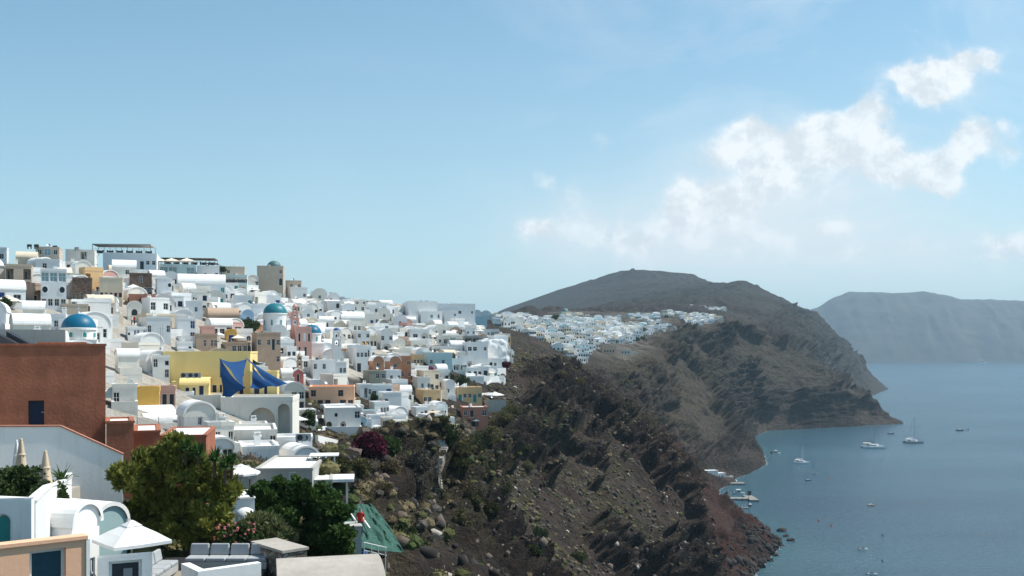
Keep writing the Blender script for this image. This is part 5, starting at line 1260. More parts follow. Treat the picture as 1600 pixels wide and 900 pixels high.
rl = empty('white_stair_railing', onpt(583, 872, 58), R(20), 'white stair rail with thin posts beside the grey pier', 'railing')
for i in range(4): q = MB(); q.box(-.55+i*.42, -.5+i*.42, -.03, .02, -1, .95-.12*i); q.build('post', WHITE, rl)
q = MB(); q.tube((-.55,0,.95),(.8,0,.55),.03); q.tube((-.55,0,.5),(.8,0,.1),.03); q.build('rail', WHITE, rl)
bl = MB(); bl.lathe([(.18,0),(.2,.5),(.16,.55),(.001,.56)], 10); o = bl.build('blue_barrel', MATS['blue_painted_wood'], None, onpt(570, 876, 59)); tag(o, 'small blue tub at the foot of the grey pier', 'tub')
# ================================================================ THE REST OF THE VILLAGE
LMK = [('yellow house', 322, 590), ('grey stone vault', 197, 565), ('largest teal dome', 437, 490), ('second blue dome', 493, 515), ('nearest blue dome', 133, 505),
       ('rose red chapel', 460, 587), ('roof restaurant', 190, 395), ('big beige skyline building', 415, 430), ('tall white cube house', 655, 485), ('pale peach house', 512, 620),
       ('brown orange houses', 605, 572), ('pale orange long house', 730, 617), ('lone dusty red house', 740, 650), ('stone mansions', 165, 450), ('sky blue vault', 381, 495),
       ('white cliff end house', 755, 552), ('arcaded cream house', 400, 660), ('long skyline pergola', 300, 415), ('plunge pool', 590, 625), ('cliff stair', 690, 690), ('dusty red terrace', 212, 470),
       ('little bell tower', 526, 530), ('orange stair', 655, 582), ('olive grey house', 580, 592), ('terracotta building', 150, 560), ('tan vaulted house', 338, 494)]
COLW = {'W': 'white', 'C': 'cool white', 'K': 'warm white', 'c': 'cream', 'b': 'beige', 't': 'tan', 'p': 'pink', 'g': 'grey', 'n': 'pale orange', 'L': 'pale teal', 'o': 'olive grey'}
used_lab = {}
def describe(px, py, wm, roof, rows, big, what='house'):
    nm = sorted(LMK, key=lambda l: (l[1]-px)**2+((l[2]-py)*1.5)**2)[0]; dx_, dy_ = px-nm[1], py-nm[2]
    pos = ('above' if dy_ < 0 else 'below') if abs(dy_)*1.5 > abs(dx_) else ('left of' if dx_ < 0 else 'right of')
    if min(abs(dy_)*1.5, abs(dx_)) > 9: pos = ('upper ' if dy_ < 0 else 'lower ')+('left of' if dx_ < 0 else 'right of')
    op = {'d': 'dark door', 'b': 'blue door', 'm': 'maroon door', 't': 'teal door', 'A': 'arched porch', 'p': 'open porch'}
    fe = next((op[c] for c in rows if c in op), None); nw = sum(c in 'wWavTB' for c in rows)
    rf = {'flat': 'flat roofed', 'vault': 'vaulted', 'vaultx': 'long vaulted'}[roof]
    base = f"{big} {COLW[wm]} {rf} {what}" + (f" with {fe}" if fe else (f" with {('no','one','two','three','four','five','six')[min(nw,6)]} window{'s' if nw != 1 else ''}"))
    base = base.strip(); pos = {'left of': 'left of', 'right of': 'right of'}.get(pos, pos)
    s = f"{base}, {pos} the {nm[0]}"; used_lab[s] = used_lab.get(s, 0)+1
    k = used_lab[s]
    if k > 1: s = f"{base}, {('','','second','third','fourth','fifth','sixth','seventh')[min(k,7)]} such {pos} the {nm[0]}"
    w = s.split()
    while len(w) > (16 if what == 'house' else 11): w.pop(0)
    return ' '.join(w)
def lmrect(px0, px1, py0, py1, Y):
    """would this box hide a landmark behind it?"""
    for (a, b, c, d, Yl) in LM:
        if Y > Yl+1: continue
        ox = min(px1, b)-max(px0, a); oy = min(py1, d)-max(py0, c)
        if ox > 0 and oy > 0 and ox*oy > .08*(b-a)*(d-c): return True
    return False
rg_ = random.Random(77); NF = 0; cand = []
def in_village(X, Y):
    a, b = rowat(Y); e = a[5]
    return a[3]-6 < X < e-1
occ = [(x, y, r) for x, y, r in PL]
FILL = []
tries = 0
Ys = []
while tries < 90000 and NF < 430:
    tries += 1
    Y = 92 + 400*rg_.random(); a, b = rowat(Y); X = rg_.uniform(a[3]-4, a[5]-1.5)
    if Y < 115 and X > -35: continue
    if Y > 430 and X > a[4]+16: continue
    px = 800+F*X/Y
    if px < -20 or px > 792: continue
    zt = H(X, Y)
    py = HY-F*(zt-CZ)/Y
    if px < 215 and py > 545 and Y < 100: continue
    if 480 < px < 600 and py > 700: continue
    if 600 < px and py > 700-(px-600)*.35: continue
    if px > 690 and py > 592: continue
    W_ = rg_.uniform(3.4, 6.6); D_ = rg_.uniform(4.0, 5.6); Hh = rg_.choice((3.0, 3.0, 3.3, 3.6, 5.6, 6.2)); 
    if Y < 150: W_ = rg_.uniform(3.2, 4.8); Hh = min(Hh, 3.6)
    rad = (W_+D_)*.27
    if any((X-ox)**2+(Y-oy)**2 < (rad+orr*.78)**2 for ox, oy, orr in occ): continue
    s = F/Y; z = zt-.3
    # visible? sight line to roof
    ok = True; zr = z+Hh
    for k in range(1, 12):
        q = k/12; 
        if H(X*q, Y*q) > CZ+(zr-CZ)*q+.5 and Y*q > 60: ok = False; break
    if not ok: continue
    if lmrect(px-W_*s/2, px+W_*s/2, HY-s*(z+Hh-CZ), HY-s*(z-CZ), Y): continue
    occ.append((X, Y, rad)); NF += 1
    FILL.append((X, Y, z, W_, D_, Hh, px, py))
FILL.sort(key=lambda t: t[1]); FOBJ = []
for (X, Y, z, W_, D_, Hh, px, py) in FILL:
    base = 12+math.degrees(math.atan2(-X, Y))*.7 + 14*(vn(np.array([[X/40, Y/40, 0.]]), 3)[0]-.3)*2
    rz = base+rg_.uniform(-16, 22)
    wm = rg_.choices('WCKcbtpgnLo', (44, 9, 27, 5, 3, 2, 1.4, 2, 2, 1, .6))[0]
    roof = rg_.choices(('flat', 'vault', 'vaultx'), (66, 26, 8))[0]
    two = Hh > 5
    rows = rg_.choice(('wwd', 'wdw', 'wdww', 'dwW', 'wAw', 'www', '.ww', 'd.w', 'w.A', 'Aw', 'p.', 'pw', 'v.d', 'bw', 'w.b', 'dww', '.a.', 'W.d', 'w.t', 'ww.w', '..w', 'm.w'))
    if W_ < 4.2: rows = rows[:2] if rows[:2] != '..' else 'dw'
    if two: rows = rg_.choice(('w.w', '.ww', 'v.w', 'p..', 'W.w', '.w.', 'a.a'))[:3] + '/' + rows
    if roof == 'vault': W_ = min(W_, 4.6); Hh *= .8
    if roof == 'vaultx': D_ = min(D_, 4.2)
    big = 'tall' if two else ('small' if W_ < 5.2 else ('wide' if W_ > 7 else 'low'))
    low = min(H(X+a, Y+b) for a in (-4, 0, 4, 6) for b in (-3, 0, 5)); sink = max(1.5, z-low+1.5)
    fr = rg_.choices((FRAMEW, GREYP, BROWNW, MATS['blue_painted_wood']), (70, 12, 10, 8))[0]
    terr = rg_.choice((0, 1.8, 2.4, 3.0, 3.0)); ch = [(rg_.uniform(-1, 1), rg_.uniform(1.5, 3.5), rg_.uniform(.4, .9))] if roof == 'flat' and rg_.random() < .4 else None
    ho = house(X, Y-D_/2, z, R(rz), W_, D_, Hh, roof, wm, rows, rg_.choice(('', 'w', '.w.', 'v.w')), sink, describe(px, py, wm, roof, rows, big),
          'houses packed on the village slope', frame=fr, sc=1.32, terrace=terr, chim=ch, para=rg_.choice((.25, .4, .9)), par_h=rg_.choice((.5, .85, 1.0)))
    FOBJ.append((ho, W_*Hh/Y**2))
# contour walls with steps between the houses
nwall = 0
for i in range(900):
    if nwall >= 70: break
    Y = rg_.uniform(110, 440); a, b = rowat(Y); X = rg_.uniform(a[3]+2, a[5]+1); px = 800+F*X/Y; z = H(X, Y); py = HY-F*(z-CZ)/Y
    if px < 160 or px > 785 or (px > 560 and py > 690) or (px < 480 and py > 640) or lmrect(px-25, px+25, py-10, py+2, Y) : continue
    L_ = rg_.uniform(8, 18); n = 7; pts = []
    hx = H(X+1, Y)-H(X-1, Y); hy = H(X, Y+1)-H(X, Y-1); g_ = Vector((hx, hy)).normalized(); d = Vector((-g_.y, g_.x))
    for k in range(n): q = Vector((X, Y))+d*(k/(n-1)-.5)*L_ + g_*math.sin(k*.7)*.8; pts.append((q.x, q.y))
    gz = [H(p[0], p[1]) for p in pts]; top = [max(gz)+.5-.12*abs(k-3)*rg_.random() for k in range(n)]
    if rg_.random() < .35: top = [t_-k*.35 for k, t_ in enumerate(top)]
    o = empty('terrace_wall', (X, Y, z), 0, describe(px, py, 'W', 'flat', '', rg_.choice(('low', 'long', 'curving', 'stepped')), 'x').split(' flat')[0]+' retaining wall '+rg_.choice(('running', 'stretching'))+' along the slope,'+describe(px, py, 'W', 'flat', '', '').split(',')[-1], 'wall', 'white retaining walls between the village houses')
    q = MB(); q.ribbon([(p[0]-X, p[1]-Y) for p in pts], .35, [g-z-2.5 for g in gz], [t_-z for t_ in top]); q.build('wall', rg_.choice((WHITE, WHITE, WCOOL, WWARM, CREAM)), o); nwall += 1
# outdoor stairs
ns = 0
for i in range(600):
    if ns >= 26: break
    Y = rg_.uniform(120, 430); a, b = rowat(Y); X = rg_.uniform(a[3]+4, a[5]-1); px = 800+F*X/Y; z = H(X, Y); py = HY-F*(z-CZ)/Y
    if px < 200 or px > 780 or (px > 560 and py > 680) or py > 690 or any((X-ox)**2+(Y-oy)**2 < (1.3+orr*.5)**2 for ox, oy, orr in occ) or (px < 480 and py > 560) or lmrect(px-28, px+28, py-30, py, Y-3): continue
    o = empty('outdoor_stair', (X, Y, z), R(rg_.uniform(-60, 40)), rg_.choice(('narrow', 'steep', 'short'))+' white stair'+describe(px, py, 'W', 'flat', '', '', 'stair').split('windows')[-1].replace(',', ' climbing the slope,'), 'stair', 'white outdoor stairs in the village')
    q = MB(); n = rg_.randint(8, 14)
    for k in range(n): q.box(k*.32, (k+1)*.32, -.6, .6, -3, -.8+k*.19)
    q.build('steps', rg_.choice((WHITE, GREYP, WCOOL)), o)
    for sy in (-1, 1):
        q = MB(); q.prism([(0, -3), (0, .1), (n*.32, n*.19+.1), (n*.32, -3)], sy*.72-.1, sy*.72+.1); q.build('side_wall', WHITE, o)
    ns += 1; occ.append((X, Y, 1.5))
# parasols on the white terraces
npar = 0
for i in range(400):
    if npar >= 30: break
    f_ = rg_.choice(FILL); X, Y, z, W_, D_, Hh, px, py = f_
    if px < 170 or lmrect(px-8, px+8, py-8, py+4, Y-4): continue
    p = (X+rg_.uniform(-1, 1), Y-D_/2-1.3, z); parasol(p, rg_.uniform(1.9, 2.8), 2.4, (('white','cream')[npar%2]+(' round',' square')[npar//2%2]+describe(px, py, 'W', 'flat', '', '', 'parasol').split('windows')[-1].replace(',', ' parasol on a small terrace,')), (WCANVAS, CANVAS)[npar%2], bool(npar//2%2), rz=rg_.random())
    npar += 1
# thin roof aerials
for i in range(22):
    f_ = rg_.choice(FILL); X, Y, z, W_, D_, Hh, px, py = f_; hgt = rg_.uniform(1.6, 3.0)
    o = empty('aerial', (X+rg_.uniform(-1, 1), Y, z+Hh), R(rg_.uniform(0, 180)), 'thin metal aerial'+describe(px, py, 'W', 'flat', '', '', 'aerial').split('windows')[-1].replace(',', ' on a roof,'), 'aerial', 'thin aerials on the roofs')
    q = MB(); q.tube((0,0,-.5),(0,0,hgt),.03,n=5); q.build('mast', METAL, o); q = MB(); q.tube((-.6,0,hgt-.2),(.6,0,hgt-.2),.02,n=4); [q.tube((a,-.35,hgt-.2),(a,.35,hgt-.2),.015,n=4) for a in (-.5,-.2,.1,.4)]; q.build('antenna_bars', METAL, o)
# plunge pools
for (px, py, Yd, lab) in ((592,623,0,'turquoise plunge pool on the white terrace above the three window house'),(575,643,0,'pale turquoise sloping pool beside the small turquoise vaulted house')):
    Y = hit(px, py+4)-3; p = onpt(px, py, Y); o = empty('plunge_pool', p, R(18), lab, 'pool'); q = MB(); q.box(-2.4, 2.4, 0, 3.2, -3, -.02)
    for b4 in ((-2.4,2.4,-.25,0),(-2.4,2.4,3.2,3.45),(-2.65,-2.4,-.25,3.45),(2.4,2.65,-.25,3.45)): q.box(*b4, -3, .25)
    q.build('basin', WHITE, o); q = MB(); q.box(-2.39, 2.39, .01, 3.19, -.015, .08); q.build('water', POOL, o)
# two coloured stairs of the photo
for (px, py, lab, m_, rz) in ((655,596,'bright orange stepped stair running down beside the pale orange house', ORANGE, -62),(585,553,'ochre curved stair wall beside the tiny cream house', OCHRE, -40)):
    Y = hit(px, py)-3; p = onpt(px, py, Y); o = empty('outdoor_stair', p, R(rz), lab, 'stair'); q = MB()
    for k in range(14): q.box(-k*.34-.34, -k*.34, -.7, .7, -4, -.6+k*.24)
    q.build('steps', m_, o); q = MB(); q.prism([(0, -4), (0, .3), (-4.76, 3.5), (-4.76, -4)], -.95, -.72); q.prism([(0, -4), (0, .3), (-4.76, 3.5), (-4.76, -4)], .72, .95); q.build('side_wall', m_ if m_ is OCHRE else WHITE, o)
# satellite dishes and air conditioners on roofs
hs_ = [t for t in list(HS.values()) if t['W'] > 4]; rg_.shuffle(hs_); nd = 0
for h in hs_[:26]:
    lab = [l for l, t in HS.items() if t is h][0]; c = Vector((rg_.uniform(-.3, .3)*h['W'], h['D']*.5, h['H']+.1 if 'vault' not in lab else h['H']+1.4)); c.rotate(Matrix.Rotation(h.rotation_euler.z, 3, 'Z')); p = h.location+c
    short = ' '.join(lab.split()[:7])
    if nd % 2 == 0:
        o = empty('satellite_dish', p, R(rg_.uniform(0, 60)), 'small satellite dish on the roof of the '+short, 'satellite dish', 'satellite dishes on the roofs'); q = MB(); q.tube((0,0,-.5),(0,0,.8),.03); q.build('mast', METAL, o)
        q = MB(); q.lathe([(.001,0),(.25,.04),(.45,.13)], 14); q.lathe([(.001,.01),(.25,.05),(.44,.14)], 14); d = q.build('dish', METAL, o, (0, -.05, .8)); d.rotation_euler = (R(55), 0, 0)
    else: aircon(p.x, p.y, p.z, h.rotation_euler.z, 'grey air conditioner on the roof of the '+short)
    nd += 1
# beyond the three hundred houses that show largest, the rest are one object
BUD = 300-len([o for o in C.objects if o.get('category') == 'house' and o.get('group') != 'houses packed on the village slope'])-14
FOBJ.sort(key=lambda t: -t[1]); REST = [t[0] for t in FOBJ[BUD:]]; mb = MB(); MIDX = [WHITE, WCOOL, WWARM, CREAM, LTEAL, GLASS]
for r_ in REST:
    rm_ = Matrix.Translation(r_.location) @ r_.rotation_euler.to_matrix().to_4x4()
    for ch in list(r_.children):
        wmx = rm_ @ Matrix.Translation(ch.location) @ ch.rotation_euler.to_matrix().to_4x4(); me = ch.data; b0 = len(mb.v); mb.v.extend(tuple(wmx @ v_.co) for v_ in me.vertices)
        for pl in me.polygons:
            m_ = me.materials[pl.material_index]
            if m_ not in MIDX: MIDX.append(m_)
            mb.f.append([i_+b0 for i_ in pl.vertices]); mb.m.append(MIDX.index(m_)); mb.sm.append(pl.use_smooth)
        bpy.data.objects.remove(ch)
    bpy.data.objects.remove(r_)
print('individual fillers', BUD, 'merged', len(REST))
for h in HS.values():
    for k in ('W', 'D', 'H'): del h[k]
for o in C.objects:
    for k in ('W', 'D', 'H'):
        if k in o.keys(): del o[k]
print('fillers', NF, 'walls', nwall, 'stairs', ns)
# ================================================================ FAR VILLAGE ON THE CLIFF
def far_village():
    rr = random.Random(3); up = [(775,494),(800,500),(860,498),(890,492),(930,503),(960,500),(1010,490),(1060,482),(1100,482),(1138,487)]
    lo = [(775,512),(800,517),(830,528),(860,540),(885,560),(905,570),(925,548),(950,535),(985,538),(1000,528),(1060,520),(1090,516),(1138,503)]
    specs = []; tr = 0
    while len(specs) < 900 and tr < 14000:
        tr += 1; px = 775+363*rr.random(); a = np.interp(px, *zip(*up)); b = np.interp(px, *zip(*lo)); py = a+(b-a)*rr.random()
        dens = 1 if px < 1075 else .8
        if rr.random() > dens*(1.0 if px < 960 else .75) or vn(np.array([[px/16, py/6, 0.]]), 2)[0] > (.74 if px < 960 else .60): continue
        Y = hit(px, py, 640, 1800, 3)
        if not Y: continue
        X = (px-800)/F*Y
        if any(abs(X-s[0]) < 4.2 and abs(Y-s[1]) < 7.5 for s in specs): continue
        specs.append((X, Y, H(X, Y)))
    specs.sort(key=lambda s: s[1]); return specs
FV = far_village(); rf = random.Random(8)
print('far houses', len(FV))
for i, (X, Y, z) in enumerate(FV):
    w = rf.uniform(4.5, 9); d = rf.uniform(5, 7.5); h = rf.choice((2.8, 3.0, 3.4, 5.2)); rz = R(rf.uniform(0, 40)); vault = rf.random() < .3; m_ = rf.choices((0, 1, 2, 3, 4), (44, 26, 16, 10, 4))[0]
    m3 = Matrix.Rotation(rz, 3, 'Z')
    sub = MB(); sub.box(-w/2, w/2, 0, d, -10, h, m_)
    if vault: sub.prism([(w/2*math.cos(math.pi*k/8), h+w*.3*math.sin(math.pi*k/8)) for k in range(9)], 0, d, m_, True)
    else:
        sub.box(-w/2-.1, w/2+.1, -.1, .2, h-.01, h+.6, m_); sub.box(w/2-.2, w/2+.1, .2, d, h-.01, h+.6, m_)
    for r_ in range(2 if h > 5 else 1):
        k = rf.randint(2, 4)
        for q in range(k): cx = -w/2+w*(q+.5)/k; sub.box(cx-.55, cx+.55, -.06, .1, h-2.4-r_*3, h-.9-r_*3, 5)
    sub.box(w/2-.1, w/2+.06, d*.3, d*.3+1, h-2.3, h-.9, 5)
    mb.add([tuple(m3 @ Vector(v) + Vector((X, Y-d/2, z))) for v in sub.v], [], 0)
    b0 = len(mb.v)-len(sub.v)
    for f, m__ in zip(sub.f, sub.m): mb.f.append([j+b0 for j in f]); mb.m.append(m__); mb.sm.append(False)
o = mb.build('distant_houses', MIDX); tag(o, 'pale cliff top town of tiny white and cream houses in the distance', 'houses', 'tiny houses of the distant cliff town', 'stuff')
def fort(px, py, w, h, lab, m_=TAN, ytop=None):
    Y = hit(px, py, 640, 1450, 2) or 1000; p = onpt(px, py, Y); o = empty('stone_building', p, R(20), lab, 'building'); s = Y/F; w *= s; h *= s
    q = MB(); q.plan([(-w/2,0),(w/2,0),(w*.48,w*.4),(-w*.46,w*.4)], -12, [h, h*.78, h*.8, h]); q.plan([(w/2,.5),(w*.9,.8),(w*.85,w*.3),(w*.5,w*.3)], -12, h*.5); q.build('wall', m_, o)
    q = MB(); [q.box(-w/2+w*k/5-.5, -w/2+w*k/5+.5, -.08, .1, h*.3, h*.3+1.6) for k in range(1, 5)]; q.build('window', GLASS, o)
fort(952, 556, 24, 20, 'ruined brown fort block at the lower edge of the distant town')
fort(975, 555, 26, 10, 'low grey brown ruin next to the ruined fort block', GREYP)
fort(925, 530, 30, 12, 'long tan building in the middle of the distant town', BEIGE)
x, y, z = ground(885, 496, 640, Y=hit(885, 500, 640, 1450, 2) or 900)
t = house(x, y, z, R(15), 11, 10, 6, 'flat', 'c', 'w.w', '', 10, 'cream church with a green dome standing over the distant town', name='church', cat='church', para=.4); dome_on(t, 0, 5, 6.3, 4, DOME3, 1.0)
fhouse(795, 818, 495, 506, 705, 12, 9, 'K', 'big square white house at the near end of the distant town', [], para=.6)
far_t = None
import bmesh
# ================================================================ PLANTS
rn = np.random.RandomState(4)
def leaf_mat(name, ca, cb, trans=.25, rough=.75):
    m = bpy.data.materials.new(name); m.use_nodes = True; t = m.node_tree; b = t.nodes['Principled BSDF']
    at = N(t, 'ShaderNodeAttribute', attribute_name='tint'); s = N(t, 'ShaderNodeSeparateColor', {0: at.outputs['Color']}).outputs[0]
    c = MIX(t, s, ca, cb); t.links.new(c, b.inputs['Base Color']); b.inputs['Roughness'].default_value = rough; b.inputs['Specular IOR Level'].default_value = .2
    if trans:
        tr = N(t, 'ShaderNodeBsdfTranslucent', {'Color': c}); mx = N(t, 'ShaderNodeMixShader', {0: trans, 1: b.outputs[0], 2: tr.outputs[0]})
        t.links.new(mx.outputs[0], t.nodes['Material Output'].inputs['Surface'])
    return m
PINE = leaf_mat('pine_needles', (.052,.074,.016), (.30,.30,.06)); FIG = leaf_mat('fig_leaves', (.022,.052,.011), (.085,.15,.03)); BUSH = leaf_mat('garden_leaves', (.02,.045,.012), (.085,.12,.035))
SCRUB = leaf_mat('dry_scrub', (.0,.0,.0), (1,1,1), .1, .9); PLUM = leaf_mat('plum_bougainvillea', (.030,.010,.012), (.17,.018,.055)); MAG = leaf_mat('magenta_bougainvillea', (.18,.01,.07), (.55,.03,.24)); GREENF = leaf_mat('spiky_leaves', (.02,.05,.012), (.06,.13,.03))
TAM = leaf_mat('feathery_shrub', (.07,.085,.03), (.22,.23,.10)); BARK = mat('bark', (.10,.07,.05), rough=.95, var=.4, scale=4, bump=.5)
def leaves(cent, rad, n, size, stretch=1.0, up=.0, tint0=.35, flat=False):
    """cent (k,3) clump centres, rad (k,) radii; n leaves per clump -> vertices, quads, tints"""
    k = len(cent); d = rn.normal(size=(k, n, 3)); d /= np.linalg.norm(d, axis=2, keepdims=True); rr = rn.uniform(.35, 1, (k, n, 1))**.6
    p = cent[:, None]+d*rr*rad[:, None, None]*np.array([1, 1, .82]); p = p.reshape(-1, 3); d = d.reshape(-1, 3)
    a = d*.7+rn.normal(size=p.shape)*.6+np.array([0, 0, up]); a /= np.linalg.norm(a, axis=1, keepdims=True)
    b = np.cross(a, rn.normal(size=p.shape)); b /= np.linalg.norm(b, axis=1, keepdims=True)+1e-9
    s = size*rn.uniform(.6, 1.3, (len(p), 1)); a = a*s*stretch; b = b*s/ (stretch**.5)*.5
    V_ = np.stack([p-a*.1, p+a*.45+b, p+a, p+a*.45-b], 1).reshape(-1, 3); Q_ = np.arange(len(V_)).reshape(-1, 4)
    clump_t = np.repeat(rn.uniform(0, .45, k), n); t_ = np.clip(tint0*clump_t*2+rn.uniform(0, .45, len(p)), 0, 1)
    return V_, Q_, np.repeat(t_, 4)
def tint_attr(t_): return {'tint': np.stack([t_, t_, t_, t_*0+1], 1)}
def crown(name, parent, m_, cent, rad, n, size, **kw):
    V_, Q_, t_ = leaves(cent, rad, n, size, **kw); return link(name, np_mesh(name, V_, Q_, [m_], False, tint_attr(t_)), parent)
def clumps(k, rx, ry, rz_, cz, r, hollow=.45, seed=0):
    q = np.random.RandomState(seed); d = q.normal(size=(k, 3)); d /= np.linalg.norm(d, axis=1, keepdims=True); rr = q.uniform(hollow, 1, (k, 1))
    return d*rr*np.array([rx, ry, rz_])+np.array([0, 0, cz]), q.uniform(.7, 1.3, k)*r
def tree(p, rx, h0, h1, m_, label, cat='tree', name='tree', k=60, n=160, size=.2, clr=.6, seed=1, trunk=True, rz_=None, lean=(0, 0), group=None, **kw):
    t = empty(name, p, 0, label, cat, group); hz = (h1-h0)/2; c, r = clumps(k, rx, rx*.9, hz*.92, (h0+h1)/2, clr, seed=seed); c[:, 0] += lean[0]*c[:, 2]; c[:, 1] += lean[1]*c[:, 2]
    crown('crown', t, m_, c, r, n, size, **kw)
    if trunk:
        b = MB(); top = Vector((lean[0]*h0, lean[1]*h0, h0+.2*hz)); b.tube((0,0,-1.5), top*.6, rx*.075, rx*.055); b.tube(top*.6, top, rx*.055, rx*.04)
        for i in rn.choice(len(c), 9, replace=False): b.tube(top*.85, tuple(c[i]), rx*.03, rx*.01, n=5)
        b.build('trunk', BARK, t)
    return t
def on(px, py, Y): return onpt(px, py, Y)
# big foreground pine: several billowing lobes
pt = empty('pine_tree', on(285, 850, 46), 0, 'large yellow green pine filling the lower left, beside the white parasol', 'tree'); s = 46/F
lobes = [(235,738,30,30),(262,722,38,30),(300,728,36,28),(330,752,34,30),(222,775,30,28),(250,785,36,30),(295,775,40,34),(335,790,36,28),(215,800,24,20),(240,820,30,18),(290,820,42,24),(340,820,34,22),(275,700,26,18),(205,745,18,18),(352,770,18,22),(318,838,34,14)]
cs_ = []; rs_ = []
for (lx, ly, rx, ry) in lobes:
    c0 = np.array([(lx-285)*s, 0, (850-ly)*s]); q, r = clumps(24, rx*s*.94, 1.0, ry*s*.98, 0, .16, .55, seed=lx); r = r*(.5+1.0*rn.rand(len(r))); q[:, 1] += rn.uniform(-.7, .7); cs_.append(q+c0); rs_.append(r)
crown('crown', pt, PINE, np.vstack(cs_), np.hstack(rs_), 150, .17, stretch=1.9, up=.9, tint0=.6)
b = MB(); b.tube((.3,0,-3),(.1,.1,.7),.2,.15); b.tube((.1,.1,.7),(-.8,0,2.3),.12,.05); b.tube((.1,.1,.7),(.7,0,2.4),.12,.05); b.tube((.1,.1,.7),(.1,.2,3.0),.11,.04); b.tube((1.4,.2,-2),(1.6,0,1.8),.1,.05); b.build('trunk', BARK, pt)
# fig tree
ft = empty('fig_tree', on(475, 880, 52), 0, 'dense dark green broad leaved fig tree above the concrete barrel roof', 'tree'); s = 52/F
lobes = [(425,772,24,20),(460,770,30,22),(498,778,28,20),(520,800,26,24),(440,805,36,28),(485,812,40,30),(528,835,24,26),(450,845,36,26),(495,850,40,26),(420,795,18,20),(535,860,16,18),(470,868,36,14),(408,768,12,10)]
cs_ = []; rs_ = []
for (lx, ly, rx, ry) in lobes:
    c0 = np.array([(lx-475)*s, 0, (880-ly)*s]); q, r = clumps(20, rx*s, .9, ry*s, 0, .3, .45, seed=lx+1); q[:, 1] += rn.uniform(-.6, .6); cs_.append(q+c0); rs_.append(r)
crown('crown', ft, FIG, np.vstack(cs_), np.hstack(rs_), 95, .19, stretch=.95, up=.15)
b = MB(); b.tube((0,0,-3),(0,0,1.0),.16,.12); b.tube((0,0,1),(-1.1,0,2.3),.1,.04); b.tube((0,0,1),(1.0,0,2.2),.1,.04); b.build('trunk', BARK, ft)
def spiky(p, n, L_, label, mat_=None, cat='plant', name='yucca', group=None, w=.05):
    t = empty(name, p, 0, label, cat, group); b = MB(); q = random.Random(n)
    for i in range(n):
        a = q.uniform(0, 6.28); e = q.uniform(.1, 1.35); l = L_*q.uniform(.7, 1.1); d = Vector((math.cos(a)*math.cos(e), math.sin(a)*math.cos(e), math.sin(e))); sde = d.cross(Vector((0,0,1))).normalized()*w
        m1 = d*l*.55; m2 = d*l+Vector((0,0,-l*.25*math.cos(e))); b.add([tuple(-sde*.5), tuple(sde*.5), tuple(m1+sde), tuple(m1-sde), tuple(m2)], [(0,1,2,3),(3,2,4)])
    me = b.mesh('leaves', mat_ or GREENF); at = me.color_attributes.new('tint', 'FLOAT_COLOR', 'POINT'); at.data.foreach_set('color', np.repeat(rn.uniform(0, 1, len(me.vertices)//5)[:, None], 20, 1).reshape(-1, 4).ravel().astype(np.float32)); link('leaves', me, t)
    b = MB(); b.tube((0,0,-.7),(0,0,.05),.09,.07); b.build('trunk', BARK, t); return t
for i, (px, py, Y, L_) in enumerate(((290,702,45,.6),(310,712,45,.75),(335,722,44.5,.85),(352,732,44.5,.8),(362,724,45,.6))): spiky(on(px, py, Y), 70, L_, ('first', 'second', 'third', 'fourth', 'fifth')[i]+' from the left of the spiky yucca heads at the right shoulder of the pine', group='yucca heads by the pine')
for i, (px, py) in enumerate(((84,765),(97,752))): spiky(on(px, py, 43), 16, 1.1, ('arching strap leaved plant right of the nearest closed parasol', 'taller strap leaved plant at the garden corner')[i], name='strap_leaf_plant', w=.07)
tree(on(375, 880, 45), 1.15, .1, 1.9, BUSH, 'leafy oleander with pink flowers between the pine and the fig tree', 'shrub', 'oleander', 30, 130, .12, .35, 31)
oq = MB(); 
for i in range(60): a = random.uniform(0, 6.28); r = random.uniform(.3, 1.15); z = random.uniform(.6, 1.9); oq.obox((r*math.cos(a), -abs(r*math.sin(a)), z), .09, .09, .07, a)
fl_ = oq.build('flowers', MATS['rose_red_plaster'], [o for o in C.objects if o.name.startswith('oleander')][0])
tree(on(412, 868, 46), 1.0, .2, 1.9, TAM, 'pale olive feathery shrub leaning over the stone wall', 'shrub', 'feathery_shrub', 30, 170, .17, .3, 33, stretch=2.2, up=.6)
for i, (px, py, Y, r, lab) in enumerate(((22,778,41,1.0,'round green garden shrub at the left edge of the planted terrace'),(48,775,41,1.2,'dark green garden shrub behind the nearest closed parasol'),(78,790,40,.7,'small light green shrub under the nearest closed parasol'),(5,770,41,.9,'leafy green shrub cut by the left picture edge'))):
    tree(on(px, py, Y), r*.95, -.3, r*1.25, BUSH, lab, 'shrub', 'garden_shrub', 22, 120, .13, .35, 40+i, trunk=True)
parasol(tuple(on(71, 788, 40.5)), 1.35, 2.15, 'nearest closed cream parasol on the planted terrace', BEIGEC, closed=True)
parasol(tuple(on(33, 765, 43.5)), 1.3, 2.2, 'closed cream parasol further back at the left edge', BEIGEC, closed=True)
parasol(tuple(on(26, 762, 44.8)), 1.0, 2.1, 'slim closed white parasol, farthest of the three on the planted terrace', WCANVAS, closed=True)
pf = empty('flower_pot', on(4, 800, 38), 0, 'pink potted flowers at the far left edge', 'flower pot'); q = MB(); q.lathe([(.15,-.6),(.2,0),(.001,0)], 12); q.build('pot', TERRA, pf); crown('flowers', pf, MAG, *clumps(5, .25, .25, .2, .2, .15, seed=5), 60, .06)
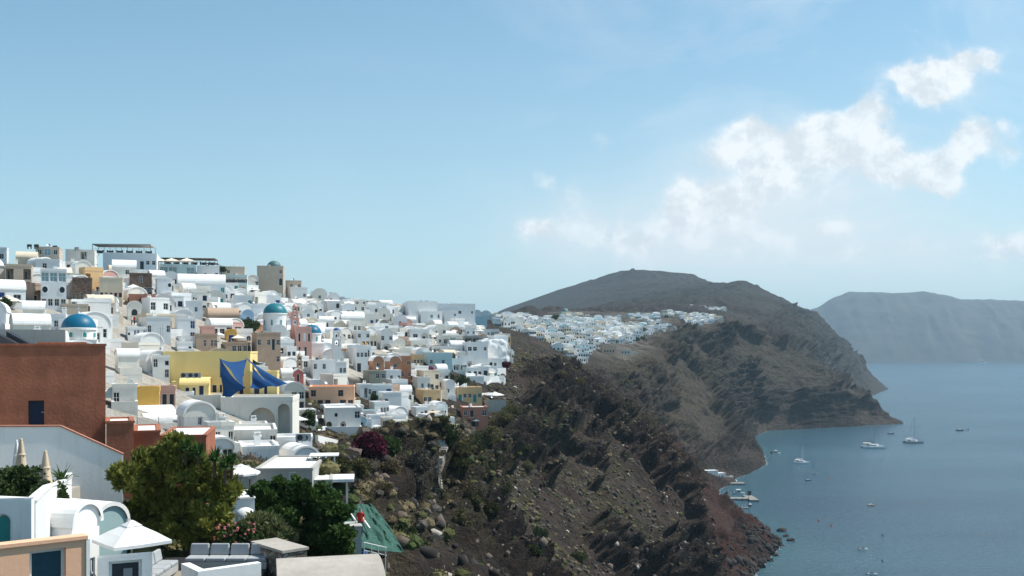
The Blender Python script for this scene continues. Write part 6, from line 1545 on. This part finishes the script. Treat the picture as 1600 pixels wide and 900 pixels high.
# plum bougainvillea, hedge trees in the village
def vtree(px, py, wpx, hpx, m_, label, name='tree', cat='tree', dy=0, sz=.3, tint=.35, k=26, Y=None):
    rh = real_hit(px, py) if (px > 480 and py > 570 and Y is None) else None
    if rh is not None: Y = rh.y; dy = .5
    Y = Y or (hit(px, py) or skyY(px)); Y -= dy; s = Y/F; r = wpx*s/2; h = hpx*s; p = on(px, py, Y)
    tree(p, r, h*.12, h, m_, label, cat, name, k, 110, sz*min(1.3, .35+r*.22), r*.36, int(px)+int(py), tint0=tint); LM.append((px-wpx/2, px+wpx/2, py-hpx, py, Y))
vtree(577, 716, 50, 36, PLUM, 'dark plum bougainvillea at the foot of the village', 'bougainvillea', 'shrub', 4, .5, k=40)
vtree(601, 716, 44, 30, BUSH, 'dark green shrub growing into the plum bougainvillea', 'shrub', 'shrub', 6, .5)
vtree(672, 590, 16, 16, MAG, 'bright magenta bougainvillea below the orange stair', 'bougainvillea', 'shrub', 2, .5)
vtree(790, 578, 15, 13, PLUM, 'small purple bougainvillea beside the white cliff end house', 'bougainvillea', 'shrub', 3, .5)
vtree(386, 520, 40, 18, BUSH, 'dark green tree cluster below the sky blue vaulted house', dy=2)
vtree(358, 512, 24, 12, BUSH, 'small dark tree left of the cluster below the sky blue vault', dy=2)
vtree(346, 426, 15, 9, BUSH, 'small round dark green tree on the skyline', Y=325)
vtree(483, 672, 20, 34, BUSH, 'dark climbing tree beside the long white arched house', dy=3)
vtree(150, 470, 12, 9, BUSH, 'palm green shrub before the cream mansion', dy=2); vtree(165, 488, 22, 12, BUSH, 'green garden shrubs over the small arches', dy=3)
vtree(206, 494, 10, 9, BUSH, 'leafy plant between two small arched chapels', dy=3); vtree(8, 485, 20, 20, BUSH, 'dark tree at the left edge under the cream parasol', dy=3)
vtree(718, 520, 14, 8, BUSH, 'small green shrub on the pale blue cliff terrace', dy=2); vtree(770, 560, 20, 9, BUSH, 'green shrub on the white garden wall at the cliff end', dy=4)
vtree(700, 600, 18, 20, BUSH, 'tall olive green trees under the railed white porches', dy=4); vtree(722, 604, 26, 16, BUSH, 'broad olive green shrub below the long white garden wall', dy=4)
vtree(585, 630, 12, 16, BUSH, 'narrow dark cypress shaped tree right of the pale peach house', dy=5)
vtree(708, 572, 7, 22, BUSH, 'thin dark cypress by the railed porches', 'cypress', dy=2)
vtree(1112, 775, 22, 18, BUSH, 'dark tree beside the small harbour houses', Y=735); vtree(868, 500, 10, 8, BUSH, 'dark tree left of the distant green domed church', Y=950, sz=.6)
# prickly big bushes along the village foot
BB_ = [(650,735,60,34),(612,742,40,30),(560,740,44,30),(530,735,36,24),(510,760,30,26),(545,765,34,22),(705,690,30,34),(722,710,40,30),(692,665,24,26),(745,700,40,30),(770,690,34,34),(800,650,34,24),(785,665,40,26),(720,735,30,26),(705,760,26,20),(740,790,34,22),(640,845,26,24),(625,835,22,18),(770,800,24,18),(730,770,30,24),(845,840,26,16),(835,835,20,14),(690,780,22,18),(760,740,30,24),(655,765,30,22),(600,770,26,18),(565,785,30,24),(815,705,30,22),(880,590,24,12),(905,600,22,12),(860,572,20,8),(775,720,30,20),(825,735,26,18),(720,815,26,18),(790,770,26,16),(660,860,30,20),(835,865,26,16),(905,875,30,16)]
SC_COL = [(.085,.088,.032),(.15,.135,.06),(.055,.075,.024),(.16,.125,.07),(.11,.095,.078)]
SM = []
for i, cc in enumerate(SC_COL): SM.append(leaf_mat('scrub_leaves_'+('olive','straw','green','tan','grey')[i], tuple(x*.5 for x in cc), tuple(x*1.5 for x in cc), .15, .9))
USEDB = set()
cn = ('olive green', 'straw coloured', 'green', 'tan dry', 'grey brown')
for i, (px, py, w, h_) in enumerate(BB_):
    p = real_hit(px, py)
    if p is None: continue
    Y = p.y; s = Y/F; r = w*s/2*.9; k = (2 if px in (640, 625, 835, 845, 570) else rn.choice([0, 0, 1, 3, 4, 2]))
    nb_ = sorted([(abs(px-q[0])+abs(py-q[1]), q) for j, q in enumerate(BB_) if j != i])[0][1]
    dist_ = ('close to','near','a little way from','some way from','far from')[min(4, int(math.hypot(px-688, py-725)/32))]; dir_ = ('upper ' if py < 705 else 'lower ' if py > 750 else '')+('left' if px < 688 else 'right')
    lab = f"{cn[k]} {'wide' if w > 34 else 'mid sized' if w > 26 else 'small'} bush {dist_} the cliff stair, {dir_} of it"
    while lab in USEDB: lab = lab.replace(' bush', ' rounded bush', 1) if 'rounded' not in lab else lab.replace('rounded', 'ragged and low', 1) if 'ragged' not in lab else lab.replace('ragged and', 'spreading dense', 1)
    USEDB.add(lab)
    c, rd_ = clumps(26, r, r, h_*s*.55, h_*s*.3, r*.32, .3, seed=i+300)
    V_, Q_, t_ = leaves(c, rd_, 100, .10+r*.07, up=.4, stretch=1.4); o = link('bush', np_mesh('bush', V_, Q_, [SM[k]], False, tint_attr(t_)), None, p); tag(o, lab, 'bush', 'wild bushes on the cliff slope')
for i in range(70):
    px = 800+330*rn.rand(); a_ = np.interp(px, [800,900,1000,1130], [503,500,496,488]); py = a_+rn.rand()*np.interp(px, [800,900,1000,1130], [22,60,38,24]); Y = hit(px, py, 640, 1450, 3)
    if Y and i < 40:
        p = on(px, py, Y); r = rn.uniform(1.8, 3.6); c, rd_ = clumps(9, r, r, r*.6, r*.6, r*.45, .3, seed=i+900); V_, Q_, t_ = leaves(c, rd_, 40, 1.0); nm_ = ['dark','small dark','broad dark','low dark'][i%4]
        o = link('tree', np_mesh('tree', V_, Q_, [BUSH], False, tint_attr(t_)), None, p); tag(o, 'dark green tree between the houses of the distant town', 'tree', 'dark trees between the houses of the distant town')
# small scrub over the whole slope: ground cover nobody could count
def scatter():
    fp = P2.reshape(-1, 3); fnn = n2.reshape(-1, 3); vg = att[..., 3].ravel(); pv_ = att[..., 0].ravel(); rd = att[..., 1].ravel(); TT = T.ravel()
    vis = (fp[:, 1] > 45) & (fp[:, 1] < 720) & (fnn[:, 2] > .35) & (fp[:, 2] > 5) & (TT > 4.2)
    w = (vg*1.0+.12)*vis*(1-pv_)*(1-.75*rd)*np.where(TT > 7, .25, 1)
    w *= np.where(fp[:, 1] < 130, .8, 1)*(1+2.0*np.exp(-((TT-5.1)/.35)**2))*np.where(fp[:,1] > 480, .45, 1)
    area = 1.0*np.where(fp[:, 1] < 90, 2.0, np.where(fp[:, 1] > 520, 2.2, 1)); w *= area; w /= w.sum()
    bm_ = bmesh.new(); bmesh.ops.create_icosphere(bm_, subdivisions=2, radius=1); bm_.verts.ensure_lookup_table(); vv = np.array([v.co[:] for v in bm_.verts]); ff = np.array([[v.index for v in f.verts] for f in bm_.faces])
    keep = (vv[ff][:, :, 2].max(1) > -.1); ico_v = vv; ico_f = ff[keep]
    N_ = 5600; ids = rn.choice(len(fp), N_, p=w); pos = fp[ids]; nn = fnn[ids]; d = np.linalg.norm(pos-np.array([0, 0, CZ]), axis=1)
    Vs, Qs, Ts, Ms = [], [], [], []; base = 0
    kinds = (vn(pos/22, 7)*5.2+rn.uniform(-1.2, 1.2, N_)).astype(int) % 5; kinds = np.where((pos[:, 1] > 215) & (rn.rand(N_) < .8), rn.choice([3, 4, 4, 0], N_), kinds)
    for i in range(N_):
        r = rn.uniform(.3, .95)*(1.25 if rn.rand() < .12 else 1); n = int(np.clip(9000/d[i], 22, 90)); th = rn.normal(size=(n, 3)); th /= np.linalg.norm(th, axis=1, keepdims=True); th[:, 2] = np.abs(th[:, 2])*.8
        p = pos[i]+nn[i]*.05+th*r*rn.uniform(.55, 1, (n, 1)); sz = np.clip(r*.30, .1, .35)*max(1, d[i]/260); a = th+rn.normal(size=(n, 3))*.5; a /= np.linalg.norm(a, axis=1, keepdims=True); b = np.cross(a, rn.normal(size=(n, 3))); b /= np.linalg.norm(b, axis=1, keepdims=True)
        tb_ = rn.uniform(0, .5); cv = pos[i]+ico_v*r*rn.uniform(.72, 1.0, (len(ico_v), 1))*np.array([1, 1, .8])
        Vs.append(cv[ico_f].reshape(-1, 3)); Ts.append(np.repeat(np.clip(tb_+rn.uniform(0, .25, len(ico_f)), 0, 1), 3)); Ms.append(np.full(len(ico_f), kinds[i]))
        n = n//2; p, a, b = p[:n], a[:n], b[:n]; p = pos[i]+nn[i]*.05+th[:n]*r*.9
        Vs.append(np.stack([p-b*sz*.3, p+b*sz*.3, p+a*sz*.8], 1).reshape(-1, 3)); Ts.append(np.repeat(np.clip(tb_+rn.uniform(0, .5, n), 0, 1), 3)); Ms.append(np.full(n, kinds[i]))
    V_ = np.vstack(Vs); o = link('scrub', np_mesh('scrub', V_, np.arange(len(V_)).reshape(-1, 3), SM, False, tint_attr(np.hstack(Ts)), np.hstack(Ms)))
    tag(o, 'low dry scrub and tussocks scattered over the cliff slope', 'scrub', kind='stuff')
    # rubble
    vis = (fp[:, 1] > 45) & (fp[:, 1] < 620) & (fnn[:, 2] > .3) & (TT > 4.6) & (TT < 8.2)
    w = vis*(1-pv_)*(.25+sst(.5, .7, vn(fp/13, 12)))*(1+4*np.exp(-((TT-7.95)/.12)**2)); w = w*np.where(fp[:, 1] < 120, 1.3, 1)
    w /= w.sum(); N_ = 12000; ids = rn.choice(len(fp), N_, p=w); pos = fp[ids]+rn.normal(size=(N_, 3))*np.array([.4, .4, 0])
    ico = np.array([(0,0,1),(.9,0,.45),(.28,.85,.45),(-.72,.53,.45),(-.72,-.53,.45),(.28,-.85,.45),(.72,.53,-.45),(-.28,.85,-.45),(-.9,0,-.45),(-.28,-.85,-.45),(.72,-.53,-.45),(0,0,-1)])
    fc = np.array([(0,1,2),(0,2,3),(0,3,4),(0,4,5),(0,5,1),(1,6,2),(2,7,3),(3,8,4),(4,9,5),(5,10,1),(6,7,2),(7,8,3),(8,9,4),(9,10,5),(10,6,1),(11,7,6),(11,8,7),(11,9,8),(11,10,9),(11,6,10)])
    r = .13+.75*rn.uniform(0, 1, N_)**4*np.where(pos[:, 2] < 12, 2.6, 1); V_ = pos[:, None]+ico[None]*(r[:, None, None]*rn.uniform(.6, 1.4, (N_, 12, 1))*rn.uniform(.6, 1.3, (N_, 1, 3)))
    Fc = (fc[None]+np.arange(N_)[:, None, None]*12).reshape(-1, 3); mi = np.repeat(np.where(pos[:, 2] < 14, 0, rn.choice(3, N_, p=[.42, .48, .10])), 20)
    ms = [mat('dark_lava_stone', (.035,.03,.028), rough=.95, var=.3), mat('brown_stone', (.13,.10,.08), rough=.95, var=.3), mat('pale_stone', (.36,.32,.28), rough=.95, var=.2)]
    tag(link('rubble', np_mesh('rubble', V_.reshape(-1, 3), Fc, ms, False, None, mi)), 'loose lava stones and boulders strewn over the slope and shore', 'rubble', kind='stuff')
scatter()
# small rocks in the surf
for i, (px, py) in enumerate(((1228,838),(1236,845),(1222,830),(1212,868),(1202,876),(1208,708))):
    Y = 155500/(py-HY); v = rn.normal(size=(42, 3)); b = MB(); 
    bm_ = __import__('bmesh').new(); __import__('bmesh').ops.create_icosphere(bm_, subdivisions=2, radius=1.6+.5*(i%3)); me = bpy.data.meshes.new('sea_rock')
    for vt in bm_.verts: vt.co *= .7+.6*random.random(); vt.co.z *= .6
    bm_.to_mesh(me); me.materials.append(MATS['dark_lava_stone']); o = link('sea_rock', me, None, ((px-800)/F*Y, Y, .2)); tag(o, ('dark rock just off the near shore point, farthest out', 'dark rock in the surf beyond the near shore point', 'dark rock hugging the near shore point', 'dark rock in the surf below the red slope', 'low rock at the bottom of the surf line', 'dark rock off the boulder point in the bay')[i], 'rock')
# cliff stair
st = empty('cliff_stair', on(688, 700, hit(688, 700)-1), 0, 'narrow pale stone stair dropping straight down the cliff below the village', 'stair'); st.location = (0, 0, 0)
q = MB(); path = [(690,690),(694,700),(688,715),(686,722),(680,735),(684,748),(686,768)]; pts = []
for i in range(30):
    k = i/29*(len(path)-1); a = int(min(k, len(path)-2)); f = k-a; px = path[a][0]*(1-f)+path[a+1][0]*f; py = path[a][1]*(1-f)+path[a+1][1]*f; p = real_hit(px, py) or on(px, py, hit(px, py, 60)); pts.append(p)
ys_ = np.array([p.y for p in pts]); ys_ = np.convolve(np.pad(ys_, 3, mode='edge'), np.ones(7)/7, 'valid'); pts = [on((p.x/p.y)*F+800, HY-(p.z-CZ)/p.y*F, float(y)-.4) for p, y in zip(pts, ys_)]
for i, p in enumerate(pts): q.obox((p.x, p.y-.5, p.z+.12), 1.15, .62, .22, .25*math.sin(i*.9))
q.build('steps', CONC, st); q = MB(); q.ribbon([(p.x, p.y-.5) for p in pts], .95, [p.z-1.4 for p in pts], [p.z+.02 for p in pts]); q.build('stair_base', STONE2, st)
# long white garden wall at cliff end, retaining wall at village foot
def pxwall(pl, hpx, lab, m_=WHITE, w=.4, yoff=0, Y=None, step=0):
    P_ = [on(px, py, (Y or (hit(px, py)-yoff))) for px, py in pl]; o = empty('garden_wall', P_[0], 0, lab, 'wall'); q = MB()
    q.ribbon([(p.x-P_[0].x, p.y-P_[0].y) for p in P_], w, [p.z-P_[0].z-4 for p in P_], [p.z-P_[0].z+hpx*p.y/F for p in P_]); q.build('wall', m_, o)
pxwall([(727,590),(745,592),(765,596),(789,598)], 8, 'long low white garden wall at the cliff end, lower of two', yoff=2)
pxwall([(735,580),(752,576),(764,582),(790,583)], 8, 'curved white garden wall under the white cliff end house', yoff=3)
pxwall([(495,694),(520,700),(545,706),(562,702)], 14, 'long white wall under the arched white house', yoff=2)
pxwall([(484,706),(520,712),(560,722)], 6, 'dark stone retaining wall at the foot of the white arched house', STONE2, yoff=1.5)
pxwall([(672,640),(690,620),(705,610)], 4, 'white topped wall curving down beside the peach orange house', yoff=2)
pxwall([(650,655),(668,665),(680,680),(690,690)], 6, 'white wall following the top of the cliff stair', yoff=2)
# person shapes
import bmesh
def person_mesh(name, shirt, trousers, hair, walk=.25, arm=.35):
    sk = [((0,0,.95),.15),((0,0,1.15),.14),((0,0,1.38),.17),((0,0,1.50),.07),((0,-.01,1.62),.105),((0,0,1.72),.09)]
    v = [p for p, r in sk]; rr = [r for p, r in sk]; e = [(i, i+1) for i in range(5)]
    def chain(start, pts):
        prev = start
        for p, r in pts: v.append(p); rr.append(r); e.append((prev, len(v)-1)); prev = len(v)-1
    for sgn in (-1, 1):
        chain(0, [((sgn*.09, -sgn*walk*.3, .86), .105), ((sgn*.1, -sgn*walk*.6, .48), .075), ((sgn*.1, -sgn*walk*.8+.03, .08), .05), ((sgn*.11, -sgn*walk*.8-.13, .04), .045)])
        chain(2, [((sgn*.19, 0, 1.40), .06), ((sgn*.25, sgn*walk*.3, 1.13), .047), ((sgn*.24, sgn*walk*.3-arm*.4, .92), .036), ((sgn*.24, sgn*walk*.3-arm*.6, .84), .038)])
    me = bpy.data.meshes.new(name); me.from_pydata(v, e, []); o = bpy.data.objects.new(name, me); C.objects.link(o); m_ = o.modifiers.new('s', 'SKIN'); s2 = o.modifiers.new('u', 'SUBSURF'); s2.levels = 1; s2.render_levels = 1
    for i, r in enumerate(rr): me.skin_vertices[0].data[i].radius = (r, r*.85)
    me.skin_vertices[0].data[0].use_root = True
    dg = bpy.context.evaluated_depsgraph_get(); dg.update(); ev = bpy.data.meshes.new_from_object(o.evaluated_get(dg)); bpy.data.objects.remove(o)
    for k in (SKIN, shirt, trousers, hair): ev.materials.append(k)
    for f in ev.polygons:
        z = f.center.z; x = abs(f.center.x); f.use_smooth = True; f.material_index = (3 if z > 1.66 or (z > 1.56 and f.center.y > .03) else 0) if z > 1.48 else (1 if (z > .95 and not (x > .21 and z < 1.2)) else (0 if x > .19 and z > .75 else (2 if z > .1 else 3)))
    ev.name = name; return ev
DK = mat('dark_hair', (.02,.015,.01), rough=.6)
PM = [person_mesh('person', WCANVAS, NAVYW, DK), person_mesh('person', RED, DARKW, DK, .1), person_mesh('person', MATS['blue_painted_wood'], GREYW, DK, .3), person_mesh('person', CANVAS, BROWNW, DK, .15)]
PEO = [(206,508,0,'person in a pale top standing on the white roof edge near the small red arch'),(210,508,1,'person in red standing on the white roof edge'),(264,486,1,'person in red at the white railing above the white church arch'),(268,487,3,'person in cream at the white railing'),(271,485,2,'person in blue at the white railing, rightmost of three'),(246,489,3,'person in pale clothes leaning by the dark railing'),
 (356,475,3,'person in cream on the stair landing below the long vaulted house'),(362,474,1,'person in red on the stair landing'),(360,471,2,'person in blue on the stair landing'),(545,472,0,'person in white among visitors at the skyline viewpoint'),(552,472,1,'person in red at the skyline viewpoint'),(558,473,3,'person in cream at the skyline viewpoint'),(566,474,2,'person in blue at the skyline viewpoint'),(598,478,3,'person in cream alone on the skyline wall'),(612,480,2,'person in blue alone on the skyline wall'),
 (642,635,0,'person in white walking on the white stairs near the peach orange house'),(516,524,3,'person in cream on the steps behind the second blue dome'),(505,510,2,'person in blue on the lane above the second blue dome')]
for px, py, k, lab in PEO:
    Y = hit(px, py) or skyY(px); Y -= 2.5; p = on(px, py, Y); o = link('person', PM[k], None, p); o.rotation_euler = (0, 0, random.uniform(0, 6)); tag(o, lab, 'person')
o = link('person', PM[1], None, on(563, 838, 61)); tag(o, 'person in red standing on the grey pier beside the green netting', 'person')
# ================================================================ HARBOUR AND BOATS
HULL = mat('hull_white', (.72,.73,.74), rough=.35, var=.04, bump=0); JC = mat('jetty_concrete', (.24,.23,.21), rough=.95, var=.2, scale=.4, dirt=.5); DHULL = mat('hull_dark', (.04,.05,.07), rough=.4, bump=0)
def wpt(px, py): Y = 155500/(py-HY); return Vector(((px-800)/F*Y, Y, 0))
def hull(mb, L_, W_, H_, x=0, y=0, m=0, z0=-.35):
    n = 9; vs = []
    for i in range(n):
        t = i/(n-1); w = W_/2*(1-max(0, (t-.45)/.55)**2.2*.98)*(.86+.14*min(1, t*4)); zz = H_*(1+.25*t*t)
        for sx, k in ((-1, 1), (-1, .65), (1, .65), (1, 1)): vs.append((x-L_/2+L_*t, y+sx*w*k, zz if k == 1 else z0))
    fs = [(i*4+a, (i+1)*4+a, (i+1)*4+(a+1)%4, i*4+(a+1)%4) for i in range(n-1) for a in range(4)]+[(0,1,2,3),(4*n-1,4*n-2,4*n-3,4*n-4)]
    mb.add(vs, fs, m)
def catamaran(p, L_, rz, label, mast=16, canopy=False, hm=None):
    t = empty('catamaran', p, rz, label, 'sailing boat', None); w = L_*.48; hm = hm or HULL
    for sy in (-1, 1): q = MB(); hull(q, L_, L_*.13, L_*.085, 0, sy*w*.37); q.build('hull', hm, t)
    q = MB(); q.box(-L_*.42, L_*.18, -w*.36, w*.36, L_*.06, L_*.1); q.build('deck', HULL, t)
    q = MB(); q.plan([(-L_*.2,-w*.28),(L_*.1,-w*.28),(L_*.2,-w*.14),(L_*.2,w*.14),(L_*.1,w*.28),(-L_*.2,w*.28)], L_*.1, L_*.165); cb = q.build('cabin', HULL, t)
    q = MB(); q.box(-L_*.18, L_*.09, -w*.285, w*.285, L_*.12, L_*.148); q.build('window', GLASS, cb)
    if mast:
        q = MB(); q.tube((L_*.05,0,L_*.16),(L_*.05,0,mast),.26,.15,n=6); q.build('mast', HULL if L_ < 16 else METAL, t); q = MB(); q.tube((L_*.03,0,L_*.24),(-L_*.36,0,L_*.26),.16,.14,n=6); q.tube((L_*.02,0,L_*.27),(-L_*.34,0,L_*.285),.28,.2,n=8); q.build('boom_with_furled_sail', BCANVAS if L_ > 19 else WCANVAS, t)
        q = MB()
        for a in ((L_*.47,0,L_*.1),(-L_*.4,w*.3,L_*.1),(-L_*.4,-w*.3,L_*.1)): q.tube((L_*.05,0,mast*.96), a, .06, n=4)
        q.build('rigging', METAL, t)
    q = MB(); q.box(-L_*.42, -L_*.12, -w*.32, w*.32, L_*.21, L_*.222); [q.box(a-.06, a+.06, b-.06, b+.06, L_*.1, L_*.21) for a in (-L_*.4, -L_*.14) for b in (-w*.3, w*.3)]; q.build('sun_canopy', WCANVAS if not canopy else CANVAS, t)
    for k in range(6): q = MB(); q.box(-L_*.3+k*L_*.04-.16, -L_*.3+k*L_*.04+.16, (k%3-1)*w*.2-.2, (k%3-1)*w*.2+.2, L_*.1, L_*.1+1.0); q.build('deck_seat', DARKW, t)
    return t
catamaran(wpt(1365, 700), 23, R(-8), 'largest catamaran with tall mast and shaded deck, left of the lone sailboat', 30, True)
catamaran(wpt(1253, 724), 14, R(-12), 'small white catamaran nearest the bay shore', 17)
catamaran(wpt(1427, 692), 19, R(-5), 'grey hulled sailing catamaran with the tallest mast, rightmost of three', 28, hm=METAL)
def dinghy(px, py, L_, rz, label, hm=HULL, top=False, name='motorboat', cat='boat'):
    t = empty(name, wpt(px, py), rz, label, cat, 'small boats in the bay'); q = MB(); hull(q, L_, L_*.36, L_*.13); q.build('hull', hm, t)
    q = MB(); q.box(-L_*.34, L_*.2, -L_*.12, L_*.12, L_*.10, L_*.15); q.box(-L_*.1, L_*.08, -L_*.1, L_*.1, L_*.15, L_*.25); q.build('console', DARKW if hm is HULL else HULL, t)
    q = MB(); q.box(-L_*.56, -L_*.49, -.2, .2, 0, L_*.2); q.build('outboard_motor', DMETAL, t)
    if top: q = MB(); q.box(-L_*.25, L_*.12, -L_*.15, L_*.15, L_*.38, L_*.4); [q.box(a-.04, a+.04, b-.04, b+.04, L_*.13, L_*.38) for a in (-L_*.22, L_*.1) for b in (-L_*.13, L_*.13)]; q.build('canopy', WCANVAS, t)
dinghy(1213, 709, 8, R(5), 'low white motorboat off the boulder point', HULL, True)
dinghy(1273, 741, 5, R(-20), 'small pale open boat, upper of two beyond the jetty')
dinghy(1263, 751, 5, R(10), 'small dark open boat, lower of two beyond the jetty', DHULL)
dinghy(1392, 678, 7, R(0), 'tiny dark boat between the catamarans and the headland tip', DHULL)
dinghy(1500, 673, 9, R(0), 'tiny dark boat far out on the right, left of its pair', DHULL); dinghy(1513, 672, 7, R(30), 'tiny pale boat far out on the right, right of its pair')
dinghy(1361, 790, 4.6, R(8), 'small red brown open boat alone in the open water', MATS['dusty_red_plaster'])
dinghy(1349, 859, 4.6, R(12), 'white open boat near the bottom, above another boat'); dinghy(1363, 898, 4.2, R(-10), 'white and dark boat cut near the bottom edge', HULL)
dinghy(1535, 568, 60, R(0), 'distant white ferry far out near the island', HULL, True, 'ferry', 'ferry')
for i, (px, py, m_, c) in enumerate(((1279,814,RED,'left red buoy of the near pair'),(1299,822,RED,'right red buoy of the near pair'),(1379,837,DMETAL,'dark buoy above the white open boat'),(1379,877,DMETAL,'dark buoy between the two lowest boats'),(1232,731,DMETAL,'dark buoy left of the small open boats'),(1272,725,DMETAL,'dark buoy beside the small white catamaran'),(1295,747,RED,'pale red buoy right of the small open boats'))):
    q = MB(); q.lathe([(.001,-.3),(.42,-.1),(.5,.1),(.35,.45),(.1,.6),(.06,.95),(.001,1.0)], 12); o = q.build('buoy', m_, None, wpt(px, py)); o.scale = (1.1,)*3; tag(o, c, 'buoy', 'mooring buoys')
# jetty
p0 = wpt(1115, 781); j = empty('jetty', (p0.x, p0.y, 0), 0, 'grey concrete L shaped jetty below the red slope', 'jetty')
q = MB(); q.box(-14, 22, -3.5, 3.5, -3, 1.3); q.build('pier', JC, j); q = MB(); q.box(22, 28, -9, 13, -3, 1.32); q.build('pier_head', JC, j)
q = MB(); [q.box(-10+k*4, -9.7+k*4, -3.55, -3.3, -1, 1.8) for k in range(9)]; q.build('bollards', DMETAL, j)
q = MB(); q.box(25.5, 27.5, 11, 12.6, 1.32, 4.2); q.build('light_hut', DHULL, j)
p1 = wpt(1150, 794); f = empty('floating_dock', (p1.x, p1.y, 0), R(2), 'narrow floating dock with small posts below the jetty', 'dock'); q = MB(); q.box(-7, 8, -1.1, 1.1, -.4, .5); q.build('float', JC, f); q = MB(); [q.box(-6+k*2, -5.7+k*2, .5, .8, .5, 2.1) for k in range(7)]; q.build('posts', FRAMEW, f)
dinghy(1155, 772, 8, R(0), 'white boat moored behind the jetty head', HULL, True); dinghy(1172, 790, 6, R(80), 'dark boat tied under the jetty head', DHULL)
mp = MB(); mp.tube((0,0,-1),(0,0,14),.12,.08,n=6); o = mp.build('pole', DMETAL, None, wpt(1170, 812)); tag(o, 'thin dark pole at the foot of the red slope', 'pole')
for i, (x0, x1, yt, yb, lab) in enumerate(((1086,1104,741,756,'leftmost white harbour house'),(1100,1122,735,750,'largest white harbour house with blank walls'),(1120,1134,739,751,'white harbour house right of the largest'),(1132,1146,744,754,'rightmost low white harbour house'),(1108,1120,749,757,'small white harbour shed in front'))):
    Y = 757+i*3 if i < 4 else 745; fhouse(x0, x1, yt, yb, Y, 10, 6, 'W', lab+' at the small port', [(x0+3, x0+5, yt+4, yt+7, 0, .3, DARKW),(x0+8, x0+10, yt+4, yt+7, 0, .3, DARKW)], para=.4, name='harbour_house')
fhouse(1176, 1188, 832, 841, 541, 10, 4, 'W', 'tiny white hut on the near boulder shore', [(1180,1182,836,841,0,.3,DARKW)], para=.2, name='hut', cat='hut')
fhouse(1086, 1120, 722, 729, 800, 8, 3, 'g', 'long low grey stone wall house on the slope above the port', [], para=.2)
q = MB(); q.box(-6, 8, -3, 3, -2, 1.2); o = q.build('quay', JC, None, wpt(1146, 757)); tag(o, 'short grey stone quay in front of the harbour houses', 'quay')
for o in C.objects:
    for k in ('W', 'D', 'H'):
        if k in o.keys(): del o[k]
# one label, one thing: trim and separate the few that still coincide
seen = {}
for o in sorted(C.objects, key=lambda o: o.name):
    l = o.get('label')
    if not l or o.parent: continue
    w = l.split()
    if len(w) > 16: w = w[:16]; 
    while w and w[-1].strip(',') in ('the', 'of', 'and', 'a', 'with', 'on', 'in', 'its', 'to', 'by', 'just'): w.pop()
    l = ' '.join(w).rstrip(',')
    if l in seen:
        if len(w) > 14: w = w[-14:]
        l = ('higher up ' if o.location.z > seen[l] else 'lower down ')+' '.join(w)
    if l != o['label']: o['label'] = l
    seen[l] = o.location.z
    if l.count('  '): o['label'] = ' '.join(l.split())
